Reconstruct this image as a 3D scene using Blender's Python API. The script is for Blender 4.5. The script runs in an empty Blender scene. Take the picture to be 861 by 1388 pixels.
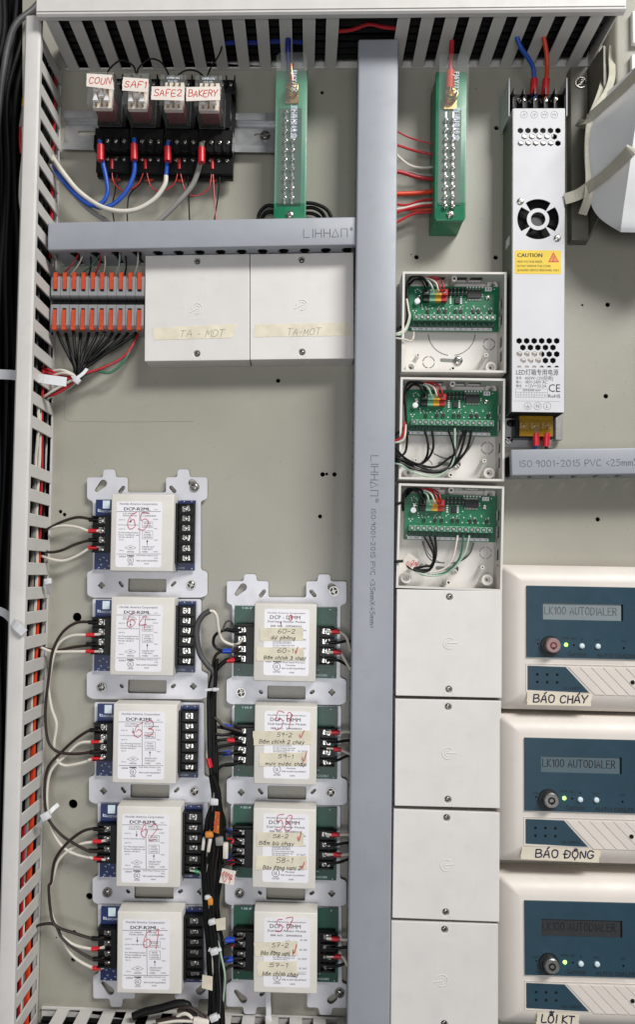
import bpy, bmesh, math, random
from mathutils import Vector, Matrix
R = math.radians
rnd = random.Random(7)
scene = bpy.context.scene
COL = scene.collection

# ------------------------------------------------------------------ camera
PW, PH = 861.0, 1388.0            # size of the photograph, used to turn its pixels into directions
FPX = 1050.0                      # focal length in photograph pixels
DIST = 0.724                      # lens to mounting panel, metres
PX, PY = 430.5 - 55, 694 + 31     # principal point (the photograph is cropped a little off centre)
YAW, PITCH, ROLL = R(2.2), R(3.0), R(0.8)
CAMM = Matrix.Rotation(YAW, 3, 'Z') @ Matrix.Rotation(R(90) + PITCH, 3, 'X') @ Matrix.Rotation(ROLL, 3, 'Z')
cd = bpy.data.cameras.new('camera'); cam = bpy.data.objects.new('camera', cd); COL.objects.link(cam)
cam.matrix_world = Matrix.Translation((0, -DIST, 0)) @ CAMM.to_4x4()
cd.sensor_fit = 'VERTICAL'; cd.sensor_height = 36; cd.lens = 36 * FPX / PH
cd.shift_x = 55 / PH; cd.shift_y = 31 / PH
cd.clip_start = 0.01; cd.clip_end = 50
scene.camera = cam
# ------------------------------------------------------------------ light: a room, so lamps and no sky
w = bpy.data.worlds.new('World'); scene.world = w; w.use_nodes = True
w.node_tree.nodes['Background'].inputs[0].default_value = (0.93, 0.96, 1.0, 1)
w.node_tree.nodes['Background'].inputs[1].default_value = 0.10
def area(name, loc, target, sx, sy, power, color):
    l = bpy.data.lights.new(name, 'AREA'); l.shape = 'RECTANGLE'; l.size = sx; l.size_y = sy
    l.energy = power; l.color = color
    o = bpy.data.objects.new(name, l); COL.objects.link(o); o.location = loc
    o.rotation_euler = (Vector(target) - Vector(loc)).to_track_quat('-Z', 'Y').to_euler()
    return o
area('ceiling_lamp', (1.2, -1.65, 1.75), (0.0, 0, -0.1), 1.2, 0.5, 60, (1.0, 0.985, 0.96))
area('fill_lamp', (-0.1, -2.3, -0.35), (0, 0, 0.1), 1.1, 0.8, 13, (0.97, 0.98, 1.0))  # added frontal fill standing in for bounced light, no actual lamp
scene.view_settings.view_transform = 'Standard'; scene.view_settings.look = 'None'
scene.view_settings.exposure = 0.24; scene.view_settings.gamma = 1.0
scene.view_settings.use_curve_mapping = False

# ------------------------------------------------------------------ pixels to positions
def P(u, v, d=0.0):
    """point of the photograph at depth d (mm in front of the panel), in world metres"""
    ray = CAMM @ Vector(((u - PX) / FPX, -(v - PY) / FPX, -1))
    t = (DIST - d * 0.001) / ray.y
    return Vector((0, -DIST, 0)) + ray * t
def span(a, b, d):                # distance in mm between two pixels at one depth
    return (P(*a, d) - P(*b, d)).length * 1000
def ang(a, b, d):                 # in-plane angle of the line a-b (counter-clockwise for the viewer)
    q = P(*b, d) - P(*a, d); return math.atan2(q.z, q.x)

# ------------------------------------------------------------------ materials
def lin(h):
    c = [int(h[i:i + 2], 16) / 255 for i in (0, 2, 4)]
    return tuple(x / 12.92 if x <= .04045 else ((x + .055) / 1.055) ** 2.4 for x in c) + (1,)
MATS = {}
def mat(name, hexc, rough=.5, metal=0., var=.06, vscale=120., bump=.0, bscale=900., spec=.5, alpha=1., emit=0., coat=0., wear=0., rand=.02):
    m = bpy.data.materials.new(name); m.use_nodes = True
    nt = m.node_tree; N = nt.nodes; L = nt.links; b = N['Principled BSDF']
    b.inputs['Base Color'].default_value = lin(hexc); b.inputs['Roughness'].default_value = rough
    b.inputs['Metallic'].default_value = metal; b.inputs['Specular IOR Level'].default_value = spec
    if coat: b.inputs['Coat Weight'].default_value = coat
    tc = N.new('ShaderNodeTexCoord')
    if var:
        n1 = N.new('ShaderNodeTexNoise'); n1.inputs['Scale'].default_value = vscale; n1.inputs['Detail'].default_value = 5
        L.new(tc.outputs['Object'], n1.inputs['Vector'])
        mr = N.new('ShaderNodeMapRange'); mr.inputs['From Min'].default_value = .3; mr.inputs['From Max'].default_value = .7
        mr.inputs['To Min'].default_value = 1 - var; mr.inputs['To Max'].default_value = 1 + var
        L.new(n1.outputs['Fac'], mr.inputs['Value'])
        mx = N.new('ShaderNodeVectorMath'); mx.operation = 'SCALE'; mx.inputs[0].default_value = lin(hexc)[:3]
        oi = N.new('ShaderNodeObjectInfo'); rr = N.new('ShaderNodeMapRange'); rr.inputs['To Min'].default_value = 1 - rand; rr.inputs['To Max'].default_value = 1 + rand
        L.new(oi.outputs['Random'], rr.inputs['Value']); ml = N.new('ShaderNodeMath'); ml.operation = 'MULTIPLY'
        L.new(mr.outputs[0], ml.inputs[0]); L.new(rr.outputs[0], ml.inputs[1]); last = ml.outputs[0]
        if wear:                               # scuffs in two directions and grey handling smudges
            for k_, (sx, sy) in enumerate(((26, 900), (700, 20), (60, 60))):
                mp = N.new('ShaderNodeMapping'); mp.inputs['Scale'].default_value = (sx, sy, 60); mp.inputs['Rotation'].default_value = (0, 0, .25 * k_ - .2)
                ns = N.new('ShaderNodeTexNoise'); ns.inputs['Scale'].default_value = 1; ns.inputs['Detail'].default_value = 3 + 3 * (k_ == 2)
                L.new(tc.outputs['Object'], mp.inputs['Vector']); L.new(mp.outputs[0], ns.inputs['Vector'])
                w2 = N.new('ShaderNodeMapRange'); w2.inputs['From Min'].default_value = .66 if k_ < 2 else .55; w2.inputs['From Max'].default_value = .74
                w2.inputs['To Min'].default_value = 1; w2.inputs['To Max'].default_value = 1 + wear if k_ == 0 else 1 - wear
                L.new(ns.outputs['Fac'], w2.inputs['Value']); m2 = N.new('ShaderNodeMath'); m2.operation = 'MULTIPLY'
                L.new(last, m2.inputs[0]); L.new(w2.outputs[0], m2.inputs[1]); last = m2.outputs[0]
        L.new(last, mx.inputs['Scale']); L.new(mx.outputs[0], b.inputs['Base Color'])
        r2 = N.new('ShaderNodeMapRange'); r2.inputs['To Min'].default_value = max(.03, rough - .08); r2.inputs['To Max'].default_value = min(1, rough + .1)
        n2 = N.new('ShaderNodeTexNoise'); n2.inputs['Scale'].default_value = vscale * 2.3; n2.inputs['Detail'].default_value = 4
        L.new(tc.outputs['Object'], n2.inputs['Vector']); L.new(n2.outputs['Fac'], r2.inputs['Value']); L.new(r2.outputs[0], b.inputs['Roughness'])
    if bump:
        n3 = N.new('ShaderNodeTexNoise'); n3.inputs['Scale'].default_value = bscale; n3.inputs['Detail'].default_value = 2
        L.new(tc.outputs['Object'], n3.inputs['Vector'])
        bp = N.new('ShaderNodeBump'); bp.inputs['Strength'].default_value = bump; bp.inputs['Distance'].default_value = .0004
        L.new(n3.outputs['Fac'], bp.inputs['Height']); L.new(bp.outputs[0], b.inputs['Normal'])
    if alpha < 1:
        b.inputs['Alpha'].default_value = alpha
    if emit:
        b.inputs['Emission Color'].default_value = lin(hexc); b.inputs['Emission Strength'].default_value = emit
    MATS[name] = m
    return m
# painted steel of the panel: hammered grain and faint grime
def panel_mat():
    m = mat('panel_paint', 'a09d91', .34, var=.08, vscale=9, bump=.0)
    nt = m.node_tree; N = nt.nodes; L = nt.links; b = N['Principled BSDF']; tc = [n for n in N if n.type == 'TEX_COORD'][0]
    a = N.new('ShaderNodeTexNoise'); a.inputs['Scale'].default_value = 1300; a.inputs['Detail'].default_value = 1.5
    v = N.new('ShaderNodeTexNoise'); v.inputs['Scale'].default_value = 170; v.inputs['Detail'].default_value = 2
    ad = N.new('ShaderNodeMath'); ad.operation = 'MULTIPLY_ADD'; ad.inputs[1].default_value = .22
    L.new(tc.outputs['Object'], a.inputs['Vector']); L.new(tc.outputs['Object'], v.inputs['Vector'])
    L.new(v.outputs['Fac'], ad.inputs[0]); L.new(a.outputs['Fac'], ad.inputs[2])
    bp = N.new('ShaderNodeBump'); bp.inputs['Strength'].default_value = .26; bp.inputs['Distance'].default_value = .0006
    L.new(ad.outputs[0], bp.inputs['Height']); L.new(bp.outputs[0], b.inputs['Normal'])
    # smudges and fine specks
    g = N.new('ShaderNodeTexNoise'); g.inputs['Scale'].default_value = 26; g.inputs['Detail'].default_value = 7; g.inputs['Roughness'].default_value = .7
    L.new(tc.outputs['Object'], g.inputs['Vector'])
    gr = N.new('ShaderNodeMapRange'); gr.inputs['From Min'].default_value = .62; gr.inputs['From Max'].default_value = .8
    gr.inputs['To Min'].default_value = 1; gr.inputs['To Max'].default_value = .80
    L.new(g.outputs['Fac'], gr.inputs['Value'])
    sc = N.new('ShaderNodeVectorMath'); sc.operation = 'SCALE'
    src = b.inputs['Base Color'].links[0].from_socket
    L.new(src, sc.inputs[0]); L.new(gr.outputs[0], sc.inputs['Scale']); L.new(sc.outputs[0], b.inputs['Base Color'])
    # specks of dirt and filings
    vo = N.new('ShaderNodeTexVoronoi'); vo.inputs['Scale'].default_value = 95; L.new(tc.outputs['Object'], vo.inputs['Vector'])
    vr = N.new('ShaderNodeMapRange'); vr.inputs['From Min'].default_value = .035; vr.inputs['From Max'].default_value = .06; vr.inputs['To Min'].default_value = .62; vr.inputs['To Max'].default_value = 1
    L.new(vo.outputs['Distance'], vr.inputs['Value'])
    s3 = N.new('ShaderNodeVectorMath'); s3.operation = 'SCALE'; L.new(sc.outputs[0], s3.inputs[0]); L.new(vr.outputs[0], s3.inputs['Scale']); L.new(s3.outputs[0], b.inputs['Base Color'])
    return m
panel_mat()
mat('duct_white', 'd3d0cc', .5, var=.05, vscale=40, bump=.05, bscale=500, wear=.05)
mat('duct_grey', '9ca0a7', .42, var=.035, vscale=30, bump=.06, bscale=700, wear=.055)
mat('box_white', 'dfdbd7', .45, wear=.045, rand=.03, var=.03, vscale=35, bump=.10, bscale=1500)
mat('box_inside', 'd9d5cf', .5, var=.03, vscale=35, bump=.08, bscale=1500)
mat('cover_cream', 'dfdbd3', .45, wear=.05, rand=.035, var=.03, vscale=50, bump=.10, bscale=1500)
mat('dialer_cream', 'ddd5cc', .42, wear=.04, var=.03, vscale=30, bump=.10, bscale=1500)
mat('dialer_blue', '284452', .35, var=.07, vscale=60, bump=.05, bscale=1200)
mat('steel_plate', 'd0d0d6', .36, wear=.06, metal=.12, var=.05, vscale=40, bump=.03)
mat('label_white', 'f0eef2', .4, var=.02, vscale=60)
mat('tape', 'e0d8c2', .6, var=.10, vscale=90, bump=.25, bscale=600)
mat('tape_pale', 'ddd3bf', .6, var=.08, vscale=90, bump=.25, bscale=600)
mat('tape_grey', 'b4b0a0', .6, var=.10, vscale=70, bump=.3, bscale=500)
mat('tag_white', 'e6dcd2', .6, var=.06, vscale=90, bump=.2, bscale=600)
mat('pcb_blue', '14275c', .38, var=.10, vscale=400)
mat('pcb_green', '0d4a38', .38, var=.10, vscale=400)
mat('pcb_bright', '0e6b46', .36, var=.14, vscale=500)
mat('black_plastic', '0b0b0c', .4, var=.12, vscale=200, spec=.3)
mat('black_rubber', '080809', .5, var=.2, vscale=150, spec=.3)
mat('brown_wire', '2a1c16', .45, var=.15, vscale=150)
mat('white_wire', 'd8d2c6', .42, var=.05, vscale=150)
mat('grey_wire', '8d8a86', .5, var=.08, vscale=150)
mat('dark_grey_wire', '4a4a4b', .5, var=.1, vscale=150)
mat('red_wire', 'b3212a', .4, var=.1, vscale=150)
mat('orange_wire', 'd8421f', .42, var=.1, vscale=150)
mat('blue_wire', '1f4fae', .4, var=.1, vscale=150)
mat('navy_wire', '1c2a78', .4, var=.1, vscale=150)
mat('green_wire', '2f6d52', .42, var=.1, vscale=150)
mat('pale_green_wire', 'a9c0ac', .42, var=.1, vscale=150)
mat('red_sleeve', 'c9202c', .35, var=.06, vscale=200)
mat('blue_sleeve', '1d44b4', .35, var=.06, vscale=200)
mat('green_sleeve', '1c8a4c', .35, var=.06, vscale=200)
mat('green_plastic', '1f7a56', .34, var=.06, vscale=90)
mat('terminal_green', '6fa888', .42, var=.06, vscale=200)
mat('terminal_dark_green', '174636', .42, var=.06, vscale=200)
mat('orange_lever', 'c94a26', .4, var=.06, vscale=200)
mat('wago_grey', '8f8f91', .45, var=.05, vscale=200)
mat('metal', 'b4b2ad', .27, metal=1., var=.14, vscale=700)
mat('metal_dull', 'a9a7a4', .38, metal=1., var=.14, vscale=500)
mat('screw_dark', '8f8c88', .3, metal=1., var=.15, vscale=700)
mat('aluminium', 'd6d6d9', .55, metal=.0, var=.03, vscale=40, bump=.02, spec=.18)
mat('zinc', 'b4b5b6', .36, metal=.85, var=.10, vscale=60)
mat('copper', 'c07a5c', .3, metal=1., var=.1, vscale=600)
mat('brass', 'b99b62', .3, metal=1., var=.1, vscale=600)
mat('cavity', '060606', .9, var=0)  # near-black that carries the darkness of hollows in its colour
mat('ink_black', '17161a', .6, var=0)
mat('ink_grey', '56575c', .6, var=0)
mat('pencil_faint', '857f75', .6, var=0)
mat('ink_pencil', '77706a', .6, var=0)
mat('ink_white', 'd5dde8', .6, var=0)
mat('ink_red', 'c4224a', .5, var=0)
mat('ink_red_marker', 'c2262a', .5, var=0)
mat('ink_navy', '120f3a', .5, var=0)
mat('yellow_sticker', 'e3c21c', .4, var=.04, vscale=60)
mat('yellow_plastic', 'd8a52a', .35, var=.05, vscale=100)
mat('amber', 'e0ae2a', .25, var=.08, vscale=200, alpha=.24)
mat('red_plastic', 'b5202a', .38, var=.06, vscale=200)
mat('relay_red', '6e2a2c', .4, var=.1, vscale=300)
mat('orange_glow', 'd9532b', .35, var=.05, vscale=300)
mat('clear_plastic', 'dfe6e2', .10, var=0, alpha=.06, spec=.6)
mat('smoke_plastic', 'd3d8d4', .10, var=0, alpha=.10, spec=.9)
mat('lock_face', 'ab8f8d', .35, metal=.4, var=.05)
mat('loom_black', '0a0a0b', .6, var=.2, vscale=150, spec=.25)
mat('lcd_grey', '868f92', .25, var=.04, vscale=60)
mat('lcd_dim', '5a6a72', .25, var=.04, vscale=60)
mat('lcd_off', '37393a', .25, var=.04, vscale=60)
mat('led_green', '8cff5a', .3, var=0, emit=3.0)
mat('button_white', 'd3e2e8', .35, var=.03)
mat('zip_white', 'd5d5d8', .4, var=.04, vscale=100)
mat('orange_tag', 'd78a33', .5, var=.08, vscale=100)
mat('bracket', '6d6b60', .45, var=.05, vscale=60, bump=.08, bscale=700)  # darkened base colour: the shade on the bracket is painted in
mat('cabinet_paint', '9a978c', .5, var=.05, vscale=40, bump=.1, bscale=700)
mat('foam_white', 'e4e3e0', .55, var=.05, vscale=80, bump=.5, bscale=420)
mat('cover_blue_white', 'e3e3e4', .35, var=.03, vscale=30, bump=.05, bscale=900)
mat('chip_black', '141518', .45, var=.1, vscale=300)
mat('heatsink', '7b8079', .4, metal=.5, var=.05, vscale=60)

# ------------------------------------------------------------------ mesh builder (millimetres, x right, y up, z towards the viewer)
class MB:
    def __init__(s): s.v = []; s.f = []
    def add(s, vs, fs):
        o = len(s.v); s.v += [tuple(q) for q in vs]; s.f += [tuple(i + o for i in f) for f in fs]; return s
    def box(s, x0, x1, y0, y1, z0, z1):
        vs = [(x, y, z) for z in (z0, z1) for y in (y0, y1) for x in (x0, x1)]
        return s.add(vs, [(0, 2, 3, 1), (4, 5, 7, 6), (0, 1, 5, 4), (2, 6, 7, 3), (0, 4, 6, 2), (1, 3, 7, 5)])
    def frus(s, a, b, z0, z1):        # a, b = (x0,x1,y0,y1) at z0 and z1
        vs = [(x, y, z) for (q, z) in ((a, z0), (b, z1)) for y in q[2:] for x in q[:2]]
        return s.add(vs, [(0, 2, 3, 1), (4, 5, 7, 6), (0, 1, 5, 4), (2, 6, 7, 3), (0, 4, 6, 2), (1, 3, 7, 5)])
    def prism(s, poly, z0, z1):
        if sum(poly[i][0] * poly[(i + 1) % len(poly)][1] - poly[(i + 1) % len(poly)][0] * poly[i][1] for i in range(len(poly))) < 0: poly = poly[::-1]
        n = len(poly)
        vs = [(x, y, z0) for x, y in poly] + [(x, y, z1) for x, y in poly]
        return s.add(vs, [tuple(range(n))[::-1], tuple(range(n, 2 * n))] + [(i, (i + 1) % n, n + (i + 1) % n, n + i) for i in range(n)])
    def cyl(s, x, y, z0, z1, r, n=16, r1=None):
        r1 = r if r1 is None else r1
        c = [(math.cos(2 * math.pi * i / n), math.sin(2 * math.pi * i / n)) for i in range(n)]
        vs = [(x + r * a, y + r * b, z0) for a, b in c] + [(x + r1 * a, y + r1 * b, z1) for a, b in c]
        return s.add(vs, [tuple(range(n))[::-1], tuple(range(n, 2 * n))] + [(i, (i + 1) % n, n + (i + 1) % n, n + i) for i in range(n)])
    def ring(s, x, y, z0, z1, r0, r1, n=24, a0=0., a1=360.):
        full = abs(a1 - a0) >= 359.9; k = n if full else n + 1
        c = [(math.cos(R(a0 + (a1 - a0) * i / n)), math.sin(R(a0 + (a1 - a0) * i / n))) for i in range(k)]
        vs = []
        for a, b in c: vs += [(x + r0 * a, y + r0 * b, z0), (x + r1 * a, y + r1 * b, z0), (x + r1 * a, y + r1 * b, z1), (x + r0 * a, y + r0 * b, z1)]
        fs = []
        for i in range(n):
            p = 4 * i; q = 4 * ((i + 1) % k)
            fs += [(p + 3, p + 2, q + 2, q + 3), (p + 2, p + 1, q + 1, q + 2), (p + 1, p, q, q + 1), (p, p + 3, q + 3, q)]
        if not full: fs += [(0, 1, 2, 3), (4 * n + 3, 4 * n + 2, 4 * n + 1, 4 * n)]
        return s.add(vs, fs)
    def dome(s, x, y, z, r, h, n=16, m=4):
        vs = []; fs = []
        for j in range(m):
            a = math.pi / 2 * j / m
            vs += [(x + r * math.cos(a) * math.cos(2 * math.pi * i / n), y + r * math.cos(a) * math.sin(2 * math.pi * i / n), z + h * math.sin(a)) for i in range(n)]
        vs.append((x, y, z + h))
        for j in range(m - 1): fs += [(j * n + i, j * n + (i + 1) % n, (j + 1) * n + (i + 1) % n, (j + 1) * n + i) for i in range(n)]
        fs += [((m - 1) * n + i, (m - 1) * n + (i + 1) % n, m * n) for i in range(n)]
        fs.append(tuple(range(n))[::-1])
        return s.add(vs, fs)
    def tube(s, pts, r, n=7, sub=5, ry=None):
        pts = [Vector(p) for p in pts]
        if sub > 1 and len(pts) > 2: pts = catmull(pts, sub)
        rs = r if isinstance(r, (list, tuple)) else [r] * len(pts)
        prev = None; vs = []; fs = []
        for i, p in enumerate(pts):
            t = (pts[min(i + 1, len(pts) - 1)] - pts[max(i - 1, 0)])
            t = t.normalized() if t.length > 1e-9 else Vector((0, 1, 0))
            if prev is None:
                a = Vector((0, 0, 1)) if abs(t.z) < .9 else Vector((1, 0, 0)); nx = t.cross(a).normalized()
            else:
                nx = (prev - t * prev.dot(t)); nx = nx.normalized() if nx.length > 1e-6 else t.orthogonal().normalized()
            prev = nx; ny = t.cross(nx)
            for k in range(n):
                a = 2 * math.pi * k / n
                vs.append(p + nx * (rs[i] * math.cos(a)) + ny * ((ry or rs[i]) * math.sin(a)))
        for i in range(len(pts) - 1): fs += [(i * n + k, i * n + (k + 1) % n, (i + 1) * n + (k + 1) % n, (i + 1) * n + k) for k in range(n)]
        fs += [tuple(range(n))[::-1], tuple(range((len(pts) - 1) * n, len(pts) * n))]
        return s.add(vs, fs)
    def ribbon(s, pts, wd, z):            # flat pen stroke
        pts = [Vector((p[0], p[1])) for p in pts]
        if len(pts) == 1: pts = [pts[0], pts[0] + Vector((wd * .6, 0))]
        vs = []; n = len(pts)
        for i, p in enumerate(pts):
            a = pts[max(i - 1, 0)]; b = pts[min(i + 1, n - 1)]; t = (b - a)
            t = t.normalized() if t.length > 1e-9 else Vector((1, 0))
            q = p.copy()
            if i == 0: q -= t * wd * .4
            if i == n - 1: q += t * wd * .4
            nn = Vector((-t.y, t.x)) * wd / 2
            vs += [(q.x - nn.x, q.y - nn.y, z), (q.x + nn.x, q.y + nn.y, z)]
        return s.add(vs, [(2 * i, 2 * i + 2, 2 * i + 3, 2 * i + 1) for i in range(n - 1)])
    def sheet(s, outer, holes, z0, z1):   # plate with real openings
        c = bpy.data.curves.new('t', 'CURVE'); c.dimensions = '2D'; c.fill_mode = 'BOTH'; c.extrude = (z1 - z0) / 2
        for poly in [outer] + list(holes):
            sp = c.splines.new('POLY'); sp.points.add(len(poly) - 1); sp.use_cyclic_u = True
            for pt, q in zip(sp.points, poly): pt.co = (q[0], q[1], 0, 1)
        return s._curve(c, lambda q: (q.x, q.y, q.z + (z0 + z1) / 2))
    def _curve(s, c, fn):
        o = bpy.data.objects.new('t', c); COL.objects.link(o)
        dg = bpy.context.evaluated_depsgraph_get(); e = o.evaluated_get(dg); me = e.to_mesh()
        s.add([fn(q.co) for q in me.vertices], [tuple(p.vertices) for p in me.polygons])
        e.to_mesh_clear(); bpy.data.objects.remove(o); bpy.data.curves.remove(c); return s
    def text(s, body, x, y, size, z=0., bold=0., align='CENTER', width=None, rot=0., res=2, slant=0.):
        key = (body, res)
        if key not in TXT:
            c = bpy.data.curves.new('t', 'FONT'); c.body = body; c.size = 1; c.resolution_u = res; c.fill_mode = 'FRONT'
            m = MB(); m._curve(c, lambda q: (q.x, q.y, 0)); TXT[key] = m
        m = TXT[key]
        if not m.v: return s
        xs = [q[0] for q in m.v]; x0, x1 = min(xs), max(xs)
        sx = size if width is None else width / max(1e-6, x1 - x0)
        off = {'CENTER': -(x0 + x1) / 2, 'LEFT': -x0, 'RIGHT': -x1}[align]
        cr, sr = math.cos(rot), math.sin(rot)
        for j, dx in enumerate((0,) if bold < .005 else (-.6, .6) if bold < .02 else (-1, 0, 1)):   # bold: overprinted copies
            vs = []
            for q in m.v:
                a = (q[0] + off + slant * q[1]) * sx + dx * bold * size; b = (q[1] - .34) * size
                vs.append((x + a * cr - b * sr, y + a * sr + b * cr, z + j * .008))
            s.add(vs, m.f)
        return s
    def build(s, name, material, parent=None, loc=(0, 0, 0), bev=0., seg=2, smooth=None, at=None, rot=0.):
        me = mesh_of(s, bev, seg, smooth, name)
        return place(name, me, material, parent, loc, at, rot)
TXT = {}
def catmull(pts, sub):
    out = []
    for i in range(len(pts) - 1):
        p0 = pts[max(i - 1, 0)]; p1 = pts[i]; p2 = pts[i + 1]; p3 = pts[min(i + 2, len(pts) - 1)]
        for k in range(sub):
            t = k / sub
            out.append(0.5 * ((2 * p1) + (p2 - p0) * t + (2 * p0 - 5 * p1 + 4 * p2 - p3) * t * t + (3 * p1 - p0 - 3 * p2 + p3) * t ** 3))
    out.append(pts[-1]); return out
def mesh_of(s, bev=0., seg=2, smooth=None, name='mesh'):
    me = bpy.data.meshes.new(name)
    me.from_pydata([(q[0] * .001, q[1] * .001, q[2] * .001) for q in s.v], [], s.f)
    if bev:
        bm = bmesh.new(); bm.from_mesh(me)
        bmesh.ops.remove_doubles(bm, verts=bm.verts, dist=1e-6)
        ed = [e for e in bm.edges if len(e.link_faces) == 2 and e.calc_face_angle(0) > .5]
        bmesh.ops.bevel(bm, geom=ed, offset=bev * .001, segments=seg, profile=.5, affect='EDGES', clamp_overlap=True)
        bm.to_mesh(me); bm.free()
    me.update()
    sm = smooth if smooth is not None else bool(bev)
    if sm:
        me.polygons.foreach_set('use_smooth', [True] * len(me.polygons))
        try: me.set_sharp_from_angle(angle=R(38))
        except Exception: pass
    return me
def place(name, me, material, parent=None, loc=(0, 0, 0), at=None, rot=0.):
    if material is not None and not me.materials: me.materials.append(MATS[material])
    o = bpy.data.objects.new(name, me); COL.objects.link(o)
    if parent is not None:
        o.parent = parent; o.location = tuple(c * .001 for c in loc)
        if rot: o.rotation_euler = (0, 0, rot)
    else:
        o.location = at if at is not None else (0, 0, 0); o.rotation_euler = (R(90), -rot, 0)
    return o
def tag(o, label, cat, group=None):
    o['label'] = label; o['category'] = cat
    if group: o['group'] = group
    return o
def thing(name, label, cat, at, rot=0., group=None):
    o = bpy.data.objects.new(name, None); COL.objects.link(o); o.empty_display_size = .01
    o.location = at; o.rotation_euler = (R(90), -rot, 0)
    return tag(o, label, cat, group)
def rrect(x0, x1, y0, y1, r, n=4):
    out = []
    for cx, cy, a in ((x1 - r, y1 - r, 0), (x0 + r, y1 - r, 90), (x0 + r, y0 + r, 180), (x1 - r, y0 + r, 270)):
        out += [(cx + r * math.cos(R(a + 90 * i / n)), cy + r * math.sin(R(a + 90 * i / n))) for i in range(n + 1)]
    return out
def circ(x, y, r, n=20, a0=0.): return [(x + r * math.cos(R(a0) + 2 * math.pi * i / n), y + r * math.sin(R(a0) + 2 * math.pi * i / n)) for i in range(n)]
def slot(x0, y0, x1, y1, r, n=6, r1=None):
    a = math.degrees(math.atan2(y1 - y0, x1 - x0)); r1 = r1 or r
    return [(x1 + r1 * math.cos(R(a - 90 + 180 * i / n)), y1 + r1 * math.sin(R(a - 90 + 180 * i / n))) for i in range(n + 1)] + \
           [(x0 + r * math.cos(R(a + 90 + 180 * i / n)), y0 + r * math.sin(R(a + 90 + 180 * i / n))) for i in range(n + 1)]
def roundpoly(pts, r, n=3):               # corners rounded by radius r
    out = []; k = len(pts)
    for i in range(k):
        p = Vector(pts[i]); a = Vector(pts[i - 1]) - p; b = Vector(pts[(i + 1) % k]) - p
        d = min(r, a.length * .48, b.length * .48); a = a.normalized() * d; b = b.normalized() * d
        for j in range(n + 1):
            t = j / n; q = p + a * (1 - t) ** 2 + b * t ** 2; out.append((q.x, q.y))
    return out

# shared little hardware ------------------------------------------------------
def tape_poly(c, jit=.4, seed=0):          # tape torn at both short ends
    q = random.Random(seed + len(c)); out = []
    for i in range(4):
        a, b = Vector(c[i]), Vector(c[(i + 1) % 4]); out.append(tuple(a))
        if i in (1, 3):
            d = (b - a); nn = Vector((-d.y, d.x)).normalized()
            for k in range(1, 7): p = a + d * (k / 7) + nn * q.uniform(-jit, jit); out.append((p.x, p.y))
    return out
def screw_mesh(r, h, n=16, washer=0.):
    m = MB()
    if washer: m.ring(0, 0, 0, h * .35, r * .6, washer, n)
    # pan head: a low disc carrying four domed quadrants, so that the cross recess is a real gap
    m.cyl(0, 0, 0, h * .22, r, n); g = r * .13
    for k in range(4):
        a0 = 90 * k; ca, sa = math.cos(R(a0)), math.sin(R(a0)); vs = []; fs = []
        for (f, z) in ((.99, .2), (.97, .55), (.84, .82), (.55, .97)):
            q = [(r * f * math.cos(R(t_)), r * f * math.sin(R(t_))) for t_ in (0, 22.5, 45, 67.5, 90)]
            q = [(max(x, g), max(y, g)) for x, y in q]
            vs += [(x * ca - y * sa, x * sa + y * ca, h * z) for x, y in [(g, g)] + q]
        for j in range(3): fs += [(j * 6 + i, j * 6 + (i + 1) % 6, (j + 1) * 6 + (i + 1) % 6, (j + 1) * 6 + i) for i in range(6)]
        fs += [tuple(range(18, 24))]
        m.add(vs, fs)
    return m
SCR = {}
def screw(parent, x, y, z, r=2.4, h=1.6, material='screw_dark', washer=0., name='screw', rot=None):
    k = (round(r, 2), round(h, 2), material, round(washer, 2))
    if k not in SCR: SCR[k] = mesh_of(screw_mesh(r, h, 14, washer), smooth=True)
    o = place(name, SCR[k], material, parent, (x, y, z)); o.rotation_euler[2] = rnd.uniform(0, 1.5) if rot is None else rot
    return o

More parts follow.
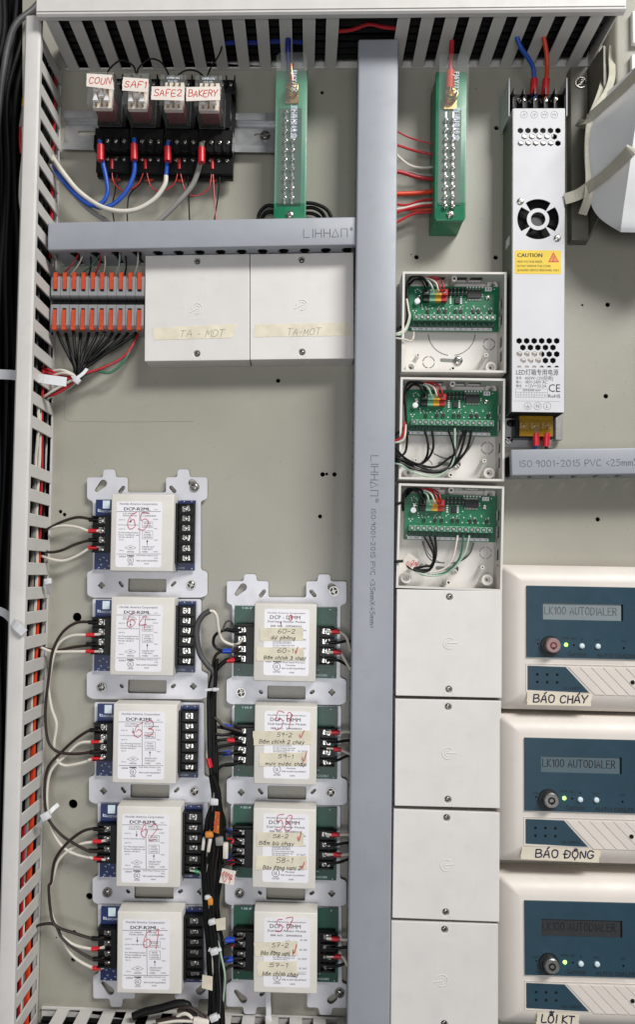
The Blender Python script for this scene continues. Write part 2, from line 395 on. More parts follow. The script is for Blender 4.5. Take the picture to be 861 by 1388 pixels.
# pen strokes ------------------------------------------------------------------
G = {
'A': '0,0 1.9,6 3.8,0|.6,2 3.3,2.1', 'B': '.2,0 .2,6|.2,6 2.4,6 3.3,5.2 3.2,4 2.2,3.2 .2,3.1|2.2,3.2 3.7,2.5 3.8,1 2.7,0 .2,0',
'C': '3.6,5 2.6,6 1.2,5.8 .2,4.2 .1,2 .9,.4 2.2,0 3.6,.9', 'D': '.3,0 .3,6 2,5.9 3.5,4.6 3.8,2.8 3.2,1 2,.1 .3,0',
'E': '3.4,6 .3,6 .3,0 3.5,0|.3,3.1 2.8,3.2', 'F': '3.5,6 .3,6 .3,0|.3,3.1 2.7,3.2', 'G': '3.6,5 2.6,6 1.2,5.8 .2,4.2 .1,2 .9,.4 2.2,0 3.6,.8 3.7,2.6 2.3,2.6',
'H': '.3,0 .3,6|3.7,0 3.7,6|.3,3 3.7,3', 'I': '1,0 1,6', 'K': '.3,0 .3,6|3.5,6 .4,2.8 3.7,0', 'L': '.3,6 .3,0 3.4,0', 'M': '.1,0 .5,6 2,2 3.6,6 4,0',
'N': '.3,0 .4,6 3.5,0 3.7,6', 'O': '2,6 .6,5.2 .1,3 .6,.8 2,0 3.4,.8 3.9,3 3.4,5.2 2,6', 'P': '.3,0 .3,6 2.6,6 3.6,5 3.5,3.6 2.5,2.8 .3,2.8', 'R': '.3,0 .3,6 2.6,6 3.5,5 3.3,3.7 2.3,3 .3,3|1.8,3 3.7,0',
'S': '3.5,5.2 2.4,6 1,5.8 .3,4.7 .9,3.5 2.8,2.8 3.6,1.5 2.8,.2 1.2,0 .1,1', 'T': '0,6 4,6|2,6 2,0', 'U': '.3,6 .3,1.5 1.2,.1 2.7,.1 3.6,1.4 3.7,6', 'V': '0,6 2,0 4,6', 'X': '.2,0 3.8,6|.2,6 3.8,0', 'Y': '0,6 1.9,3 3.9,6|1.9,3 1.7,0',
'Z': '.2,6 3.7,6 .2,0 3.8,0',
'0': '2,6 .6,5.2 .2,3 .6,.8 2,0 3.2,.8 3.6,3 3.2,5.2 2,6', '1': '.6,4.6 1.7,6 1.6,0', '2': '.3,4.8 1.2,6 2.8,5.8 3.4,4.6 2.8,3 .2,0 3.7,.1', '3': '.3,5.5 1.8,6 3.2,5.1 2.8,3.6 1.4,3.1 3,2.8 3.6,1.4 2.4,0 .2,.5',
'4': '2.8,0 2.9,6 .2,1.9 3.8,2', '5': '3.5,6 .8,5.9 .6,3.4 2.2,3.8 3.5,2.7 3.3,.9 1.8,0 .2,.4', '6': '3,6 1.4,5 .4,2.8 .5,.9 1.8,0 3.2,.7 3.4,2.2 2.3,3.2 .6,2.2', '7': '.2,5.8 3.7,6 1.6,0|.9,3 3.1,3.1', '8': '2,3.2 .6,4.2 .8,5.6 2,6 3.2,5.5 3.2,4.2 2,3.2 .4,1.9 .6,.5 2,0 3.4,.6 3.4,1.9 2,3.2', '9': '3.3,4.6 2.3,6 .9,5.6 .5,4.2 1.5,3.2 3.1,4.2 3.2,5 2.8,0',
'a': '3,3.6 1.6,4 .3,2.8 .4,.8 1.5,0 2.8,1.2 3,4|3,4 3,.4 3.5,0', 'b': '.4,6.4 .4,0|.4,2.4 1.6,3.8 3,3.2 3.1,1 1.8,0 .4,.6', 'c': '3,3.4 1.8,4 .5,3 .3,1.4 1.2,.1 2.9,.6', 'd': '3,3.4 1.6,4 .3,2.8 .4,.8 1.5,0 2.9,1.2|3,6.4 3,0', 'e': '.4,2 3,2.4 2.6,3.7 1.4,4 .4,2.6 .6,.6 1.7,0 3,.7',
'g': '3,3.5 1.6,4 .3,2.8 .5,1 1.6,.4 3,1.6|3.1,4 3,-1.4 1.8,-2.1 .5,-1.5', 'h': '.4,6.4 .4,0|.4,2.4 1.8,4 2.8,3.2 2.9,0', 'i': '.8,4 .7,.3 1.2,0|.9,5.3 1,5.6', 'm': '.2,4 .3,0|.3,2.6 1.3,4 2,3.2 2,0|2,2.6 3.1,4 3.8,3.2 3.9,0', 'n': '.4,4 .4,0|.4,2.4 1.8,4 2.8,3.2 2.9,0', 'o': '1.7,4 .5,3.2 .3,1.4 1.2,.1 2.5,.4 3.1,2 2.7,3.5 1.7,4', 'p': '.3,4 .3,-2|.3,2.6 1.6,4 3,3 2.8,1 1.6,.1 .3,.8', 'r': '.4,4 .4,0|.4,2.2 1.6,3.9 2.6,3.8', 't': '1.2,6 1.1,.6 1.8,0 2.6,.3|.1,4 2.5,4.1', 'u': '.4,4 .4,1 1.4,0 2.8,1.2|3,4 3,0', 'v': '.2,4 1.5,0 2.8,4', 'y': '.3,4 1.6,1|3.1,4 1,-2', 'l': '.5,6.4 .5,.4 1,0',
'-': '.4,2.8 2.8,2.9', '.': '.4,0 .6,.1', ':': '.6,.6 .7,.7|.6,3.6 .7,3.7', '<': '2.4,4.6 .3,2.8 2.4,1', '>': '.3,4.6 2.4,2.8 .3,1', ' ': '', '/': '.2,0 2.6,6', '(': '1.6,6.2 .6,4 .6,2 1.6,-.2', ')': '.4,6.2 1.4,4 1.4,2 .4,-.2',
'®': '1.3,6.2 .5,5.4 .5,4.4 1.3,3.6 2.1,4.4 2.1,5.4 1.3,6.2|1,4.3 1,5.5 1.6,5.3 1,4.9 1.7,4.3', 'Λ': '0,0 1.9,6 3.8,0 0,0', 'Π': '.3,0 .3,6 3.7,6 3.7,0', '✓': '.2,3 1.2,.2 3.2,7',
}
ACC = {'á': ('a', '1.2,4.8 2.2,6'), 'ấ': ('a', '.6,4.6 1.7,5.6 2.6,4.6|2.6,5.4 3.4,6.4'), 'ả': ('a', '1.4,4.8 2,5.4 1.4,6'), 'Á': ('A', '1.9,6.8 3,8.2'), 'ự': ('u', '3,4 3.8,4.9|1.6,-1.2 1.8,-1'), 'ứ': ('u', '3,4 3.8,4.9|1.4,4.8 2.4,6'), 'ò': ('o', '2.2,4.8 1.2,6'), 'ù': ('u', '2.2,4.8 1.2,6'), 'í': ('i', '1,5.2 1.9,6.2'), 'ộ': ('o', '.6,4.6 1.6,5.5 2.6,4.6|1.6,-1.2 1.8,-1'), 'ơ': ('o', '2.6,3.6 3.6,4.6'), 'ớ': ('o', '2.6,3.6 3.6,4.6|1.4,4.8 2.4,6'), 'ư': ('u', '3,4 3.8,4.9'), 'đ': ('d', '1.8,5.3 4,5.4'), 'Đ': ('D', '-.6,3 1.8,3.1'), 'Ộ': ('O', '1,6.6 2,7.6 3,6.6|1.9,-1.6 2.1,-1.4'), 'Ỗ': ('O', '1,6.6 2,7.4 3,6.6|.8,8 1.8,8.5 2.4,8 3.4,8.6'), 'Ì': ('I', '1,6.8 .2,8'), 'Ĩ': ('I', '-.2,6.8 .6,7.4 1.4,6.9 2.2,7.5')}
def gparse(t): return [[tuple(float(c) for c in p.split(',')) for p in s.split()] for s in t.split('|') if s.strip()]
def pen(m, body, x, y, h, wd, z, align='LEFT', width=None, slant=.0, jit=.0, seed=1, smooth=3, rot=0., gap=1.2):
    q = random.Random(seed); cur = 0; strokes = []
    for ch in body:
        parts = gparse(G[ACC[ch][0]]) + gparse(ACC[ch][1]) if ch in ACC else gparse(G.get(ch, ''))
        xs = [p[0] for s in parts for p in s]; adv = (max(xs) if xs else 1.8)
        dy = q.uniform(-jit, jit) * 2; sc = 1 + q.uniform(-jit, jit) * .3
        for s in parts:
            strokes.append([(cur + (px + q.uniform(-jit, jit)) * sc, (py + q.uniform(-jit, jit)) * sc + dy) for px, py in s])
        cur += adv * sc + gap
    cur = max(cur - gap, .1); sy = h / 6; sx = sy if width is None else width / cur
    ox = {'LEFT': 0, 'CENTER': -cur / 2, 'RIGHT': -cur}[align]
    cr, sr = math.cos(rot), math.sin(rot)
    for i, s in enumerate(strokes):
        pts = []
        for px, py in s:
            a = (px + ox) * sx + slant * py * sy; b = py * sy; pts.append((x + a * cr - b * sr, y + a * sr + b * cr))
        if smooth > 1 and len(pts) > 2: pts = [(p.x, p.y) for p in catmull([Vector((a, b, 0)) for a, b in pts], smooth)]
        m.ribbon(pts, wd, z + i * .004)
    return m

# ================================================================== the setting
def LOC(at, rot=0., d0=0.):               # pixel + depth -> local millimetres of a thing standing at `at`
    c, s = math.cos(-rot), math.sin(-rot)
    def f(u, v, d=0.):
        q = P(u, v, d) - at; x, y = q.x * 1000, q.z * 1000
        return (x * c - y * s, x * s + y * c, d - d0)
    return f
def structure(o): o['kind'] = 'structure'; return o
at = P(430, 740); f = LOC(at)
holes = [(436.8, 125.4, 2.6), (673.5, 173.5, 3.2), (565, 348.5, 3.2), (672.5, 349, 3.2), (377, 516, 3), (824.5, 413, 3.2), (790, 413.5, 1.6), (822, 537, 3.2), (811, 704, 3),
         (437.5, 643, 3.2), (443, 642.5, 2), (453.5, 643, 3), (434, 700, 2.8), (104, 836.5, 6.2), (98.5, 1089.8, 6.2), (81.5, 693.5, 2.6), (87, 697.5, 2.6), (100, 1264, 3.2), (99, 1300.5, 3.2),
         (120.5, 1215, 4.6), (76, 1271, 1.2), (558, 345, 0.9), (645, 120, 0.9)]
hp = []
for (u, v, r) in holes:
    c = f(u, v); hp.append(circ(c[0], c[1], r / 1.45, 18))
c0, c1, c2, c3 = f(30, -60), f(1010, -60), f(1010, 1500), f(30, 1500)
m = MB().sheet([(c0[0], c0[1]), (c1[0], c1[1]), (c2[0], c2[1]), (c3[0], c3[1])], hp, -2, 0)
structure(m.build('mounting_panel', 'panel_paint', at=at))
structure(MB().box(-560, 560, -620, 680, -64, -60).build('dark_backing', 'cavity', at=at))  # black sheet added behind: darkness of gap and holes put into colour
m = MB().ribbon([f(90, 532)[:2], f(87, 545)[:2], f(87, 566)[:2], f(92, 571)[:2], f(165, 572)[:2], f(262, 571)[:2]], .35, .12)
o = m.build('pencil_line', 'pencil_faint', at=at); tag(o, 'faint rounded pencil line drawn on the bare panel', 'mark')

# ================================================================== slotted ducts
def slotted_duct(label, a, b, width, depth, side, pitch=20.6, fw=10.6, start=0., ext0=0., ext1=0., skip=(), skiprange=None, cover_over=.9):
    A, B = P(*a), P(*b); rot = math.atan2((B - A).z, (B - A).x); ln = (B - A).length * 1000
    t = thing('slotted_wiring_duct', label, 'wiring duct', A, rot)
    y0, y1 = (0, width) if side > 0 else (-width, 0)
    iy0, iy1 = (0, 1.6) if side > 0 else (-1.6, 0)
    oy0, oy1 = (width - 1.6, width) if side > 0 else (-width, -width + 1.6)
    m = MB().box(0, ln, y0, y1, 0, 1.6).box(0, ln, iy0, iy1, 1.6, 3.4)
    m.build('duct_base', 'duct_white', t, bev=.3, seg=1)
    MB().box(0, ln, oy0, oy1, 1.7, depth - 4).build('duct_side', 'duct_white', t)
    c = MB()
    lo, hi = y0 - cover_over, y1 + cover_over
    prof = [(lo, depth - 6.5), (lo, depth - 1.8), (lo + 1.6, depth - .2), ((lo + hi) / 2, depth + .3), (hi - 1.6, depth - .2), (hi, depth - 1.8), (hi, depth - 6.5), (hi - .8, depth - 6.5), (hi - .8, depth - 2.6), (lo + .8, depth - 2.6), (lo + .8, depth - 6.5)]
    n = len(prof); x0, x1 = -ext0, ln + ext1
    vs = [(x0, q[0], q[1]) for q in prof] + [(x1, q[0], q[1]) for q in prof]
    fs = [(i, (i + 1) % n, n + (i + 1) % n, n + i) for i in range(n)]
    fs = [q[::-1] for q in fs]
    caps = [(0, 1, 9, 10), (1, 2, 9), (2, 3, 8, 9), (3, 4, 8), (4, 5, 8), (5, 6, 7, 8)]
    fs += [q for q in caps] + [tuple(n + i for i in q)[::-1] for q in caps]
    c.add(vs, fs)
    c.build('duct_cover', 'duct_white', t, smooth=True)
    for f_ in (() if width < 20 else (.12, .88)):
        yy = lo + (hi - lo) * f_; MB().box(x0 + .5, x1 - .5, yy - .35, yy + .35, depth - .6, depth + .62).build('cover_ridge', 'duct_white', t, bev=.2, seg=1)
    MB().box(ln + .02, ln + 1.4, y0 + .1, y1 - .1, 0, depth - 3.2).build('duct_end', 'duct_white', t)
    fing = MB()
    fing.box(0, fw, iy0, iy1, 3.3, depth - 5.6)
    me = mesh_of(fing, .35, 1)
    # the rail that joins the finger tips
    MB().box(0, ln, iy0, iy1, depth - 5.7, depth - 3).build('duct_rail', 'duct_white', t)
    k = 0; x = start
    while x < ln - 2:
        inside = skiprange and skiprange[0] < x < skiprange[1]
        if k not in skip and x > -2 and not inside:
            place('duct_finger', me, 'duct_white', t, (x, 0, 0))
        x += pitch; k += 1
    return t, LOC(A, rot), ln
dl, dlf, dll = slotted_duct('tall off-white slotted wiring duct edging the panel beside the black cables', (84.5, 99), (50.5, 1420), 12.5, 66, -1, start=4, ext0=9, skip=(17,), pitch=21.6, fw=11)
dt, dtf, dtl = slotted_duct('long off-white slotted wiring duct across the top of the panel', (90, 97), (797, 92.5), 30, 77, 1, start=2.5, ext0=3, ext1=5, skiprange=(264, 306), pitch=20.8, fw=11.2)
db, dbf, dbl = slotted_duct('off-white slotted wiring duct along the foot of the panel', (57, 1363), (466, 1377), 30, 62, -1, start=-6, pitch=21.2, fw=11.6)

# ================================================================== grey ducts with toothed sides
def grey_duct(label, q, depth, back_sides, teeth):
    """q = four pixels of the front face: tl, tr, br, bl"""
    cu = sum(p[0] for p in q) / 4; cv = sum(p[1] for p in q) / 4
    C = P(cu, cv, depth); at = Vector((C.x, 0, C.z))
    horiz = abs(q[1][0] - q[0][0]) > abs(q[3][1] - q[0][1])
    rot = (ang(q[0], q[1], depth) + ang(q[3], q[2], depth)) / 2 if horiz else (ang(q[3], q[0], depth) + ang(q[2], q[1], depth)) / 2 - R(90)
    ln = (span(q[0], q[1], depth) + span(q[3], q[2], depth)) / 2; ht = (span(q[0], q[3], depth) + span(q[1], q[2], depth)) / 2
    t = thing('grey_wiring_duct', label, 'wiring duct', at, rot)
    X, Y = ln / 2, ht / 2
    c = MB()
    # cover: shallow lid with rolled edges
    if horiz: MB().box(-X, X, -Y, Y, depth - 7, depth).build('duct_cover', 'duct_grey', t, bev=1.3, seg=3)
    else: MB().box(-X, X, -Y, Y, depth - 7, depth).build('duct_cover', 'duct_grey', t, bev=2.0, seg=3)
    g = 1.2
    if horiz: MB().box(-X + 1, X - 1, -Y + g, Y - g, 0, 2).build('duct_base', 'duct_grey', t)
    else: MB().box(-X + g, X - g, -Y + 1, Y - 1, 0, 2).build('duct_base', 'duct_grey', t)
    MB().box(-X + 3, X - 3, -Y + 3, Y - 3, 2.1, 6).build('duct_dark_fill', 'cavity', t)  # black slab added: the dark inside of the duct as colour
    # tooth: a tapering finger
    L_ = ln if horiz else ht; pitch = teeth; fm = MB()
    w0, w1 = pitch * .78, pitch * .46
    prof = [(-w0 / 2, 1.9), (w0 / 2, 1.9), (w0 / 2, depth * .45), (w1 / 2, depth - 12), (w0 / 2 + 1.2, depth - 7), (-w0 / 2 - 1.2, depth - 7), (-w1 / 2, depth - 12), (-w0 / 2, depth * .45)]
    if horiz: vs = [(a, 0, z) for a, z in prof] + [(a, 1.2, z) for a, z in prof]
    else: vs = [(0, a, z) for a, z in prof] + [(1.2, a, z) for a, z in prof]
    n = len(prof); fm.add(vs, [tuple(range(n)), tuple(range(n, 2 * n))[::-1]] + [(i, n + i, n + (i + 1) % n, (i + 1) % n) for i in range(n)])
    me = mesh_of(fm); cnt = int((L_ - 4) / pitch)
    for sd in (-1, 1):
        for i in range(cnt):
            s_ = -L_ / 2 + 2 + pitch * (i + .5)
            if horiz: loc = (s_, (-Y + g) if sd < 0 else Y - g - 1.2, 0)
            else: loc = ((-X + g) if sd < 0 else X - g - 1.2, s_, 0)
            place('duct_tooth', me, 'duct_grey', t, loc)
    return t, LOC(at, rot), X, Y
gv, gvf, gx, gy = grey_duct('tall grey plastic wiring duct running down the middle of the panel', [(485.7, 29), (541.2, 29), (528, 1440), (470.5, 1440)], 45, 1, 12.4)
m = MB()
def vtext(m, body, u0, v0, v1, h, wd, z):   # printed lettering that runs down the duct
    a = gvf(u0, v0, 45); b = gvf(u0, v1, 45)
    pen(m, body, a[0], a[1], h, wd, z, width=a[1] - b[1], rot=R(-90), smooth=1)
vtext(m, 'LIHHΛΠ', 503, 617, 672, 6.6, .55, 45.15)
m.build('printed_logo', 'ink_grey', gv)
m = MB(); vtext(m, '®', 503, 674, 681, 6.6, .35, 45.15); vtext(m, 'ISO:9001-2015 PVC <35mmX45mm>', 503.5, 689, 851, 3.9, .46, 45.15)
m.build('printed_text', 'ink_grey', gv)
gh, ghf, hx, hy = grey_duct('grey plastic wiring duct lying under the relay row', [(62.5, 301), (482, 294), (482, 331.5), (62.5, 339.5)], 41, 1, 19.4)
m = MB(); a = ghf(411, 322, 41); b = ghf(471, 320.5, 41)
pen(m, 'LIHHΛΠ', a[0], a[1], 7.4, .62, 41.12, width=b[0] - a[0], smooth=1)
a = ghf(474, 318, 41); pen(m, '®', a[0], a[1] - 1.5, 8, .4, 41.12, smooth=1)
m.build('printed_logo', 'ink_grey', gh)
gr, grf, rx, ry = grey_duct('short grey plastic wiring duct under the silver power supply', [(692.5, 609.5), (930, 605.5), (930, 642), (693.5, 644.5)], 36, 1, 19.8)
m = MB(); a = grf(704, 633, 36); b = grf(862, 636, 36)
pen(m, 'ISO:9001-2015 PVC <25mmX45mm>', a[0], a[1], 5.6, .52, 36.12, width=(b[0] - a[0]) * 1.27, smooth=1)
m.build('printed_text', 'ink_grey', gr)

# ================================================================== closed white boxes
def white_box(label, group, q, depth, knob, tape=None):
    cu = sum(p[0] for p in q) / 4; cv = sum(p[1] for p in q) / 4
    C = P(cu, cv, depth); at = Vector((C.x, 0, C.z)); rot = (ang(q[0], q[1], depth) + ang(q[3], q[2], depth)) / 2
    X = (span(q[0], q[1], depth) + span(q[3], q[2], depth)) / 4; Y = (span(q[0], q[3], depth) + span(q[1], q[2], depth)) / 4
    t = thing('junction_box', label, 'junction box', at, rot, group); lf = LOC(at, rot)
    MB().frus((-X + .4, X - .4, -Y + .4, Y - .4), (-X + .2, X - .2, -Y + .2, Y - .2), 0, depth - 3.4).build('box_body', 'box_white', t, bev=.5, seg=1)
    n = 3.3; outer = [(-X, -Y), (X, -Y), (X, Y), (-X, Y)]
    lid = MB().sheet(outer, [circ(0, Y - 6, 3.1, 14), circ(0, -Y + 6.5, 3.1, 14)], depth - 3.2, depth)
    lid.build('lid', 'box_white', t, bev=.55, seg=2, smooth=False)
    for yy, s in ((Y - 6, 1), (-Y + 6.5, -1)):
        MB().cyl(0, yy, depth - 3.2, depth - 2.4, 3.0, 14).build('screw_seat', 'box_inside', t)
        screw(t, 0, yy, depth - 2.4, 2.35, 1.9, 'screw_dark', name='lid_screw')
        e = MB()                                     # thin moulded guide lines from the screw to the lid's edge
        for sx in (-3.6, 3.6): e.box(sx - .18, sx + .18, min(yy + s * 2.2, s * (Y - .5)), max(yy + s * 2.2, s * (Y - .5)), depth - .2, depth + .22)
        e.build('moulded_guide', 'box_white', t)
    kx, ky, a0 = knob
    k = MB().ring(kx, ky, depth - .2, depth + .35, 4.6, 5.2, 26, a0 + 50, a0 + 345)
    k.ring(kx, ky, depth - .2, depth + .3, 2.4, 2.9, 18, a0 + 80, a0 + 320)
    ca, sa = math.cos(R(a0)), math.sin(R(a0))
    k.prism([(kx + x * ca - y * sa, ky + x * sa + y * ca) for x, y in ((-1, -.3), (7.4, .6), (7.2, 1.4), (-1, .5))], depth - .2, depth + .4)
    k.build('moulded_emblem', 'box_white', t, smooth=True)
    if tape:
        pts = [lf(u, v, depth)[:2] for u, v in tape[0]]
        tp = MB().prism(tape_poly(pts, .6, tape[4]), depth + .05, depth + .22).build('tape_label', 'tape', t)
        h = MB(); a = lf(*tape[2], depth); b = lf(*tape[3], depth)
        pen(h, tape[1], a[0], a[1], 6.2, .38, depth + .26, width=b[0] - a[0], slant=.25, jit=.25, seed=tape[4])
        h.build('handwriting', 'ink_pencil', tp)
    return t
white_box('white junction box with masking tape beside the orange lever connectors', 'taped white boxes', [(195, 346), (338, 344), (338, 487.5), (197, 489.5)], 24, (0, -1, 200),
          ([(206, 445), (322, 439), (314, 458), (208, 461)], 'TA - MDT', (243, 457), (303, 453), 3))
white_box('white junction box with masking tape touching the tall grey duct', 'taped white boxes', [(338.8, 344), (479.5, 342), (479.5, 485.5), (338.8, 487.5)], 24, (0, 1, 200),
          ([(346, 440), (474, 437), (475, 455), (344, 457)], 'TA-MOT', (388, 455), (434, 450), 5))
for i, (q, kb, lb) in enumerate([
    ([(538, 798.5), (681.5, 801), (680, 946), (536.5, 942.5)], (0, 0, -5), 'blank white junction box directly under the three open circuit board boxes'),
    ([(536.5, 947), (680.5, 950), (679, 1095.5), (534.5, 1092)], (0, 0, -5), 'blank white junction box second below the open circuit board boxes'),
    ([(534.5, 1097), (678.5, 1101), (676.5, 1250), (531, 1243.5)], (0, 0, 0), 'blank white junction box third below the open circuit board boxes'),
    ([(531.5, 1248), (676.5, 1253), (674.5, 1401), (528.5, 1396)], (-2, -3, 185), 'blank white junction box lowest of the column, beside the dialer marked KT')]):
    white_box(lb, 'blank white boxes in a column', q, 27, kb)

def basept_(u, v, d): q = P(u, v, d); return Vector((q.x, 0, q.z))
# ================================================================== open boxes with circuit boards
ZB_ = LOC(basept_(546.2, 368, 27), R(-.4)); ZB = lambda x, y, d=2.: ZB_(530 + x / 5.065, 340 + y / 5.065, d)[:2]
def open_box(label, ox, oy, rot, ow, oh):
    """ox, oy: pixel of the rim's upper left corner; local drawing units are fifths of a pixel (5.065 per pixel)"""
    D_ = 27.0
    C = P(ox, oy, D_); at = Vector((C.x, 0, C.z)); k = 1 / (5.065 * 1.507)
    S = lambda x, y: ((x - 82) * k, -(y - 142) * k)
    W, H_ = 718 * k * ow, 706 * k * oh
    t = thing('open_junction_box', label, 'junction box', at, rot, 'open boxes with circuit boards')
    MB().box(.3, W - .3, -H_ + .3, -.3, 0, 2).build('box_floor', 'box_inside', t)
    wl = 2.0
    def wall(x0, x1, y0, y1, openings, horiz):
        # wall with real windows: built as pieces between the openings
        m = MB(); z0, z1 = 2.05, D_
        if not openings: m.box(x0, x1, y0, y1, z0, z1)
        else:
            lo, hi = (x0, x1) if horiz else (y0, y1); zc0, zc1 = 8, 19
            cuts = sorted(openings); prev = lo
            for a, b in cuts:
                for (p, q, za, zb) in ((prev, a, z0, z1), (a, b, z0, zc0), (a, b, zc1, z1)):
                    if horiz: m.box(p, q, y0, y1, za, zb)
                    else: m.box(x0, x1, p, q, za, zb)
                prev = b
            if horiz: m.box(prev, hi, y0, y1, z0, z1)
            else: m.box(x0, x1, prev, hi, z0, z1)
        return m
    tops = [S(a, 0)[0] for a in (290, 390, 450, 545, 565, 655)]
    wall(0, W, -wl, 0, [(tops[0], tops[1]), (tops[2], tops[3]), (tops[4], tops[5])], True).build('box_wall', 'box_inside', t)
    ys = [S(0, a)[1] for a in (370, 300, 490, 410, 645, 570, 750, 675)]
    wall(W - wl, W, -H_ + wl + .02, -wl - .02, [(ys[0], ys[1]), (ys[2], ys[3]), (ys[4], ys[5]), (ys[6], ys[7])], False).build('box_wall', 'box_inside', t)
    wall(0, wl, -H_ + wl + .02, -wl - .02, [], False).build('box_wall', 'box_inside', t)
    wall(0, W, -H_, -H_ + wl, [], True).build('box_wall', 'box_inside', t)
    # thin black plates added in the windows: shade put into the colour
    for (p_, q_) in ((tops[0], tops[1]), (tops[2], tops[3]), (tops[4], tops[5])): MB().box(p_ + .1, q_ - .1, -.5, -.1, 8.1, 18.9).build('window_shade', 'chip_black', t)
    for j in (0, 2, 4, 6): MB().box(W - .5, W - .1, ys[j] + .1, ys[j + 1] - .1, 8.1, 18.9).build('window_shade', 'chip_black', t)
    # bosses, posts, knock-outs
    S0 = ZB
    for x, y, zt in ((140, 798, 14), (690, 798, 14), (697, 240, 7)):
        cx, cy = S0(x, y, zt)
        MB().ring(cx, cy, 2, zt, 2.9, 5.0, 18).ring(cx, cy, 2, zt - 3, 1.4, 3.0, 14).build('screw_boss', 'box_inside', t, smooth=True)
        MB().cyl(cx, cy, 2, 8, 1.3, 10).build('boss_hole', 'screw_dark', t)
    for x, y in ((187, 715), (657, 715)):
        cx, cy = S0(x, y, 14); MB().ring(cx, cy, 2, 14, .8, 1.9, 12).build('standoff', 'box_inside', t, smooth=True); MB().cyl(cx, cy, 2, 12, .8, 8).build('boss_hole', 'cavity', t)
    for x, y, r in ((437, 190, 2.7), (428, 806, 2.2)):
        cx, cy = S0(x, y, 22); MB().ring(cx, cy, 2, 22, 1.1, r, 14).build('lid_post', 'box_inside', t, smooth=True); MB().cyl(cx, cy, 2, 21, 1.1, 8).build('boss_hole', 'cavity', t)
    for x, y in ((260, 765), (675, 642)):
        cx, cy = S0(x, y); m = MB()
        for a in range(4): m.ring(cx, cy, 2.02, 2.12, 5.0, 5.8, 6, a * 90 + 8, a * 90 + 82)
        m.build('knockout_ring', 'screw_dark', t)
    cx, cy = S0(418, 560); m = MB()
    m.ring(cx, cy, 2.02, 2.12, 21.6, 22.4, 16, 185, 262).ring(cx, cy, 2.02, 2.12, 21.6, 22.4, 16, 278, 355)
    m.build('knockout_ring', 'screw_dark', t)
    a = S0(350, 750); b = S0(430, 755); MB().prism(slot(a[0], a[1], b[0], b[1], 1.7), 2.02, 2.14).build('mounting_slot', 'heatsink', t)
    c = S0(462, 755); screw(t, c[0], c[1], 2.1, 4.4, 2.4, 'metal', name='mounting_screw')
    return t, at, rot, k
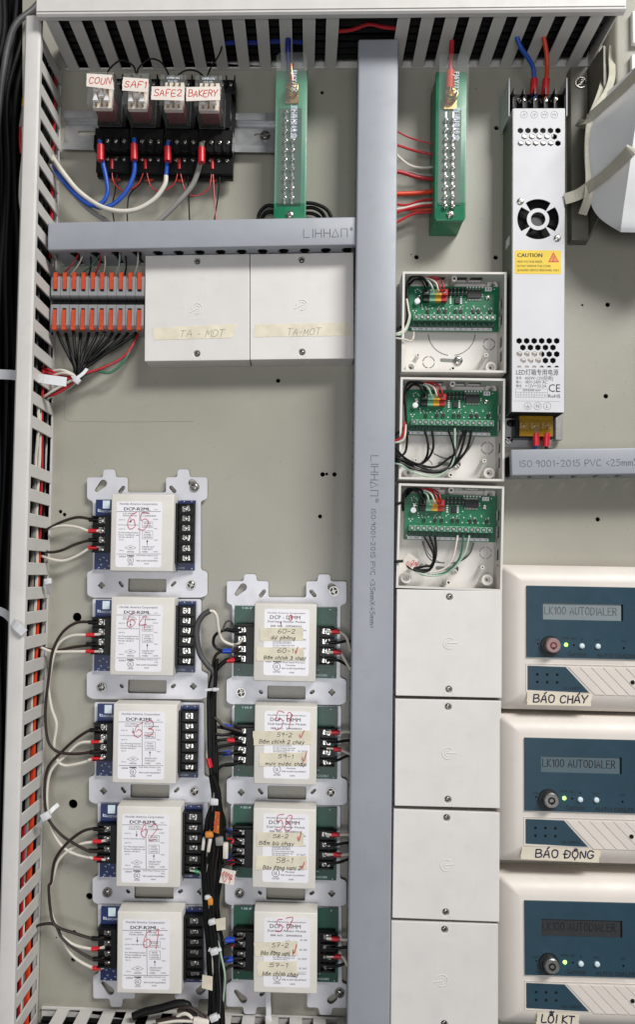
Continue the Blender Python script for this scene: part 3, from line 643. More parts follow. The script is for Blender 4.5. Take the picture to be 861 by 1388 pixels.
def circuit_board(label, at, rot, k, ox, oy, tags):
    """board standing in its box; same drawing units as the box"""
    c, s = math.cos(rot), math.sin(rot)
    S = lambda x, y, d=11.: ZB(x, y, d)
    # board corner relative to the box corner
    dx, dy = 0, 0
    b_at = at + Vector(((dx * c - dy * s) * .001, 0, (dx * s + dy * c) * .001))
    t = thing('circuit_board', label, 'circuit board', b_at, rot, 'green circuit boards in the open boxes')
    b0x, b0y = S(125, 240); bx, by = S(742, 552); z = 10.0
    hs = [circ(*S(x, y), 1.2, 10) for x, y in ((140, 520),)]
    MB().sheet([(b0x, b0y), (bx, b0y), (bx, by), (b0x, by)], hs, z - 1.6, z).build('board', 'pcb_bright', t)
    for (x, y) in ((b0x + 4, b0y - 4), (bx - 4, b0y - 4), (b0x + 4, by + 4), (bx - 4, by + 4)): MB().cyl(x, y, 1.9, z - 1.6, 1.6, 10).build('standoff', 'box_inside', t)
    # long terminal block
    x0, y0 = S(156, 433, 19); x1, y1 = S(722, 476, 19); _, y2 = S(0, 522)
    MB().box(x0, x1, y1, y0, z, z + 9).build('terminal_block', 'terminal_green', t, bev=.3, seg=1)
    fm = MB(); w = (x1 - x0) / 14
    MB().box(x0, x1, y2, y1 - .02, z, z + 4.2).build('terminal_mouth', 'terminal_dark_green', t, bev=.2, seg=1)
    me = mesh_of(MB().box(-.28, .28, y2 - y1, -.05, 0, 6.6)); me_s = mesh_of(MB().ring(0, 0, 0, .5, w * .26, w * .40, 14), smooth=True)
    me_d = mesh_of(MB().cyl(0, 0, 0, .2, w * .27, 12).box(-w * .25, w * .25, -.16, .16, .2, .3), smooth=False)
    for i in range(15):
        place('terminal_fin', me, 'terminal_dark_green', t, (x0 + w * i if i else x0 + .3, y1, z)) if i < 14 else None
    for i in range(14):
        cx, cy = x0 + w * (i + .5), (y0 + y1) / 2
        place('screw_collar', me_s, 'terminal_dark_green', t, (cx, cy, z + 9)); o = place('terminal_screw', me_d, 'metal_dull' if tags[i % len(tags)] else 'screw_dark', t, (cx, cy, z + 9.02))
        o.rotation_euler[2] = rnd.uniform(0, 3)
    a = S(145, 524); b = S(696, 548)
    MB().box(a[0], b[0], b[1], a[1], z, z + .35).build('marking_strip', 'label_white', t)
    m = MB(); names = ['+V', 'GND', '25', 'C', '26', '27', 'C', '28', '29', 'C', '30', '31', 'C', '32']
    for i, nm in enumerate(names): m.text(nm, a[0] + (b[0] - a[0]) * (i + .55) / 14, (a[1] + b[1]) / 2, 1.9, z + .4, .02)
    m.build('printed_text', 'ink_black', t)
    # four coloured plug terminals
    for i, (mt, x) in enumerate((('chip_black', 246), ('terminal_green', 288), ('yellow_plastic', 328), ('red_plastic', 369))):
        a = S(x - 19, 264, 18); b = S(x + 19, 346, 15); mid = S(0, 302, 18)[1]
        q = MB().box(a[0], b[0], mid, a[1], z, z + 8.4).box(a[0], b[0], b[1], mid - .02, z, z + 5.4)
        o = q.build('plug_terminal', mt if mt != 'terminal_green' else 'terminal_green', t, bev=.25, seg=1)
        cx = (a[0] + b[0]) / 2
        MB().ring(cx, (a[1] + mid) / 2, z + 8.4, z + 8.7, 1.2, 1.9, 14).build('screw_collar', mt, o, smooth=True)
        MB().cyl(cx, (a[1] + mid) / 2, z + 8.4, z + 8.55, 1.25, 10).box(cx - 1.1, cx + 1.1, (a[1] + mid) / 2 - .15, (a[1] + mid) / 2 + .15, z + 8.55, z + 8.65).build('terminal_screw', 'screw_dark', o)
    def rect(x0, y0, x1, y1, h, mt, name, bev=0.):
        a = S(x0, y0); b = S(x1, y1); return MB().box(a[0], b[0], b[1], a[1], z, z + h).build(name, mt, t, bev=bev, seg=1)
    rect(526, 272, 620, 326, 2.2, 'chip_black', 'chip', .2)
    pin = mesh_of(MB().box(-.35, .35, -1.1, 1.1, 0, .8))
    for i in range(9):
        for y in (268, 331): c_ = S(532 + i * 10.3, y); place('chip_pin', pin, 'metal_dull', t, (c_[0], c_[1], z))
    me = mesh_of(MB().cyl(0, 0, 0, .5, .8, 8))
    for i in range(6): c_ = S(527 + i * 21, 250); place('solder_pad', me, 'label_white', t, (c_[0], c_[1], z))
    rect(440, 322, 474, 362, 1.6, 'chip_black', 'chip', .2)
    hd = mesh_of(MB().box(-1.15, 1.15, -1.5, 1.5, 0, 2.6)); pn = mesh_of(MB().box(-.3, .3, -.3, .3, 0, 5.2)); sq = mesh_of(MB().box(-.8, .8, -.55, .55, 0, .5))
    for i in range(5):
        for j, y in enumerate((270, 298)):
            c_ = S(408 + i * 26, y); place('pin_header', hd, 'chip_black', t, (c_[0], c_[1], z)); o = place('header_pin', pn, 'metal', t, (c_[0] + .3, c_[1] + .4, z))
    for i in range(4):
        c_ = S(412 + i * 18 if i < 1 else 412, 315 + i * 14); place('resistor', sq, 'label_white', t, (c_[0], c_[1], z)); c_ = S(484, 315 + i * 14); place('resistor', sq, 'metal_dull', t, (c_[0], c_[1], z))
    rect(646, 252, 692, 279, 2.6, 'label_white', 'white_connector', .2)
    rect(655, 258, 664, 273, 2.9, 'metal_dull', 'connector_slot'); rect(674, 258, 683, 273, 2.9, 'metal_dull', 'connector_slot')
    c_ = S(666, 320); screw(t, c_[0], c_[1], z, 2.3, 1.4, 'metal', name='board_screw')
    c_ = S(192, 315); screw(t, c_[0], c_[1], z, 2.3, 1.4, 'metal', name='board_screw')
    c_ = S(180, 352); MB().cyl(c_[0], c_[1], z, z + 4, 2.6, 18).dome(c_[0], c_[1], z + 4, 2.6, .5, 18, 2).build('capacitor', 'label_white', t, smooth=True)
    c_ = S(698, 355); MB().ring(c_[0], c_[1], z + .02, z + .1, 2.4, 2.9, 18, 40, 330).build('printed_ring', 'pcb_green', t)
    # small row of parts over the terminals
    tr = mesh_of(MB().box(-1.3, 1.3, -1.6, 1.6, 0, 1.3)); dot = mesh_of(MB().box(-.5, .5, -.4, .4, 0, .4)); lg = mesh_of(MB().box(-.3, .3, -.7, .7, 0, .5))
    for i, x in enumerate((255, 332, 375, 448, 484, 566, 602, 684)):
        c_ = S(x, 416); place('transistor', tr, 'chip_black', t, (c_[0], c_[1], z))
        for dx_ in (-9, 9): c_ = S(x + dx_, 398); place('transistor_leg', lg, 'metal_dull', t, (c_[0], c_[1], z))
    for i in range(12):
        c_ = S(240 + i * 40 + (i % 3) * 6, 384 + (i % 2) * 8); place('resistor', dot, 'label_white', t, (c_[0], c_[1], z))
        c_ = S(300 + i * 36, 426); place('resistor', dot, 'metal_dull', t, (c_[0], c_[1], z))
    for (x, y) in ((170, 270), (185, 262), (200, 270), (208, 280), (172, 285), (216, 370), (220, 398), (216, 384), (155, 410), (176, 410), (165, 424), (632, 310), (632, 298), (518, 352), (712, 262)):
        c_ = S(x, y); place('resistor', dot, 'label_white' if (x + y) % 2 else 'metal_dull', t, (c_[0], c_[1], z))
    a = S(146, 405); b = S(200, 432); MB().ring(a[0], a[1], z + .02, z + .08, 0.1, 0.2, 6).build('via', 'metal_dull', t)
    m = MB().text('ZONE EXPANDER', *S(590, 372), 1.5, z + .06).text('GND', *S(565, 352), 1.5, z + .06)
    m.text('C', *S(290, 392), 1.6, z + .06)
    m = MB()
    for i in range(6): c_ = S(270 + i * 75, 374); m.box(c_[0] - 1, c_[0] + 1, c_[1] - .15, c_[1] + .15, z + .02, z + .07)
    m.build('silkscreen_dashes', 'ink_white', t)
    return t
OB = []
for (lb, lb2, ox, oy, rot, ow, oh, tg) in (
    ('open white box with no wires on its long green terminal strip', 'green circuit board with an empty long terminal strip', 546.2, 368, R(-.4), 1, 1, (1,)),
    ('open white box crossed by a thick loop of black wires', 'green circuit board with many black wires looping below it', 543.4, 511, R(-.7), 1, 1.005, (1, 1, 0, 0, 1, 1, 0, 0, 0, 0, 0, 1, 1, 1)),
    ('open white box with a paper tag on its wires', 'green circuit board with a paper tag on the wires below it', 541, 655, R(-1.2), 1, 1.015, (1, 1, 0, 0, 0, 1, 1, 1, 0, 0, 0, 1, 1, 1))):
    t, a_, r_, k_ = open_box(lb, ox, oy, rot, ow, oh)
    circuit_board(lb2, a_, r_, k_, ox, oy, tg)
    OB.append((a_, r_, k_))

# ================================================================== alarm modules (two columns)
ZC = 27.0                                  # height of a module's cover over the panel
def basept(u, v, d): q = P(u, v, d); return Vector((q.x, 0, q.z))
def clampscrew():                          # square clamp with a saddle screw, as on barrier strips
    m = MB()
    for sx in (-1, 1):                     # two sloping wings of the wire clamp
        q = [(sx * .5, .9), (sx * 2.5, .2), (sx * 2.7, 1.25), (sx * 1.9, 1.5), (sx * .5, 1.2)]
        vs = [(x, -1.9, z) for x, z in q] + [(x, 1.9, z) for x, z in q]; n = 5
        fs = [tuple(range(n)), tuple(range(n, 2 * n))[::-1]] + [(i, n + i, n + (i + 1) % n, (i + 1) % n) for i in range(n)]
        m.add(vs, fs if sx < 0 else [f_[::-1] for f_ in fs])
    sm = screw_mesh(1.75, 1.5, 12)
    m.add([(x, y, z + .9) for x, y, z in sm.v], sm.f)
    return mesh_of(m, smooth=True)
CLAMP = clampscrew()
class Mod: pass
def ref(ox, oy, sc, cu, cv):
    f_ = LOC(basept(cu, cv, ZC)); return lambda x, y, d: f_(ox + x / sc, oy + y / sc, d)[:2]
# ---- drawings taken from the topmost module of each column
ZA = ref(30, 620, 3.189, 192.2, 722.2); TA = ref(140, 660, 8.61, 192.2, 722.2)
ZD = ref(260, 760, 3.5875, 386.5, 871.2); TD = ref(340, 810, 8.61, 386.5, 871.2)
def plate_mesh(Z, kind, var, geo):
    """kind: first / middle / last, geo: dict of drawing positions"""
    g = geo; d = 5.0; q = lambda x, y: Z(x, y, d); pts = []
    if kind == 'first':
        pts += [(g['el'], g['bt']), (g['el'], g['et']), (g['t0'] - 4, g['et']), (g['t0'], g['tt']), (g['t1'], g['tt']), (g['t1'] + 4, g['et']), (g['e1'], g['et']), (g['e1'], g['nt']),
                (g['e2'], g['nt']), (g['e2'], g['et']), (g['t2'] - 4, g['et']), (g['t2'], g['tt']), (g['t3'], g['tt']), (g['t3'] + 4, g['et']), (g['er'], g['et']), (g['er'], g['bt']), (g['br'], g['bt'] + 12)]
        pts = pts
        left0 = [(g['bl'], g['bt'] + 12)]
    else:
        pts += [(g['bl'], g['cb'] - g['pitch'] + 20), (g['br'], g['cb'] - g['pitch'] + 20)]; left0 = []
    if kind == 'last':
        mid = g['mid2']; my = lambda y: mid - y
        pts += [(g['br'], my(g['bt'] + 12)), (g['er'], my(g['bt'])), (g['er'], my(g['et'])), (g['t3'] + 4, my(g['et'])), (g['t3'], my(g['tt'])), (g['t2'], my(g['tt'])), (g['t2'] - 4, my(g['et'])), (g['e2'], my(g['et'])), (g['e2'], my(g['nt'])),
                (g['e1'], my(g['nt'])), (g['e1'], my(g['et'])), (g['t1'] + 4, my(g['et'])), (g['t1'], my(g['tt'])), (g['t0'], my(g['tt'])), (g['t0'] - 4, my(g['et'])), (g['el'], my(g['et'])), (g['el'], my(g['bt'])), (g['bl'], my(g['bt'] + 12))]
    else:
        pts += [(g['br'], g['ct'] - 10), (g['er'], g['ct']), (g['er'], g['cb'] - 12), (g['br'], g['cb']), (g['bl'], g['cb']), (g['el'], g['cb'] - 12), (g['el'], g['ct']), (g['bl'], g['ct'] - 10)]
    pts += left0
    outer = roundpoly([q(*p) for p in pts], 2.2, 3)
    H = []
    sc = g['s']
    def dia(x, y, r): H.append([q(x - r, y), q(x, y - r), q(x + r, y), q(x, y + r)])
    def sl(x0, y0, x1, y1, r, r1=None): a = q(x0, y0); b = q(x1, y1); H.append(slot(a[0], a[1], b[0], b[1], r, 6, r1))
    cx = (g['el'] + g['er']) / 2
    if kind == 'first':
        sl(g['el'] + 42 * sc, g['et'] + 55 * sc, g['el'] + 70 * sc, g['et'] + 26 * sc, 2.0, 3.6); sl(g['e1'] - 32 * sc, g['et'] + 62 * sc, g['e1'] - 18 * sc, g['et'] + 44 * sc, 1.9)
        sl(g['e2'] + 22 * sc, g['et'] + 44 * sc, g['e2'] + 36 * sc, g['et'] + 60 * sc, 1.9); sl(g['er'] - 66 * sc, g['et'] + 24 * sc, g['er'] - 62 * sc, g['et'] + 26 * sc, 3.6)
    if kind == 'last':
        mid = g['mid2']
        sl(g['el'] + 42 * sc, mid - (g['et'] + 62 * sc), g['el'] + 72 * sc, mid - (g['et'] + 30 * sc), 2.0, 3.6); sl(g['er'] - 74 * sc, mid - (g['et'] + 30 * sc), g['er'] - 60 * sc, mid - (g['et'] + 42 * sc), 3.4)
        sl(g['e1'] - 18 * sc, mid - (g['nt'] - 4 * sc), g['e1'] - 30 * sc, mid - (g['nt'] - 18 * sc), 1.8)
    else:
        by = (g['ct'] + g['cb']) / 2 + 2 * sc
        H.append(rrect(*[v for v in (q(cx - 83 * sc, by)[0], q(cx + 83 * sc, by)[0], q(cx, by + 29 * sc)[1], q(cx, by - 29 * sc)[1])], 1.4, 3))
        x = g['el'] + 58 * sc; y = by
        if var == 'R':
            dia(x + 4 * sc, y, 17 * sc); sl(cx - 118 * sc, y - 12 * sc, cx - 108 * sc, y + 2 * sc, 1.5); sl(cx + 108 * sc, y, cx + 120 * sc, y - 12 * sc, 1.4)
        else:
            dia(g['er'] - 62 * sc, y - 2 * sc, 17 * sc); sl(cx - 112 * sc, y - 4 * sc, cx - 108 * sc, y, 1.6); sl(cx + 108 * sc, y, cx + 116 * sc, y - 6 * sc, 1.6)
    MBm = MB().sheet(outer, H, 3.4, 5.0)
    # the ring mark of a punched blank beside the diamond
    if kind != 'last':
        by = (g['ct'] + g['cb']) / 2
        a = q(g['er'] - 84 * sc, by + 18 * sc) if var == 'L' else q(g['el'] + 40 * sc, by + 22 * sc)
        MBm.ring(a[0], a[1], 4.9, 5.1, 3.3, 3.7, 18)
        for (x, y) in ((cx, g['ct'] + 18 * sc), (cx, g['cb'] - 8 * sc)): a = q(x, y); MBm.ring(a[0], a[1], 4.9, 5.3, 1.1, 1.7, 12)
    return mesh_of(MBm), None
geoA = dict(el=280, er=800, bl=305, br=772, et=86, tt=52, t0=352, t1=400, t2=674, t3=720, e1=455, e2=622, nt=152, bt=178, ct=496, cb=606, pitch=447, mid2=653, s=1.0)
geoD = dict(el=170, er=752, bl=196, br=722, et=100, tt=66, t0=255, t1=311, t2=615, t3=671, e1=371, e2=556, nt=178, bt=205, ct=578, cb=700, pitch=497, mid2=798, s=1.125)

# ---- printed label of the relay modules
def lines(m, T, segs, w, z):
    for a, b in segs: m.ribbon([T(*a, ZC), T(*b, ZC)], w, z)
def tx(m, T, body, x, y, w, hpx, z, bold=0., al='CENTER'):
    p = T(x, y, ZC); q = T(x + w, y, ZC)
    m.text(body, p[0], p[1], hpx / 8.61 / 1.507 * 1.42, z, bold, al, width=q[0] - p[0], res=2)
def relay_print():
    m = MB(); z = ZC + .22; T = TA; t = lambda *a, **k: tx(m, T, *a, z, **k)
    t('Hochiki America Corporation', 410, 198, 440, 25); t('DCP-R2ML', 395, 257, 305, 36, bold=.035); t('HCF', 612, 265, 40, 12)
    lines(m, T, [((155, 288), (665, 288)), ((423, 290), (423, 780)), ((155, 783), (665, 783))], .34, z)
    for b, x, y, w_, h in (('S-SC WIRING', 300, 311, 140, 14), ('POWER LIMITED', 310, 336, 165, 14), ('SER NO.', 490, 309, 80, 14), ('112300404', 530, 338, 165, 18), ('OUT S+', 218, 384, 76, 13), ('COM1', 606, 379, 60, 13),
                        ('For Dry Contact Relay Use Only', 292, 443, 236, 13), ('OUT S-', 218, 490, 76, 13), ('NC1', 613, 488, 42, 13), ('For Mounting Position', 292, 533, 232, 16), ('Power Installation, see', 294, 559, 236, 16), ('HA-06-140-RL/T', 265, 586, 180, 16),
                        ('IN S+', 212, 616, 56, 13), ('IN S-', 214, 741, 56, 13), ('NO1', 613, 622, 42, 13), ('CROSS OUT', 522, 700, 145, 17), ('TYPE NOT', 512, 728, 125, 17), ('USED', 484, 757, 70, 17), ('COM2', 607, 757, 58, 14),
                        ('POWER', 516, 427, 80, 17), ('LIMITED', 516, 456, 92, 17), ('NON', 512, 533, 58, 16), ('POWER', 516, 560, 84, 16), ('LIMITED', 516, 587, 92, 16), ('S3054', 221, 812, 76, 19), ('Dual Relay Module Unit', 510, 801, 250, 14),
                        ('NO2', 616, 831, 42, 13), ('FIRE ALARM EQUIPMENT', 510, 863, 250, 16), ('1SW0', 502, 897, 54, 16), ('LISTED', 316, 904, 62, 18), ('UL', 315, 853, 34, 34), ('FM', 316, 711, 30, 20), ('APPROVED', 316, 758, 82, 16)):
        t(b, x, y, w_, h, bold=.012)
    t('WARNING', 316, 804, 84, 18, bold=.05)
    for (x0, y0, x1, y1) in ((455, 408, 576, 474), (455, 514, 576, 606)): lines(m, T, [((x0, y0), (x1, y0)), ((x1, y0), (x1, y1)), ((x1, y1), (x0, y1)), ((x0, y1), (x0, y0))], .22, z)
    lines(m, T, [((252, 710), (316, 682)), ((316, 682), (380, 710)), ((380, 710), (316, 738)), ((316, 738), (252, 710))], .22, z)
    lines(m, T, [((318, 360), (318, 400)), ((512, 640), (512, 678))], .4, z)
    a = [T(*p, ZC) for p in ((306, 396), (330, 396), (318, 422))]; m.add([(x, y, z + .01) for x, y in a], [(0, 2, 1)])
    a = [T(*p, ZC) for p in ((500, 642), (524, 642), (512, 616))]; m.add([(x, y, z + .01) for x, y in a], [(0, 1, 2)])
    c = T(316, 853, ZC); m.ring(c[0], c[1], z - .01, z, 2.5, 2.85, 20)
    return mesh_of(m)
def dimm_print():
    m = MB(); z = ZC + .22; T = TD; t = lambda *a, **k: tx(m, T, *a, z, **k)
    t('Hochiki America Corporation', 415, 180, 440, 17, bold=.012); t('DCP - DIMM', 400, 231, 352, 42, bold=.014); t('Dual Input Monitor Module', 418, 281, 440, 23, bold=.015); t('SER NO.  209300555', 410, 333, 360, 20, bold=.02)
    for b, x, y, w_, h in (('S+ IN', 608, 382, 76, 20), ('SC IN', 602, 490, 82, 20), ('S+ OUT', 596, 594, 100, 20), ('SC OUT', 600, 700, 92, 20), ('Input 2', 216, 426, 62, 16), ('Input 1', 230, 638, 84, 16), ('POWER LIMITED', 364, 519, 184, 15),
                        ('For Dry Contact Use Only', 386, 557, 256, 16), ('For Power Limitation, see', 380, 580, 240, 15), ('HA-06-215 Rev. 1', 350, 600, 180, 14), ('S3054', 206, 750, 66, 15), ('Dual Input Monitor', 505, 757, 265, 17),
                        ('Module', 466, 790, 108, 17), ('FIRE ALARM EQUIPMENT', 500, 828, 280, 16), ('1SW0', 480, 876, 58, 18), ('LISTED', 303, 866, 82, 20), ('UL', 303, 805, 40, 38), ('FM', 430, 412, 30, 18)):
        t(b, x, y, w_, h, bold=.012)
    t('WARNING', 310, 750, 100, 16, bold=.05)
    for (x0, y0, x1, y1) in ((262, 503, 468, 536),): lines(m, T, [((x0, y0), (x1, y0)), ((x1, y0), (x1, y1)), ((x1, y1), (x0, y1)), ((x0, y1), (x0, y0))], .22, z)
    lines(m, T, [((360, 412), (430, 386)), ((430, 386), (500, 412)), ((500, 412), (430, 440)), ((430, 440), (360, 412)), ((170, 740), (640, 740))], .18, z)
    c = T(303, 805, ZC); m.ring(c[0], c[1], z - .01, z, 3.0, 3.4, 22)
    return mesh_of(m)
def rect_of(Z, x0, y0, x1, y1, d): a = Z(x0, y0, d); b = Z(x1, y1, d); return (a[0], b[0], b[1], a[1])
CACHE = {}
def cached(k, fn):
    if k not in CACHE: CACHE[k] = fn()
    return CACHE[k]
def module(style, label, cu, cv, rot, kind, var, red):
    rot += random.Random(int(cv)).uniform(-.006, .006); at = basept(cu, cv, ZC); lf = LOC(at, rot)
    A = style == 'relay'; Z = ZA if A else ZD; T = TA if A else TD; geo = geoA if A else geoD
    t = thing('relay_module' if A else 'monitor_module', label, 'alarm module', at, rot, 'relay modules in a column' if A else 'input monitor modules in a column')
    pm = cached((style, kind, var), lambda: plate_mesh(Z, kind, var, geo)[0])
    place('mounting_plate', pm, 'steel_plate', t)
    # board
    if A: b0 = rect_of(Z, 318, 182, 744, 490, 9)
    else: b0 = rect_of(Z, 208, 220, 704, 572, 9)
    def bd():
        m = MB(); m.box(b0[0], b0[1], b0[2], b0[3], 7.4, 9)
        return mesh_of(m)
    place('circuit_board', cached((style, 'pcb'), bd), 'pcb_blue' if A else 'pcb_green', t)
    def so():
        m = MB()
        for x in (b0[0] + 3, b0[1] - 3):
            for y in (b0[2] + 3, b0[3] - 3): m.cyl(x, y, 4.9, 7.4, 1.6, 10)
        return mesh_of(m)
    place('standoffs', cached((style, 'so'), so), 'label_white', t)['kind'] = 'stuff'
    def silk():
        m = MB(); z = 9.06
        if A:
            a = Z(366, 233, 9); m.text('HOCHIKI', a[0], a[1], 2.9, z, .01); a = Z(331, 228, 9); m.box(a[0] - 1, a[0] - .3, a[1] - 1.5, a[1] + 1.2, z - .03, z); m.ring(a[0] + .9, a[1] - .4, z - .03, z, .7, 1.2, 12)
            a = Z(668, 187, 9); m.text('REV F', a[0] + .5, a[1], 2.4, z, .01); a = Z(685, 478, 9); m.text('CD-000', a[0], a[1], 2.4, z, .01)
            for (x, y) in ((335, 440), (350, 432), (365, 445), (340, 462), (372, 468), (355, 480), (330, 475)):
                a = Z(x, y, 9); m.box(a[0] - .9, a[0] + .9, a[1] - .2, a[1] + .1, z - .03, z); m.box(a[0] + .4, a[0] + .7, a[1] - 1.1, a[1] + .5, z - .02, z + .01)
            for (x, y) in ((326, 483), (733, 190), (733, 482), (700, 190)): a = Z(x, y, 9); m.cyl(a[0], a[1], z - .03, z, .5, 8)
        else:
            a = Z(268, 231, 9); m.text('V 305 dP', a[0], a[1], 2.6, z, .01); a = Z(630, 556, 9); m.text('HOCHIKI', a[0], a[1], 2.8, z, .01); a = Z(612, 530, 9); m.text('7N', a[0], a[1], 2.2, z, .01)
            for (x, y) in ((673, 237), (686, 565), (222, 562), (228, 530)): a = Z(x, y, 9); m.cyl(a[0], a[1], z - .03, z, .5, 8)
        return mesh_of(m)
    place('board_print', cached((style, 'silk'), silk), 'ink_white', t)['kind'] = 'stuff'
    if A:
        a = rect_of(Z, 348, 186, 378, 221, 9.4); place('barcode_patch', cached((style, 'bp'), lambda: mesh_of(MB().box(a[0], a[1], a[2], a[3], 9, 9.3))), 'button_white', t)
    # barrier strips
    if A: strips = ((306, 252, 386, 412, 345, (272, 314, 356, 397)), (648, 200, 742, 458, 708, (222, 263, 305, 346, 393, 434)))
    else: strips = ((206, 316, 302, 500, 244, (335, 382, 430, 477)), (604, 320, 692, 506, 655, (343, 390, 437, 484)))
    for si, (x0, y0, x1, y1, sx, sy) in enumerate(strips):
        def strip():
            m = MB(); r = rect_of(Z, x0, y0, x1, y1, 13)
            m.box(r[0], r[1], r[2], r[3], 9.02, 14.2)
            ys = [Z(0, (sy[i] + sy[i + 1]) / 2, 17)[1] for i in range(len(sy) - 1)]
            ys = [r[3] - .8] + ys + [r[2] + .8]
            xs = Z(sx, 0, 15)[0]
            for y in ys: m.box(r[0] + .4, r[1] - .4, y - .55, y + .55, 14.1, 19)
            if si == 0: m.box(xs + 5.2, r[1], r[2] + .02, r[3] - .02, 14.1, 19.6)
            else: m.box(r[0], xs - 5.6, r[2] + .02, r[3] - .02, 14.1, 19.6)
            return mesh_of(m, .25, 1, smooth=False)
        o = place('terminal_strip', cached((style, 'st', si), strip), 'black_plastic', t)
        for y in sy:
            p = Z(sx, y, 15.5); q_ = place('terminal_screw', CLAMP, 'metal', o, (p[0], p[1], 14.1)); q_.rotation_euler[2] = rnd.uniform(-.2, .2); q_.scale = (1.35, 1.3, 1)
    if not A:
        a = rect_of(Z, 215, 308, 298, 316, 19); place('marking_strip', cached((style, 'ms'), lambda: mesh_of(MB().box(a[0], a[1], a[2] - .6, a[3], 9.02, 17.5))), 'black_plastic', t)
    # cover, label, print
    r = rect_of(Z, 386, 158, 650, 495, ZC) if A else rect_of(Z, 305, 208, 603, 591, ZC)
    def cov():
        m = MB(); m.frus((r[0] - .5, r[1] + .5, r[2] - .5, r[3] + .5), r, 7, ZC); return mesh_of(m, 1.1, 3)
    place('cover', cached((style, 'cov'), cov), 'cover_cream', t)
    lr = rect_of(T, 155, 168, 672, 942, ZC) if A else rect_of(T, 158, 130, 676, 916, ZC)
    lb = place('label', cached((style, 'lab'), lambda: mesh_of(MB().prism(rrect(*lr, 2.2, 4), ZC - .1, ZC + .12))), 'label_white', t)
    place('printed_text', cached((style, 'print'), relay_print if A else dimm_print), 'ink_black', lb)
    # mounting screws
    def ms(x, y):
        p = Z(x, y, 6); screw(t, p[0], p[1], 5, 3.6, 2.6, 'screw_dark', washer=4.6, name='mounting_screw')
    g = geo; s = g['s']; by = (g['ct'] + g['cb']) / 2
    if kind == 'first': ms(g['er'] - 55 * s, g['et'] + 42 * s)
    if kind == 'last':
        if not A: ms(g['er'] - 36 * s, g['mid2'] - (g['et'] + 62 * s))
    else: ms(g['er'] - 70 * s, by) if var == 'R' else ms(g['el'] + 62 * s, by + 4)
    if red:
        m = MB(); (body, u0, v0, u1, v1) = red; a = lf(u0, v1, ZC); b = lf(u1, v0, ZC)
        pen(m, body, a[0], a[1], b[1] - a[1], .5, ZC + .6, width=b[0] - a[0], slant=.12, jit=.3, seed=int(body) if body.isdigit() else 4, smooth=4)
        m.build('handwriting', 'ink_red', lb)
    return t, lf, lb
MODS = {}
for (n_, cu, cv, rot, kind, var, red, lb) in (
    (65, 192.2, 722.2, 0, 'first', 'R', ('65', 171, 693, 200, 716), 'topmost blue board relay module, its plate ears bare, marked 65'),
    (64, 192.2, 862.8, 0, 'middle', 'L', ('64', 170, 832, 199, 850), 'second blue board relay module below its column top, marked 64'),
    (63, 195.6, 1008.2, R(.2), 'middle', 'R', ('63', 181, 979, 207, 999), 'relay module halfway down the blue board column, marked 63'),
    (62, 200.8, 1148, R(.6), 'middle', 'L', ('62', 190, 1115, 212, 1136), 'relay module just above the lowest of the blue board column, marked 62'),
    (61, 202.0, 1291.5, R(.8), 'last', 'L', ('61', 193, 1261, 212, 1284), 'lowest blue board relay module, just above the slotted foot duct, marked 61')):
    MODS[n_] = module('relay', lb, cu, cv, rot, kind, var, red)
for (n_, cu, cv, rot, kind, var, red, lb) in (
    (60, 386.5, 871.2, R(-.1), 'first', 'L', None, 'topmost green board monitor module, without big red numerals'),
    (59, 387, 1010.3, R(-.2), 'middle', 'R', ('59', 371, 965, 394, 988), 'second green board monitor module below its column top, marked 59'),
    (58, 385.4, 1150.3, R(.1), 'middle', 'L', ('58', 373, 1104, 394, 1125), 'monitor module just above the lowest of the green board column, marked 58'),
    (57, 387, 1291.5, R(.2), 'last', 'R', ('57', 372, 1245, 396, 1261), 'lowest green board monitor module, just above the slotted foot duct, marked 57')):
    MODS[n_] = module('dimm', lb, cu, cv, rot, kind, var, red)
# tapes with handwriting on the monitor modules: (corners, [(text, x0, x1, baseline, height)]) in 8.61 per pixel
TP = {
60: (340, 810, [([(105, 352), (612, 350), (610, 500), (107, 505)], [('60-2', 310, 512, 415, 50), ('dự phòng', 235, 515, 482, 36)]), ([(60, 580), (622, 582), (620, 735), (62, 740)], [('60-1', 305, 490, 640, 46), ('Bấm chính 3 chay', 150, 640, 715, 36)])], [(520, 548, 648, 60)]),
59: (340, 950, [([(25, 352), (725, 345), (716, 510), (32, 516)], [('59-2', 300, 476, 415, 44), ('Bấm chính 2 chay', 95, 620, 490, 40)]), ([(100, 606), (655, 602), (655, 758), (102, 764)], [('59-1', 315, 490, 665, 40), ('mực nước thấp', 170, 640, 745, 34)])], [(566, 622, 425, 70), (598, 655, 705, 100)]),
58: (340, 1090, [([(70, 326), (618, 335), (618, 488), (70, 490)], [('58-2', 255, 432, 392, 40), ('Bấm bù chay', 95, 500, 468, 38)]), ([(70, 602), (655, 605), (660, 760), (46, 765)], [('58-1', 290, 482, 680, 56), ('Báo động vani 2', 140, 582, 752, 38)])], [(548, 592, 425, 95), (590, 625, 748, 66)]),
57: (340, 1235, [([(35, 366), (545, 346), (550, 515), (50, 520)], [('57-2', 240, 436, 415, 44), ('Báo động vani 1', 115, 490, 502, 42)]), ([(72, 586), (530, 585), (550, 748), (76, 756)], [('57-1', 215, 422, 646, 42), ('bấm chính chay', 135, 550, 745, 42)])], [(492, 536, 490, 90)])}
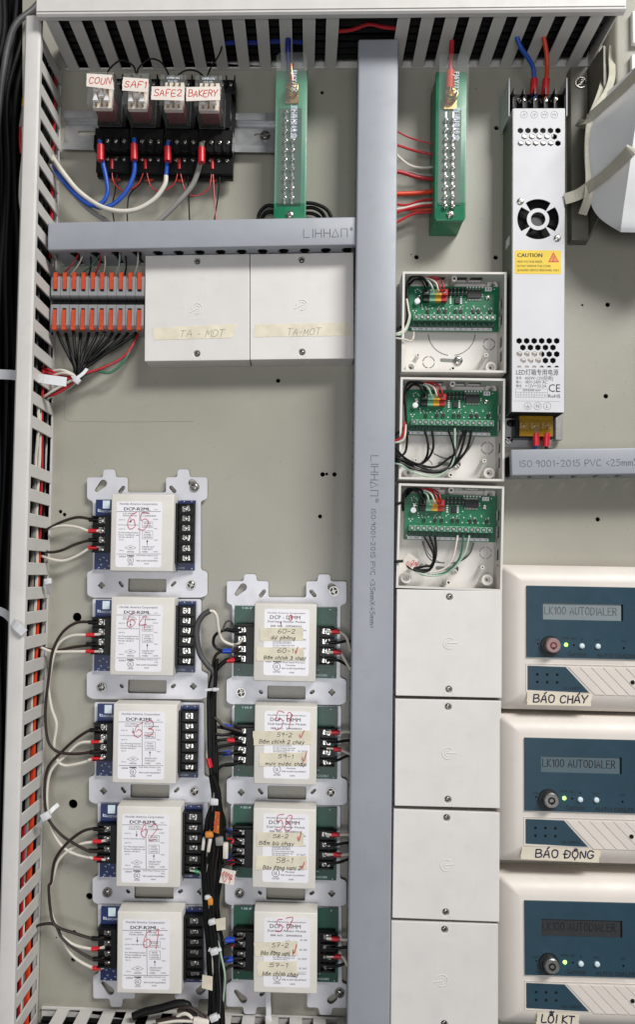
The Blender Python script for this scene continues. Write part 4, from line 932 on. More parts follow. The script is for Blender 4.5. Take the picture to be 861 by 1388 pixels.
for n_, (ox, oy, tps, checks) in TP.items():
    t, lf, lb = MODS[n_]; T = lambda x, y: lf(ox + x / 8.61, oy + y / 8.61, ZC)
    for i, (c, wr) in enumerate(tps):
        o = MB().prism(tape_poly([T(*p)[:2] for p in c], .4, n_ + i), ZC + .26, ZC + .42).build('tape_label', 'tape', t)
        m = MB()
        for j, (b, x0, x1, y, h) in enumerate(wr):
            a = T(x0, y); e = T(x1, y); pen(m, b, a[0], a[1], h / 8.61 / 1.507, .44, ZC + .46 + j * .1, width=e[0] - a[0], slant=.2, jit=.22, seed=n_ + i)
        m.build('handwriting', 'ink_black', o)
    m = MB()
    for j, (x0, x1, y, h) in enumerate(checks): a = T(x0, y); e = T(x1, y); pen(m, '✓', a[0], a[1], h / 8.61 / 1.507, .6, ZC + 1.2 + j * .05, width=e[0] - a[0], seed=j)
    m.build('check_mark', 'ink_red_marker', t)
t, lf, lb = MODS[60]
m = MB(); 
for (b, u0, u1, v, h) in (('0', 392, 396, 840, 4.5), ('1', 379, 381, 849, 4)):
    a = lf(u0, v, ZC); e = lf(u1, v, ZC); pen(m, b, a[0], a[1], h, .6, ZC + .5, width=e[0] - a[0], jit=.3)
m.build('handwriting', 'ink_red', lb)

# ================================================================== DIN rail, relay sockets and relays
a, b = (85.5, 177), (374, 181); RL = ang(a, b, 7); at = basept(230, 179.2, 7); lf = LOC(at, RL)
t = thing('din_rail', 'slotted zinc mounting rail behind the black relay sockets', 'rail', at, RL)
X0, X1 = lf(85.5, 178, 7)[0], lf(378, 180, 7)[0]; Y = span((200, 152), (200, 205), 7) / 2
so = []
for (u, v, w_) in ((117, 180.5, 13), (356, 184, 12), (160, 181, 13), (205, 181, 13), (255, 182, 13), (305, 183, 13)):
    p = lf(u, v, 1.5); so.append(slot(p[0] - w_ / 2, p[1], p[0] + w_ / 2, p[1], 2.2))
MB().sheet([(X0, -Y + 7), (X1, -Y + 7), (X1, Y - 7), (X0, Y - 7)], so, .4, 1.6).build('rail_web', 'zinc', t)
for s in (-1, 1):
    m = MB(); y0 = s * (Y - 7)
    m.box(X0, X1, min(y0, y0 + s * 1.2), max(y0, y0 + s * 1.2), 1.62, 7.2); m.box(X0, X1, min(y0, s * Y), max(y0, s * Y), 7.22, 8.4)
    m.build('rail_flange', 'zinc', t, bev=.2, seg=1)
p = lf(359.5, 184, 2); screw(t, p[0], p[1], 1.6, 4.2, 2.4, 'screw_dark', washer=5, name='mounting_screw')
RB = [(127.5, 'COUN', (118, 153, 97, 141), [(117, 99.5), (151.5, 101.5), (154.5, 121.5), (117, 117)], 'white tag COUN'),
      (174.6, 'SAF1', (166, 201.5, 99, 142), [(166.5, 104.5), (201, 107), (199.5, 125), (165, 122.5)], 'white tag SAF one'),
      (221.8, 'SAFE2', (216, 251, 101, 143), [(205.5, 117), (250, 117.5), (249.5, 136.5), (204.5, 135)], 'white tag SAFE two'),
      (268.8, 'BAKERY', (263.5, 300, 102, 144), [(252, 118), (298.5, 117), (298.5, 135.5), (252, 137)], 'white tag BAKERY')]
small_screw = mesh_of(screw_mesh(2.1, 1.5, 12), smooth=True)
SOCK = []
desc = ['first black relay socket, at the duct end of its rail', 'second black relay socket counted from the slotted duct', 'third black relay socket counted from the slotted duct', 'fourth black relay socket, next to the bare rail end']
for i, (u0, word, fr, tg, _) in enumerate(RB):
    at = basept(u0 + 23.5, 185, 28); lf = LOC(at, RL); w_ = span((u0, 185), (u0 + 47, 185), 28)
    t = thing('relay_socket', desc[i], 'relay socket', at, RL, 'relay sockets on the rail')
    X = w_ / 2 - .15; yt = lf(0, 172, 28)[1]; yA = lf(0, 201, 28)[1]; yB = lf(0, 233, 20)[1]; yT = lf(0, 108, 20)[1]
    MB().box(-X, X, yB, yT, 8.6, 14).build('socket_base', 'black_plastic', t, bev=.5, seg=1)
    MB().box(-X, X, yA, yt + 1, 14.02, 27).build('terminal_step', 'black_plastic', t, bev=.5, seg=1)
    MB().box(-X, X, yB + 2, yA - .1, 14.02, 19).build('terminal_step', 'black_plastic', t, bev=.5, seg=1)
    MB().box(-X + 3, X - 3, yt + 1.2, yT - 16, 14.02, 29).build('relay_seat', 'black_plastic', t, bev=.5, seg=1)
    MB().box(-X, X, yT - 14, yT, 14.02, 24).build('terminal_step', 'black_plastic', t, bev=.5, seg=1)
    for k in range(5):
        x = -X + .6 + k * (2 * X - 1.2) / 4; MB().box(x - .5, x + .5, yA + .3, yA + 13, 27, 30).build('barrier', 'black_plastic', t)
        MB().box(x - .5, x + .5, yT - 9, yT + 1, 24, 29).build('barrier', 'black_plastic', t)
    for k in range(4):
        x = -X + .6 + (k + .5) * (2 * X - 1.2) / 4
        place('terminal_screw', small_screw, 'metal', t, (x, lf(0, 188.5, 28)[1], 27)).rotation_euler[2] = rnd.uniform(0, 1.5)
        place('terminal_screw', small_screw, 'metal', t, (x, yT - 5, 24)).rotation_euler[2] = rnd.uniform(0, 1.5)
        if k: place('terminal_screw', small_screw, 'metal', t, (x - 1.2, lf(0, 212.5, 20)[1], 19)).rotation_euler[2] = rnd.uniform(0, 1.5)
    # relay, plugged into the socket
    FU = 65.0; q = P((fr[0] + fr[1]) / 2, (fr[2] + fr[3]) / 2, FU); at2 = Vector((q.x, -.029, q.z)); lf2 = LOC(at2, RL, 29)
    r = thing('plug_in_relay', f'clear plug-in relay with a {_} in red marker', 'relay', at2, RL, 'clear relays in a row')
    hx_ = span((fr[0], 120), (fr[1], 120), FU) / 2; hy_ = span((130, fr[2]), (130, fr[3]), FU) / 2; zt = FU - 29
    MB().box(-hx_ + 1, hx_ - 1, -hy_ + 1, hy_ - 1, .1, 4).build('relay_base', 'black_plastic', r)
    MB().box(-hx_ + 3.5, hx_ - 3.5, -hy_ + 2, hy_ - 12, 4.05, zt - 12).build('coil', 'relay_red', r, bev=1.2)
    MB().box(-hx_ + 3, hx_ - 3, -hy_ + 1.6, hy_ - 1.6, zt - 13.5, zt - 8.5).build('yoke', 'tag_white', r, bev=.3, seg=1)
    m = MB()
    for s in (-1, 0, 1): m.box(s * 5 - .8, s * 5 + .8, -hy_ + 3, hy_ - 3, zt - 8.4, zt - 6.5)
    m.build('contact_springs', 'brass', r); m = MB()
    for x, y in ((-5, -6), (5, -6), (0, -2), (-5, 3)): m.prism([(x - 2.4, y - 3), (x + 2.4, y - 3), (x + .6, y + 3), (x - .6, y + 3)], zt - 6.4, zt - 3.5)
    m.build('armature_clips', 'label_white', r)
    m = MB().box(-hx_, hx_, -hy_, hy_, .6, zt)
    m.build('clear_case', 'smoke_plastic', r, bev=.7)
    if i > 1:
        m = MB().text('OMRON', 0, hy_ - 3.2, 3.0, zt + .1, .02).text('10 A 24V', 0, hy_ - 6.2, 2.2, zt + .1, .02); m.build('printed_text', 'ink_white', r)['kind'] = 'stuff'
    c = [lf2(*p, FU + .8)[:2] for p in tg]
    o = MB().prism(tape_poly(c, .3, i), zt + .5, zt + .8).build('tape_label', 'tag_white', r)
    m = MB(); ctr = (sum(p[0] for p in c) / 4, sum(p[1] for p in c) / 4); wv = c[1][0] - c[0][0]; hv = 5.6
    sl_ = math.atan2(c[1][1] - c[0][1], c[1][0] - c[0][0])
    pen(m, word, ctr[0] - wv * .43 * math.cos(sl_) , ctr[1] - hv * .45 - wv * .43 * math.sin(sl_), hv, .75, zt + .86, width=wv * .84, jit=.22, seed=i + 3, slant=.12, rot=sl_)
    m.build('handwriting', 'ink_red_marker', o)
    SOCK.append((t, lf))

# ================================================================== green terminal bars
def terminal_bar(label, tl, tr, bl, br, depth, lug, cover_text, wire):
    """pixels of the front face corners"""
    at = basept((tl[0] + br[0]) / 2, (tl[1] + br[1]) / 2, depth); rot = (ang(bl, tl, depth) + ang(br, tr, depth)) / 2 - R(90); lf = LOC(at, rot)
    X = (span(tl, tr, depth) + span(bl, br, depth)) / 4; Y = (span(tl, bl, depth) + span(tr, br, depth)) / 4
    t = thing('terminal_bar', label, 'terminal bar', at, rot, 'green terminal bars')
    MB().frus((-X + .5, X - 1, -Y + 1, Y), (-X + 1, X - 1, -Y + 2, Y), 0, depth - 4).build('bar_foot', 'green_plastic', t, bev=.8)
    MB().prism([(-X + 2, -Y), (X - 2, -Y), (X, -Y + 3), (X, Y), (-X, Y), (-X, -Y + 3)], depth - 3.98, depth).build('bar_body', 'green_plastic', t, bev=.5)
    zt = depth
    MB().box(-X + 3.2, X - 5, -Y + 14, Y - 36, zt + .02, zt + .5).build('bar_well', 'terminal_dark_green', t)
    cx = -1.2
    for xx in (cx - 3.6, cx + 3.0): MB().box(xx - .9, xx + .9, -Y + 15, Y - 38, zt + .52, zt + 1.2).build('brass_bar', 'metal_dull', t)
    s1, s2 = lf(0, lug[1] + 32, depth)[1], lf(0, lug[1] + 146, depth)[1]
    for c_ in range(2):
        for k in range(10):
            y = s1 + (s2 - s1) * k / 9.0
            o = place('terminal_screw', cached('tbs', lambda: mesh_of(screw_mesh(2.5, 2.2, 12), smooth=True)), 'metal', t, (cx - 3.6 + c_ * 6.6, y, zt + 1.2)); o.rotation_euler[2] = rnd.uniform(0, 1.5)
    L = lf(*lug, depth)
    MB().box(L[0] - 6, L[0] + 6, L[1] - 11.5, L[1] + 3, zt + .02, zt + 1.8).build('brass_pad', 'brass', t, bev=.3, seg=1)
    MB().prism(circ(L[0], L[1], 6.2, 20), zt + 1.82, zt + 3.2).prism([(L[0] - 3.5, L[1] + 4), (L[0] + 3.5, L[1] + 4), (L[0] + 3, L[1] + 19), (L[0] - 3, L[1] + 19)], zt + 1.85, zt + 3.6).build('cable_lug', 'copper', t, bev=.3, seg=1)
    MB().cyl(L[0], L[1], zt + 3.22, zt + 7.5, 6.0, 22).build('lug_nut', 'brass', t, bev=.5)
    screw(t, L[0], L[1], zt + 7.5, 5.2, 3.2, 'brass', name='lug_screw')
    screw(t, 0, -Y + 5.5, zt, 3.6, 2, 'metal', name='end_screw')
    # clear guard over the screws
    z1 = zt + 12; top = Y + 9
    m = MB().sheet([(-X + .8, -Y + 11), (X - .8, -Y + 11), (X - .8, top - 3), (X - 4, top), (-X + 4, top), (-X + .8, top - 3)], [], z1 - .8, z1)
    m.box(-X + .8, -X + 1.6, -Y + 11, Y - 34, zt + .1, z1 - .82).box(X - 1.6, X - .8, -Y + 11, Y - 34, zt + .1, z1 - .82)
    g_ = m.build('clear_guard', 'clear_plastic', t)
    m = MB(); y = Y - 8
    m.text(cover_text[0], X * .18, y - 10, 6.2, z1 + .05, .01, rot=R(-90)); m.text(cover_text[1], X * .18, y - 48, 6.4, z1 + .05, .01, rot=R(-90))
    m.build('printed_text', 'ink_white', g_)['kind'] = 'stuff'
    return t, lf
tb1 = terminal_bar('green terminal bar with a copper lug, its foot behind the grey duct', (374, 95), (418, 95), (371.5, 299), (414.5, 299), 35, (396, 125), ('FJ6Y/1X', '直通接线盒'), 'blue')
tb2 = terminal_bar('green terminal bar fed by the red wires from the tall grey duct', (591.5, 97), (635, 97), (590.5, 298.5), (631.5, 298.5), 35, (610.5, 133), ('FJ6Y/1X', '直通接线盒'), 'red')

# ================================================================== lever connectors
ga, gb = (68, 409), (194, 409); n_ = 10
def connector():
    m = MB(); w = 8.35
    return w
wg = span((68, 409), (195, 409), 24) / 10; X = wg / 2 - .12
yt = span((100, 409), (100, 371), 24); yb = span((100, 409), (100, 446), 24); y1 = span((100, 409), (100, 402), 24); y2 = span((100, 409), (100, 411.5), 24)
def halfbody(s, ya, yb_):                      # side profile swept across the width
    prof = [(ya, 0.2), (ya, 22), (ya + 1.2, 24), (yb_ - 4, 24), (yb_ - 1.2, 21.5), (yb_, 17), (yb_, .2)]
    n = len(prof); vs = [(-X, s * y, z) for y, z in prof] + [(X, s * y, z) for y, z in prof]
    return MB().add(vs, [tuple(range(n)), tuple(range(n, 2 * n))[::-1]] + [(i, n + i, n + (i + 1) % n, (i + 1) % n) for i in range(n)])
me_t = mesh_of(halfbody(1, y1, yt)); me_b = mesh_of(halfbody(-1, y2, yb))
def fixn(me):
    bm = bmesh.new(); bm.from_mesh(me); bmesh.ops.recalc_face_normals(bm, faces=bm.faces); bmesh.ops.bevel(bm, geom=[e for e in bm.edges if e.calc_face_angle(0) > .3], offset=.0003, segments=1, affect='EDGES'); bm.to_mesh(me); bm.free()
fixn(me_t); fixn(me_b)
def lever(s, ya, yb_):
    m = MB(); w = X * .36
    prof = [(ya, 23), (ya + .5, 25.2), ((ya + yb_) / 2, 26), (yb_ - 3, 25.6), (yb_ + .6, 22.2), (yb_ + .6, 19), (yb_ - 3, 21), (ya + 3, 22.5)]
    n = len(prof); vs = [(-w, s * y, z) for y, z in prof] + [(w, s * y, z) for y, z in prof]
    m.add(vs, [tuple(range(n)), tuple(range(n, 2 * n))[::-1]] + [(i, n + i, n + (i + 1) % n, (i + 1) % n) for i in range(n)])
    m.box(-w * 1.18, w * 1.18, min(s * (yb_ - 3), s * (yb_ + .8)), max(s * (yb_ - 3), s * (yb_ + .8)), 21.5, 25.4)
    me = mesh_of(m); bm = bmesh.new(); bm.from_mesh(me); bmesh.ops.recalc_face_normals(bm, faces=bm.faces); bm.to_mesh(me); bm.free(); return me
lt = lever(1, y1 + 6.4, yt); lbm = lever(-1, y2 + 5.6, yb)
for i in range(10):
    at = basept(68 + 12.7 * (i + .5), 409 + .05 * i, 24)
    t = thing('lever_connector', 'grey lever connector with two orange levers, one of a tight row', 'connector', at, R(.2), 'row of grey lever connectors')
    place('connector_body', me_t, 'wago_grey', t); place('connector_body', me_b, 'wago_grey', t)
    place('connector_middle', cached('wm', lambda: mesh_of(MB().box(-X, X, -y2 + .05, y1 - .05, .2, 17).cyl(0, (y1 - y2) / 2 - 1, 17, 18.2, 1.6, 12).box(-X, X, -y2 + 1, y1 - 3.4, 17, 19.2), .2, 1)), 'black_plastic', t)
    place('lever', lt, 'orange_lever', t); place('lever', lbm, 'orange_lever', t)
    place('lever_slot', cached('ws', lambda: mesh_of(MB().box(-X * .42, X * .42, y1 + 5, yt - 5, 24.01, 24.1))), 'cavity', t); place('lever_slot', cached('ws2', lambda: mesh_of(MB().box(-X * .42, X * .42, -yb + 5, -y2 - 4.2, 24.01, 24.1))), 'cavity', t)

# ================================================================== power supply
DP = 35.0; at = basept(731, 352, DP); rot = (ang((695, 558), (696.5, 147), DP) + ang((765, 558), (766, 147), DP)) / 2 - R(90); lf = LOC(at, rot)
L = lambda u, v, d=DP: lf(u, v, d)[:2]
t = thing('power_supply', 'silver perforated power supply with a yellow caution sticker', 'power supply', at, rot)
XL, XR = L(695.5, 352)[0], L(765.6, 352)[0]; YT, YB = L(731, 147)[1], L(731, 558.5)[1]
yb2 = L(731, 606, 3)[1]; yt2 = L(731, 121, 20)[1]
MB().box(XL - .6, XR + .6, yb2, yt2 - 4, .1, 1.6).build('base_plate', 'zinc', t)
for s, x in ((-1, XL), (1, XR)): MB().box(x - (.6 if s < 0 else -.02), x + (.02 if s < 0 else .6) if s > 0 else x - .02, YB, YT, 1.62, DP - .6).build('side_wall', 'heatsink', t)
for s, x in ((-1, XL - 3.4), (1, XR + 2.8)): MB().box(x, x + .7, YT - 5, yt2 + 3, .3, DP - 3).build('end_ear', 'aluminium', t)
MB().box(XL + 1, XR - 1, YB + 1, YT - 1, 1.65, 27).build('dark_inner_block', 'cavity', t)  # black block added: unlit inside under the perforations painted as colour
hexes = []
for r_, v in enumerate((177, 185.3, 194.2)):
    for k in range(6 - r_ % 2): hexes.append(circ(*L(706 + 10.2 * k + (5.2 if r_ % 2 else 0), v), 2.85, 6, 30))
for r_, v in enumerate((462, 471, 480, 488.6)):
    for k in range(6 - r_ % 2): hexes.append(circ(*L(704.3 + 10.2 * k + (5.1 if r_ % 2 else 0), v), 2.85, 6, 30))
for k in range(6):
    c = L(704.3 + 10.2 * k, 498); hexes.append([(c[0] - 2.2, c[1]), (c[0] + 2.2, c[1]), (c[0] + 1, c[1] + 1.6), (c[0] - 1, c[1] + 1.6)])
fc = L(730, 297); s_ = 1 / 1.525
for k in range(4):
    a0 = 90 * k + 45 + 8; a1 = 90 * k + 135 - 8
    hexes.append([(fc[0] + 28.3 * s_ * math.cos(R(a0 + (a1 - a0) * j / 10)), fc[1] + 28.3 * s_ * math.sin(R(a0 + (a1 - a0) * j / 10))) for j in range(11)] +
                 [(fc[0] + 15.2 * s_ * math.cos(R(a1 + 6 - (a1 - a0 + 12) * j / 8)), fc[1] + 15.2 * s_ * math.sin(R(a1 + 6 - (a1 - a0 + 12) * j / 8))) for j in range(9)])
hexes.append(circ(fc[0], fc[1], 10 * s_, 22))
MB().sheet([(XL, YB), (XR, YB), (XR, YT), (XL, YT)], hexes, DP - 1, DP).build('perforated_cover', 'aluminium', t)
MB().cyl(fc[0], fc[1], 27.05, 31, 9 * s_, 20).build('fan_hub', 'chip_black', t, smooth=True)
bl = MB().prism([(5.5, -1), (18, -4.5), (18.5, 2), (6, 2.2)], 0, .8); mb = mesh_of(bl)
for k in range(7): o = place('fan_blade', mb, 'cavity', t, (fc[0], fc[1], 28)); o.rotation_euler[2] = 2 * math.pi * k / 7
a = L(701, 172); b = L(752, 199); MB().box(a[0], b[0], b[1], a[1], 27.05, 31.5).build('insulation_sheet', 'metal_dull', t)
a = L(701, 474); b = L(736, 498); MB().box(a[0], b[0], b[1], a[1], 27.05, 32).build('insulation_sheet', 'tag_white', t)
for u, v in ((706, 273), (756, 323)): p = L(u, v); screw(t, p[0], p[1], DP, 3.1, 1.4, 'metal', name='cover_screw')
# upper output terminals
a = L(693, 147, 24); b = L(767, 122, 24)
MB().box(a[0], b[0], a[1] + .1, b[1], 1.65, 18).build('output_terminals', 'black_plastic', t, bev=.4, seg=1)
me = mesh_of(MB().prism([(-.6, 0), (.6, 0), (.6, 17), (-.6, 17)], 0, 8).prism([(-.6, 11), (.6, 11), (.6, 17.5), (-.6, 17.5)], 8, 11))
for k, u in enumerate((696.5, 710, 724.5, 739, 752.5, 766)): p = L(u, 146, 26); place('terminal_barrier', me, 'black_plastic', t, (p[0], p[1], 18))
for u in (707.5, 722.6, 738, 752.3): p = L(u, 134.5, 20); o = place('terminal_screw', CLAMP, 'metal', t, (p[0], p[1], 18)); o.rotation_euler[2] = rnd.uniform(0, 1); o.scale = (1.25, 1.25, 1)
m = MB()
for u, s in ((710.7, '-V'), (724.6, '-V'), (738.8, '+V'), (752, '+V')): p = L(u, 155.5); m.ring(p[0], p[1], DP + .02, DP + .08, 3.0, 3.25, 20); m.text(s, p[0], p[1], 3.6, DP + .08)
for u, s in ((716, '⏚'), (729.3, 'N'), (742.3, 'L')):
    p = L(u, 550.5); m.ring(p[0], p[1], DP + .02, DP + .08, 3.1, 3.35, 20)
    if s != '⏚': m.text(s, p[0], p[1], 4.2, DP + .08)
    else:
        for j, w_ in enumerate((2.2, 1.5, .8)): m.box(p[0] - w_, p[0] + w_, p[1] - .3 - j * .8, p[1] - .05 - j * .8, DP + .02, DP + .08)
        m.box(p[0] - .12, p[0] + .12, p[1] - .05, p[1] + 2, DP + .02, DP + .09)
def ptext(s, u0, u1, v, hpx, mm, bold=.0): p = L(u0, v); q = L(u1, v); mm.text(s, p[0], p[1], hpx / 1.525 * 1.32, DP + .1, bold, 'LEFT', width=q[0] - p[0])
ptext('型号', 700, 707.5, 512.5, 3.4, m); ptext('400W-12V[防雨]', 712, 750, 512.5, 4.6, m)
ptext('输入', 700, 707.5, 517.7, 3.4, m); ptext('185V-240V AC', 712.5, 742.5, 517.7, 4.6, m); ptext('输出', 700, 707.5, 523, 3.4, m); ptext('+12V⎓33.3A', 712.5, 741.5, 523, 4.6, m)
ptext('型号电流表 600W', 709.5, 733.5, 529, 2.6, m)
gx0, gy0 = L(699.5, 526.8); gx1, gy1 = L(743, 538.8)
for y in (gy0, (gy0 * .58 + gy1 * .42), (gy0 * .28 + gy1 * .72), gy1): m.box(gx0, gx1, y - .08, y + .08, DP + .02, DP + .08)
for k in range(7):
    x = gx0 + (gx1 - gx0) * k / 6; yy = gy0 if k in (0, 6) else gy0 * .58 + gy1 * .42; m.box(x - .08, x + .08, gy1, yy, DP + .03, DP + .09)
    if k < 6: m.text('123456'[k], x + (gx1 - gx0) / 12, gy0 * .43 + gy1 * .57, 1.6, DP + .08); m.text('SVANPC'[k], x + (gx1 - gx0) / 12, gy0 * .14 + gy1 * .86, 1.6, DP + .08)
a = L(697, 543.5); b = L(760, 544); m.box(a[0], b[0], a[1] - .08, a[1] + .08, DP + .02, DP + .08)
m.build('printed_text', 'ink_grey', t)['kind'] = 'stuff'
m = MB(); ptext('LED灯箱专用电源', 700.2, 757.5, 504.6, 7.0, m, .004); ptext('CE', 744.2, 759.8, 526, 11.5, m, .0); ptext('RoHS', 744, 760, 536.8, 4.8, m, .01)
m.build('printed_text', 'ink_black', t)
# caution sticker
a = L(698.5, 339.2); b = L(761.3, 371.5)
st = MB().prism(rrect(a[0], b[0], b[1], a[1], 1.4, 3), DP - .1, DP + .15).build('caution_sticker', 'yellow_sticker', t)
m = MB()
def stext(s, u0, u1, v, hpx, bold=.01): p = L(u0, v); q = L(u1, v); m.text(s, p[0], p[1], hpx / 1.525 * 1.36, DP + .2, bold, 'LEFT', width=q[0] - p[0])
stext('CAUTION', 702, 735.5, 346, 5.6, .035); stext('HIGH VOLTAGE INSIDE', 701.5, 735.5, 354.6, 3.1, .012); stext('DO NOT REMOVE THIS COVER', 701.5, 747, 360.6, 3.1, .012); stext('QUALIFIED SERVICE PERSONNEL ONLY', 701.5, 759, 366.2, 3.1, .012)
m.build('printed_text', 'ink_black', st)
tr = [L(750.5, 341.5), L(743.5, 355.5), L(758.5, 355.5)]
c = (sum(p[0] for p in tr) / 3, sum(p[1] for p in tr) / 3); inn = [(c[0] + (p[0] - c[0]) * .74, c[1] + (p[1] - c[1]) * .74) for p in tr]
m = MB().prism(tr, DP + .16, DP + .2); m.build('warning_triangle', 'ink_red_marker', st)
m = MB().prism(inn, DP + .2, DP + .24); m.build('triangle_field', 'orange_tag', st)
m = MB().ribbon([(c[0] + .8, c[1] + 2.3), (c[0] - .9, c[1]), (c[0] + .8, c[1]), (c[0] - .6, c[1] - 2.3)], .8, DP + .28); m.build('lightning_bolt', 'ink_red_marker', st)
# lower mains terminals
a = L(706.5, 590, 22); b = L(752, 563, 22)
MB().box(a[0] - 3, b[0] + 2, a[1] - 1, b[1] + 2, 1.65, 14).build('mains_terminals', 'black_plastic', t, bev=.4, seg=1)
for u in (711.8, 726.4, 741.8): p = L(u, 577, 16); o = place('terminal_screw', CLAMP, 'brass', t, (p[0], p[1], 14)); o.scale = (1.5, 1.5, 1.2)
MB().box(a[0], b[0], a[1], b[1], 17.6, 18.6).box(a[0], b[0], b[1] - 2.5, b[1], 14.02, 17.6).build('amber_guard', 'amber', t)
a = L(752.5, 604, 12); b = L(766.5, 559, 12); MB().box(a[0] + 2, b[0] - 1, a[1] + 6, b[1], 1.7, 8).build('terminal_bracket', 'metal_dull', t, bev=.3, seg=1)
p = L(692.8, 573, 4); screw(t, p[0], p[1], 1.6, 3.4, 2.2, 'black_plastic', name='mounting_screw'); MB().box(p[0] - 3, p[0] + 6, p[1] - 18, p[1] + 9, .15, 1.5).build('mounting_ear', 'zinc', t)
p = L(690.7, 597, 4); screw(t, p[0], p[1], .1, 4.2, 2.6, 'metal', name='mounting_screw')
p = lf(688, 329, 20); o = MB().box(-.3, 0, -4, 4, -6, 6).build('side_sticker', 'label_white', t, loc=(XL - .62, p[1], 20))

# ================================================================== dialers
DD = 36.0; kz = 1 / (4.305 * 1.525)
def dialer(label, TL, TR, BL, BR, lcd_mat, lcd_ink, word, tape, wpos, keymat, bare):
    at = basept(TL[0], TL[1], DD); rot = (ang(TL, TR, DD) + ang(BL, BR, DD)) / 2; lf = LOC(at, rot)
    k = kz * span(TL, BL, DD) / (417 * kz)
    S = lambda x, y: ((x - 228) * k, -(y - 188) * k)
    t = thing('auto_dialer', label, 'alarm dialer', at, rot, 'cream wall dialers')
    x0, y1 = S(90, 66); x1, y0 = S(1150, 922)
    loops = [(0, 0), (0, 23), (1.0, 26), (5.0, 30.5), (10.5, 34.2), (16.5, 36)]
    m = MB(); vs = []; fs = []
    ir = 2.2
    ring0 = None
    for ins, z in loops:
        rr = max(.8, 4 - ins * .2); vs.append([(x, y, z) for x, y in rrect(x0 + ins, x1 - ins, y0 + ins * .95, y1 - ins * .86, rr, 4)])
    n = len(vs[0]); flat = [q for r_ in vs for q in r_]
    for j in range(len(loops) - 1): fs += [(j * n + i, j * n + (i + 1) % n, (j + 1) * n + (i + 1) % n, (j + 1) * n + i) for i in range(n)]
    fs += [tuple(range(n))[::-1], tuple(range((len(loops) - 1) * n, len(loops) * n))]
    MB().add(flat, fs).build('case', 'dialer_cream', t, smooth=True)
    # blue panel with a window for the display and openings
    A = S(228, 188); B = S(1012, 605); l0 = S(322, 288); l1 = S(784, 384)
    hol = [[(l0[0], l0[1]), (l1[0], l0[1]), (l1[0], l1[1]), (l0[0], l1[1])], circ(*S(500, 530), .9, 10), circ(*S(787, 540), 1.0, 12), circ(*S(293, 526), .8, 8)]
    MB().sheet([(A[0], B[1]), (B[0], B[1]), (B[0], A[1]), (A[0], A[1])], hol, DD + .02, DD + 1.5).build('front_panel', 'dialer_blue', t)
    MB().box(l0[0], l1[0] - 1.4, l1[1], l0[1], DD + .02, DD + .5).build('display', lcd_mat, t)
    MB().box(l1[0] - 1.38, l1[0], l1[1], l0[1], DD + .02, DD + .4).build('display_shadow', 'cavity', t)  # black bar: shadow at the display's right side, painted
    m = MB(); a = S(332, 352); b = S(748, 352)
    pen(m, 'LK100 AUTODIALER', a[0], a[1], 6.3, .72, DD + .56, width=b[0] - a[0], smooth=1)
    m.build('display_text', lcd_ink, t)
    c = S(366, 530)
    m = MB().ring(c[0] - .6, c[1] - .8, DD + 1.5, DD + 3.5, 6.2, 8.4, 26).build('lock_collar', 'chip_black', t, smooth=True)
    m = MB().cyl(c[0], c[1], DD + .1, DD + 9, 6.4, 26).cyl(c[0], c[1], DD + 9, DD + 9.8, 6.4, 26, 5.6); kl = m.build('key_lock', keymat, t, smooth=True)
    MB().ring(c[0], c[1], DD + 9.78, DD + 9.95, 1.7, 3.1, 20).build('key_slot', 'relay_red' if keymat != 'metal_dull' else 'cavity', kl)
    MB().box(c[0] - .6, c[0] + .6, c[1] - 3.4, c[1] - 1.2, DD + 9.78, DD + 10).build('key_notch', 'cavity', kl)
    c = S(455, 528); MB().dome(c[0], c[1], DD + 1.5, 1.7, 1.2, 12).build('power_led', 'led_green', t, smooth=True)
    for x in (545, 637): c = S(x, 533); MB().cyl(c[0], c[1], DD + .4, DD + 2.6, 2.3, 16).dome(c[0], c[1], DD + 2.6, 2.3, .9, 16).build('push_button', 'button_white', t, smooth=True)
    m = MB(); tt = lambda s, x, y, w_, h, b_=.01: m.text(s, *S(x, y), h * k * 1.4, DD + 1.56, b_, 'CENTER', width=w_ * k)
    tt('ON', 290, 503, 30, 13); tt('OFF', 393, 592, 40, 13); tt('PWR', 455, 490, 40, 14); tt('SEC', 503, 490, 36, 14); tt('1', 546, 496, 7, 14); tt('REC', 638, 498, 38, 13); tt('MIC', 787, 502, 34, 13)
    tt('AUTO DIALER', 742, 586, 224, 24, .02); m.build('printed_text', 'ink_black', t)
    m = MB(); m.text('Garrison', *S(519, 580), 34 * k * 1.25, DD + 1.56, .012, 'CENTER', width=106 * k); m.build('printed_logo', 'ink_black', t)
    m = MB(); c = S(366, 530); m.ring(c[0], c[1], DD + 1.52, DD + 1.58, 10.2, 10.9, 14, 190, 265); m.build('printed_arc', 'ink_black', t)
    # speaker strip
    A = S(226, 642); B = S(1012, 806)
    m = MB(); e = .35
    for (xa, xb, ya, yb_) in ((A[0], B[0], A[1] - e, A[1]), (A[0], S(600, 0)[0], B[1], B[1] + e), (A[0], A[0] + e, B[1] + e, A[1] - e)): m.box(xa, xb, ya, yb_, DD - .1, DD + .5)
    m.build('raised_border', 'dialer_cream', t)
    hol = [circ(*S(x, y), 1.25, 12) for x in (291, 348, 405) for y in (704, 748)]
    MB().sheet([S(236, 655), S(455, 658), S(592, 804), S(236, 794)], hol, DD + .02, DD + .5).build('speaker_grille', 'dialer_blue', t)
    for x in (291, 348, 405):
        for y in (704, 748): c = S(x, y); MB().cyl(c[0], c[1], DD - .05, DD + .06, 1.3, 12).build('speaker_hole_dark', 'cavity', t)  # black discs behind the grille paint the darkness of its holes
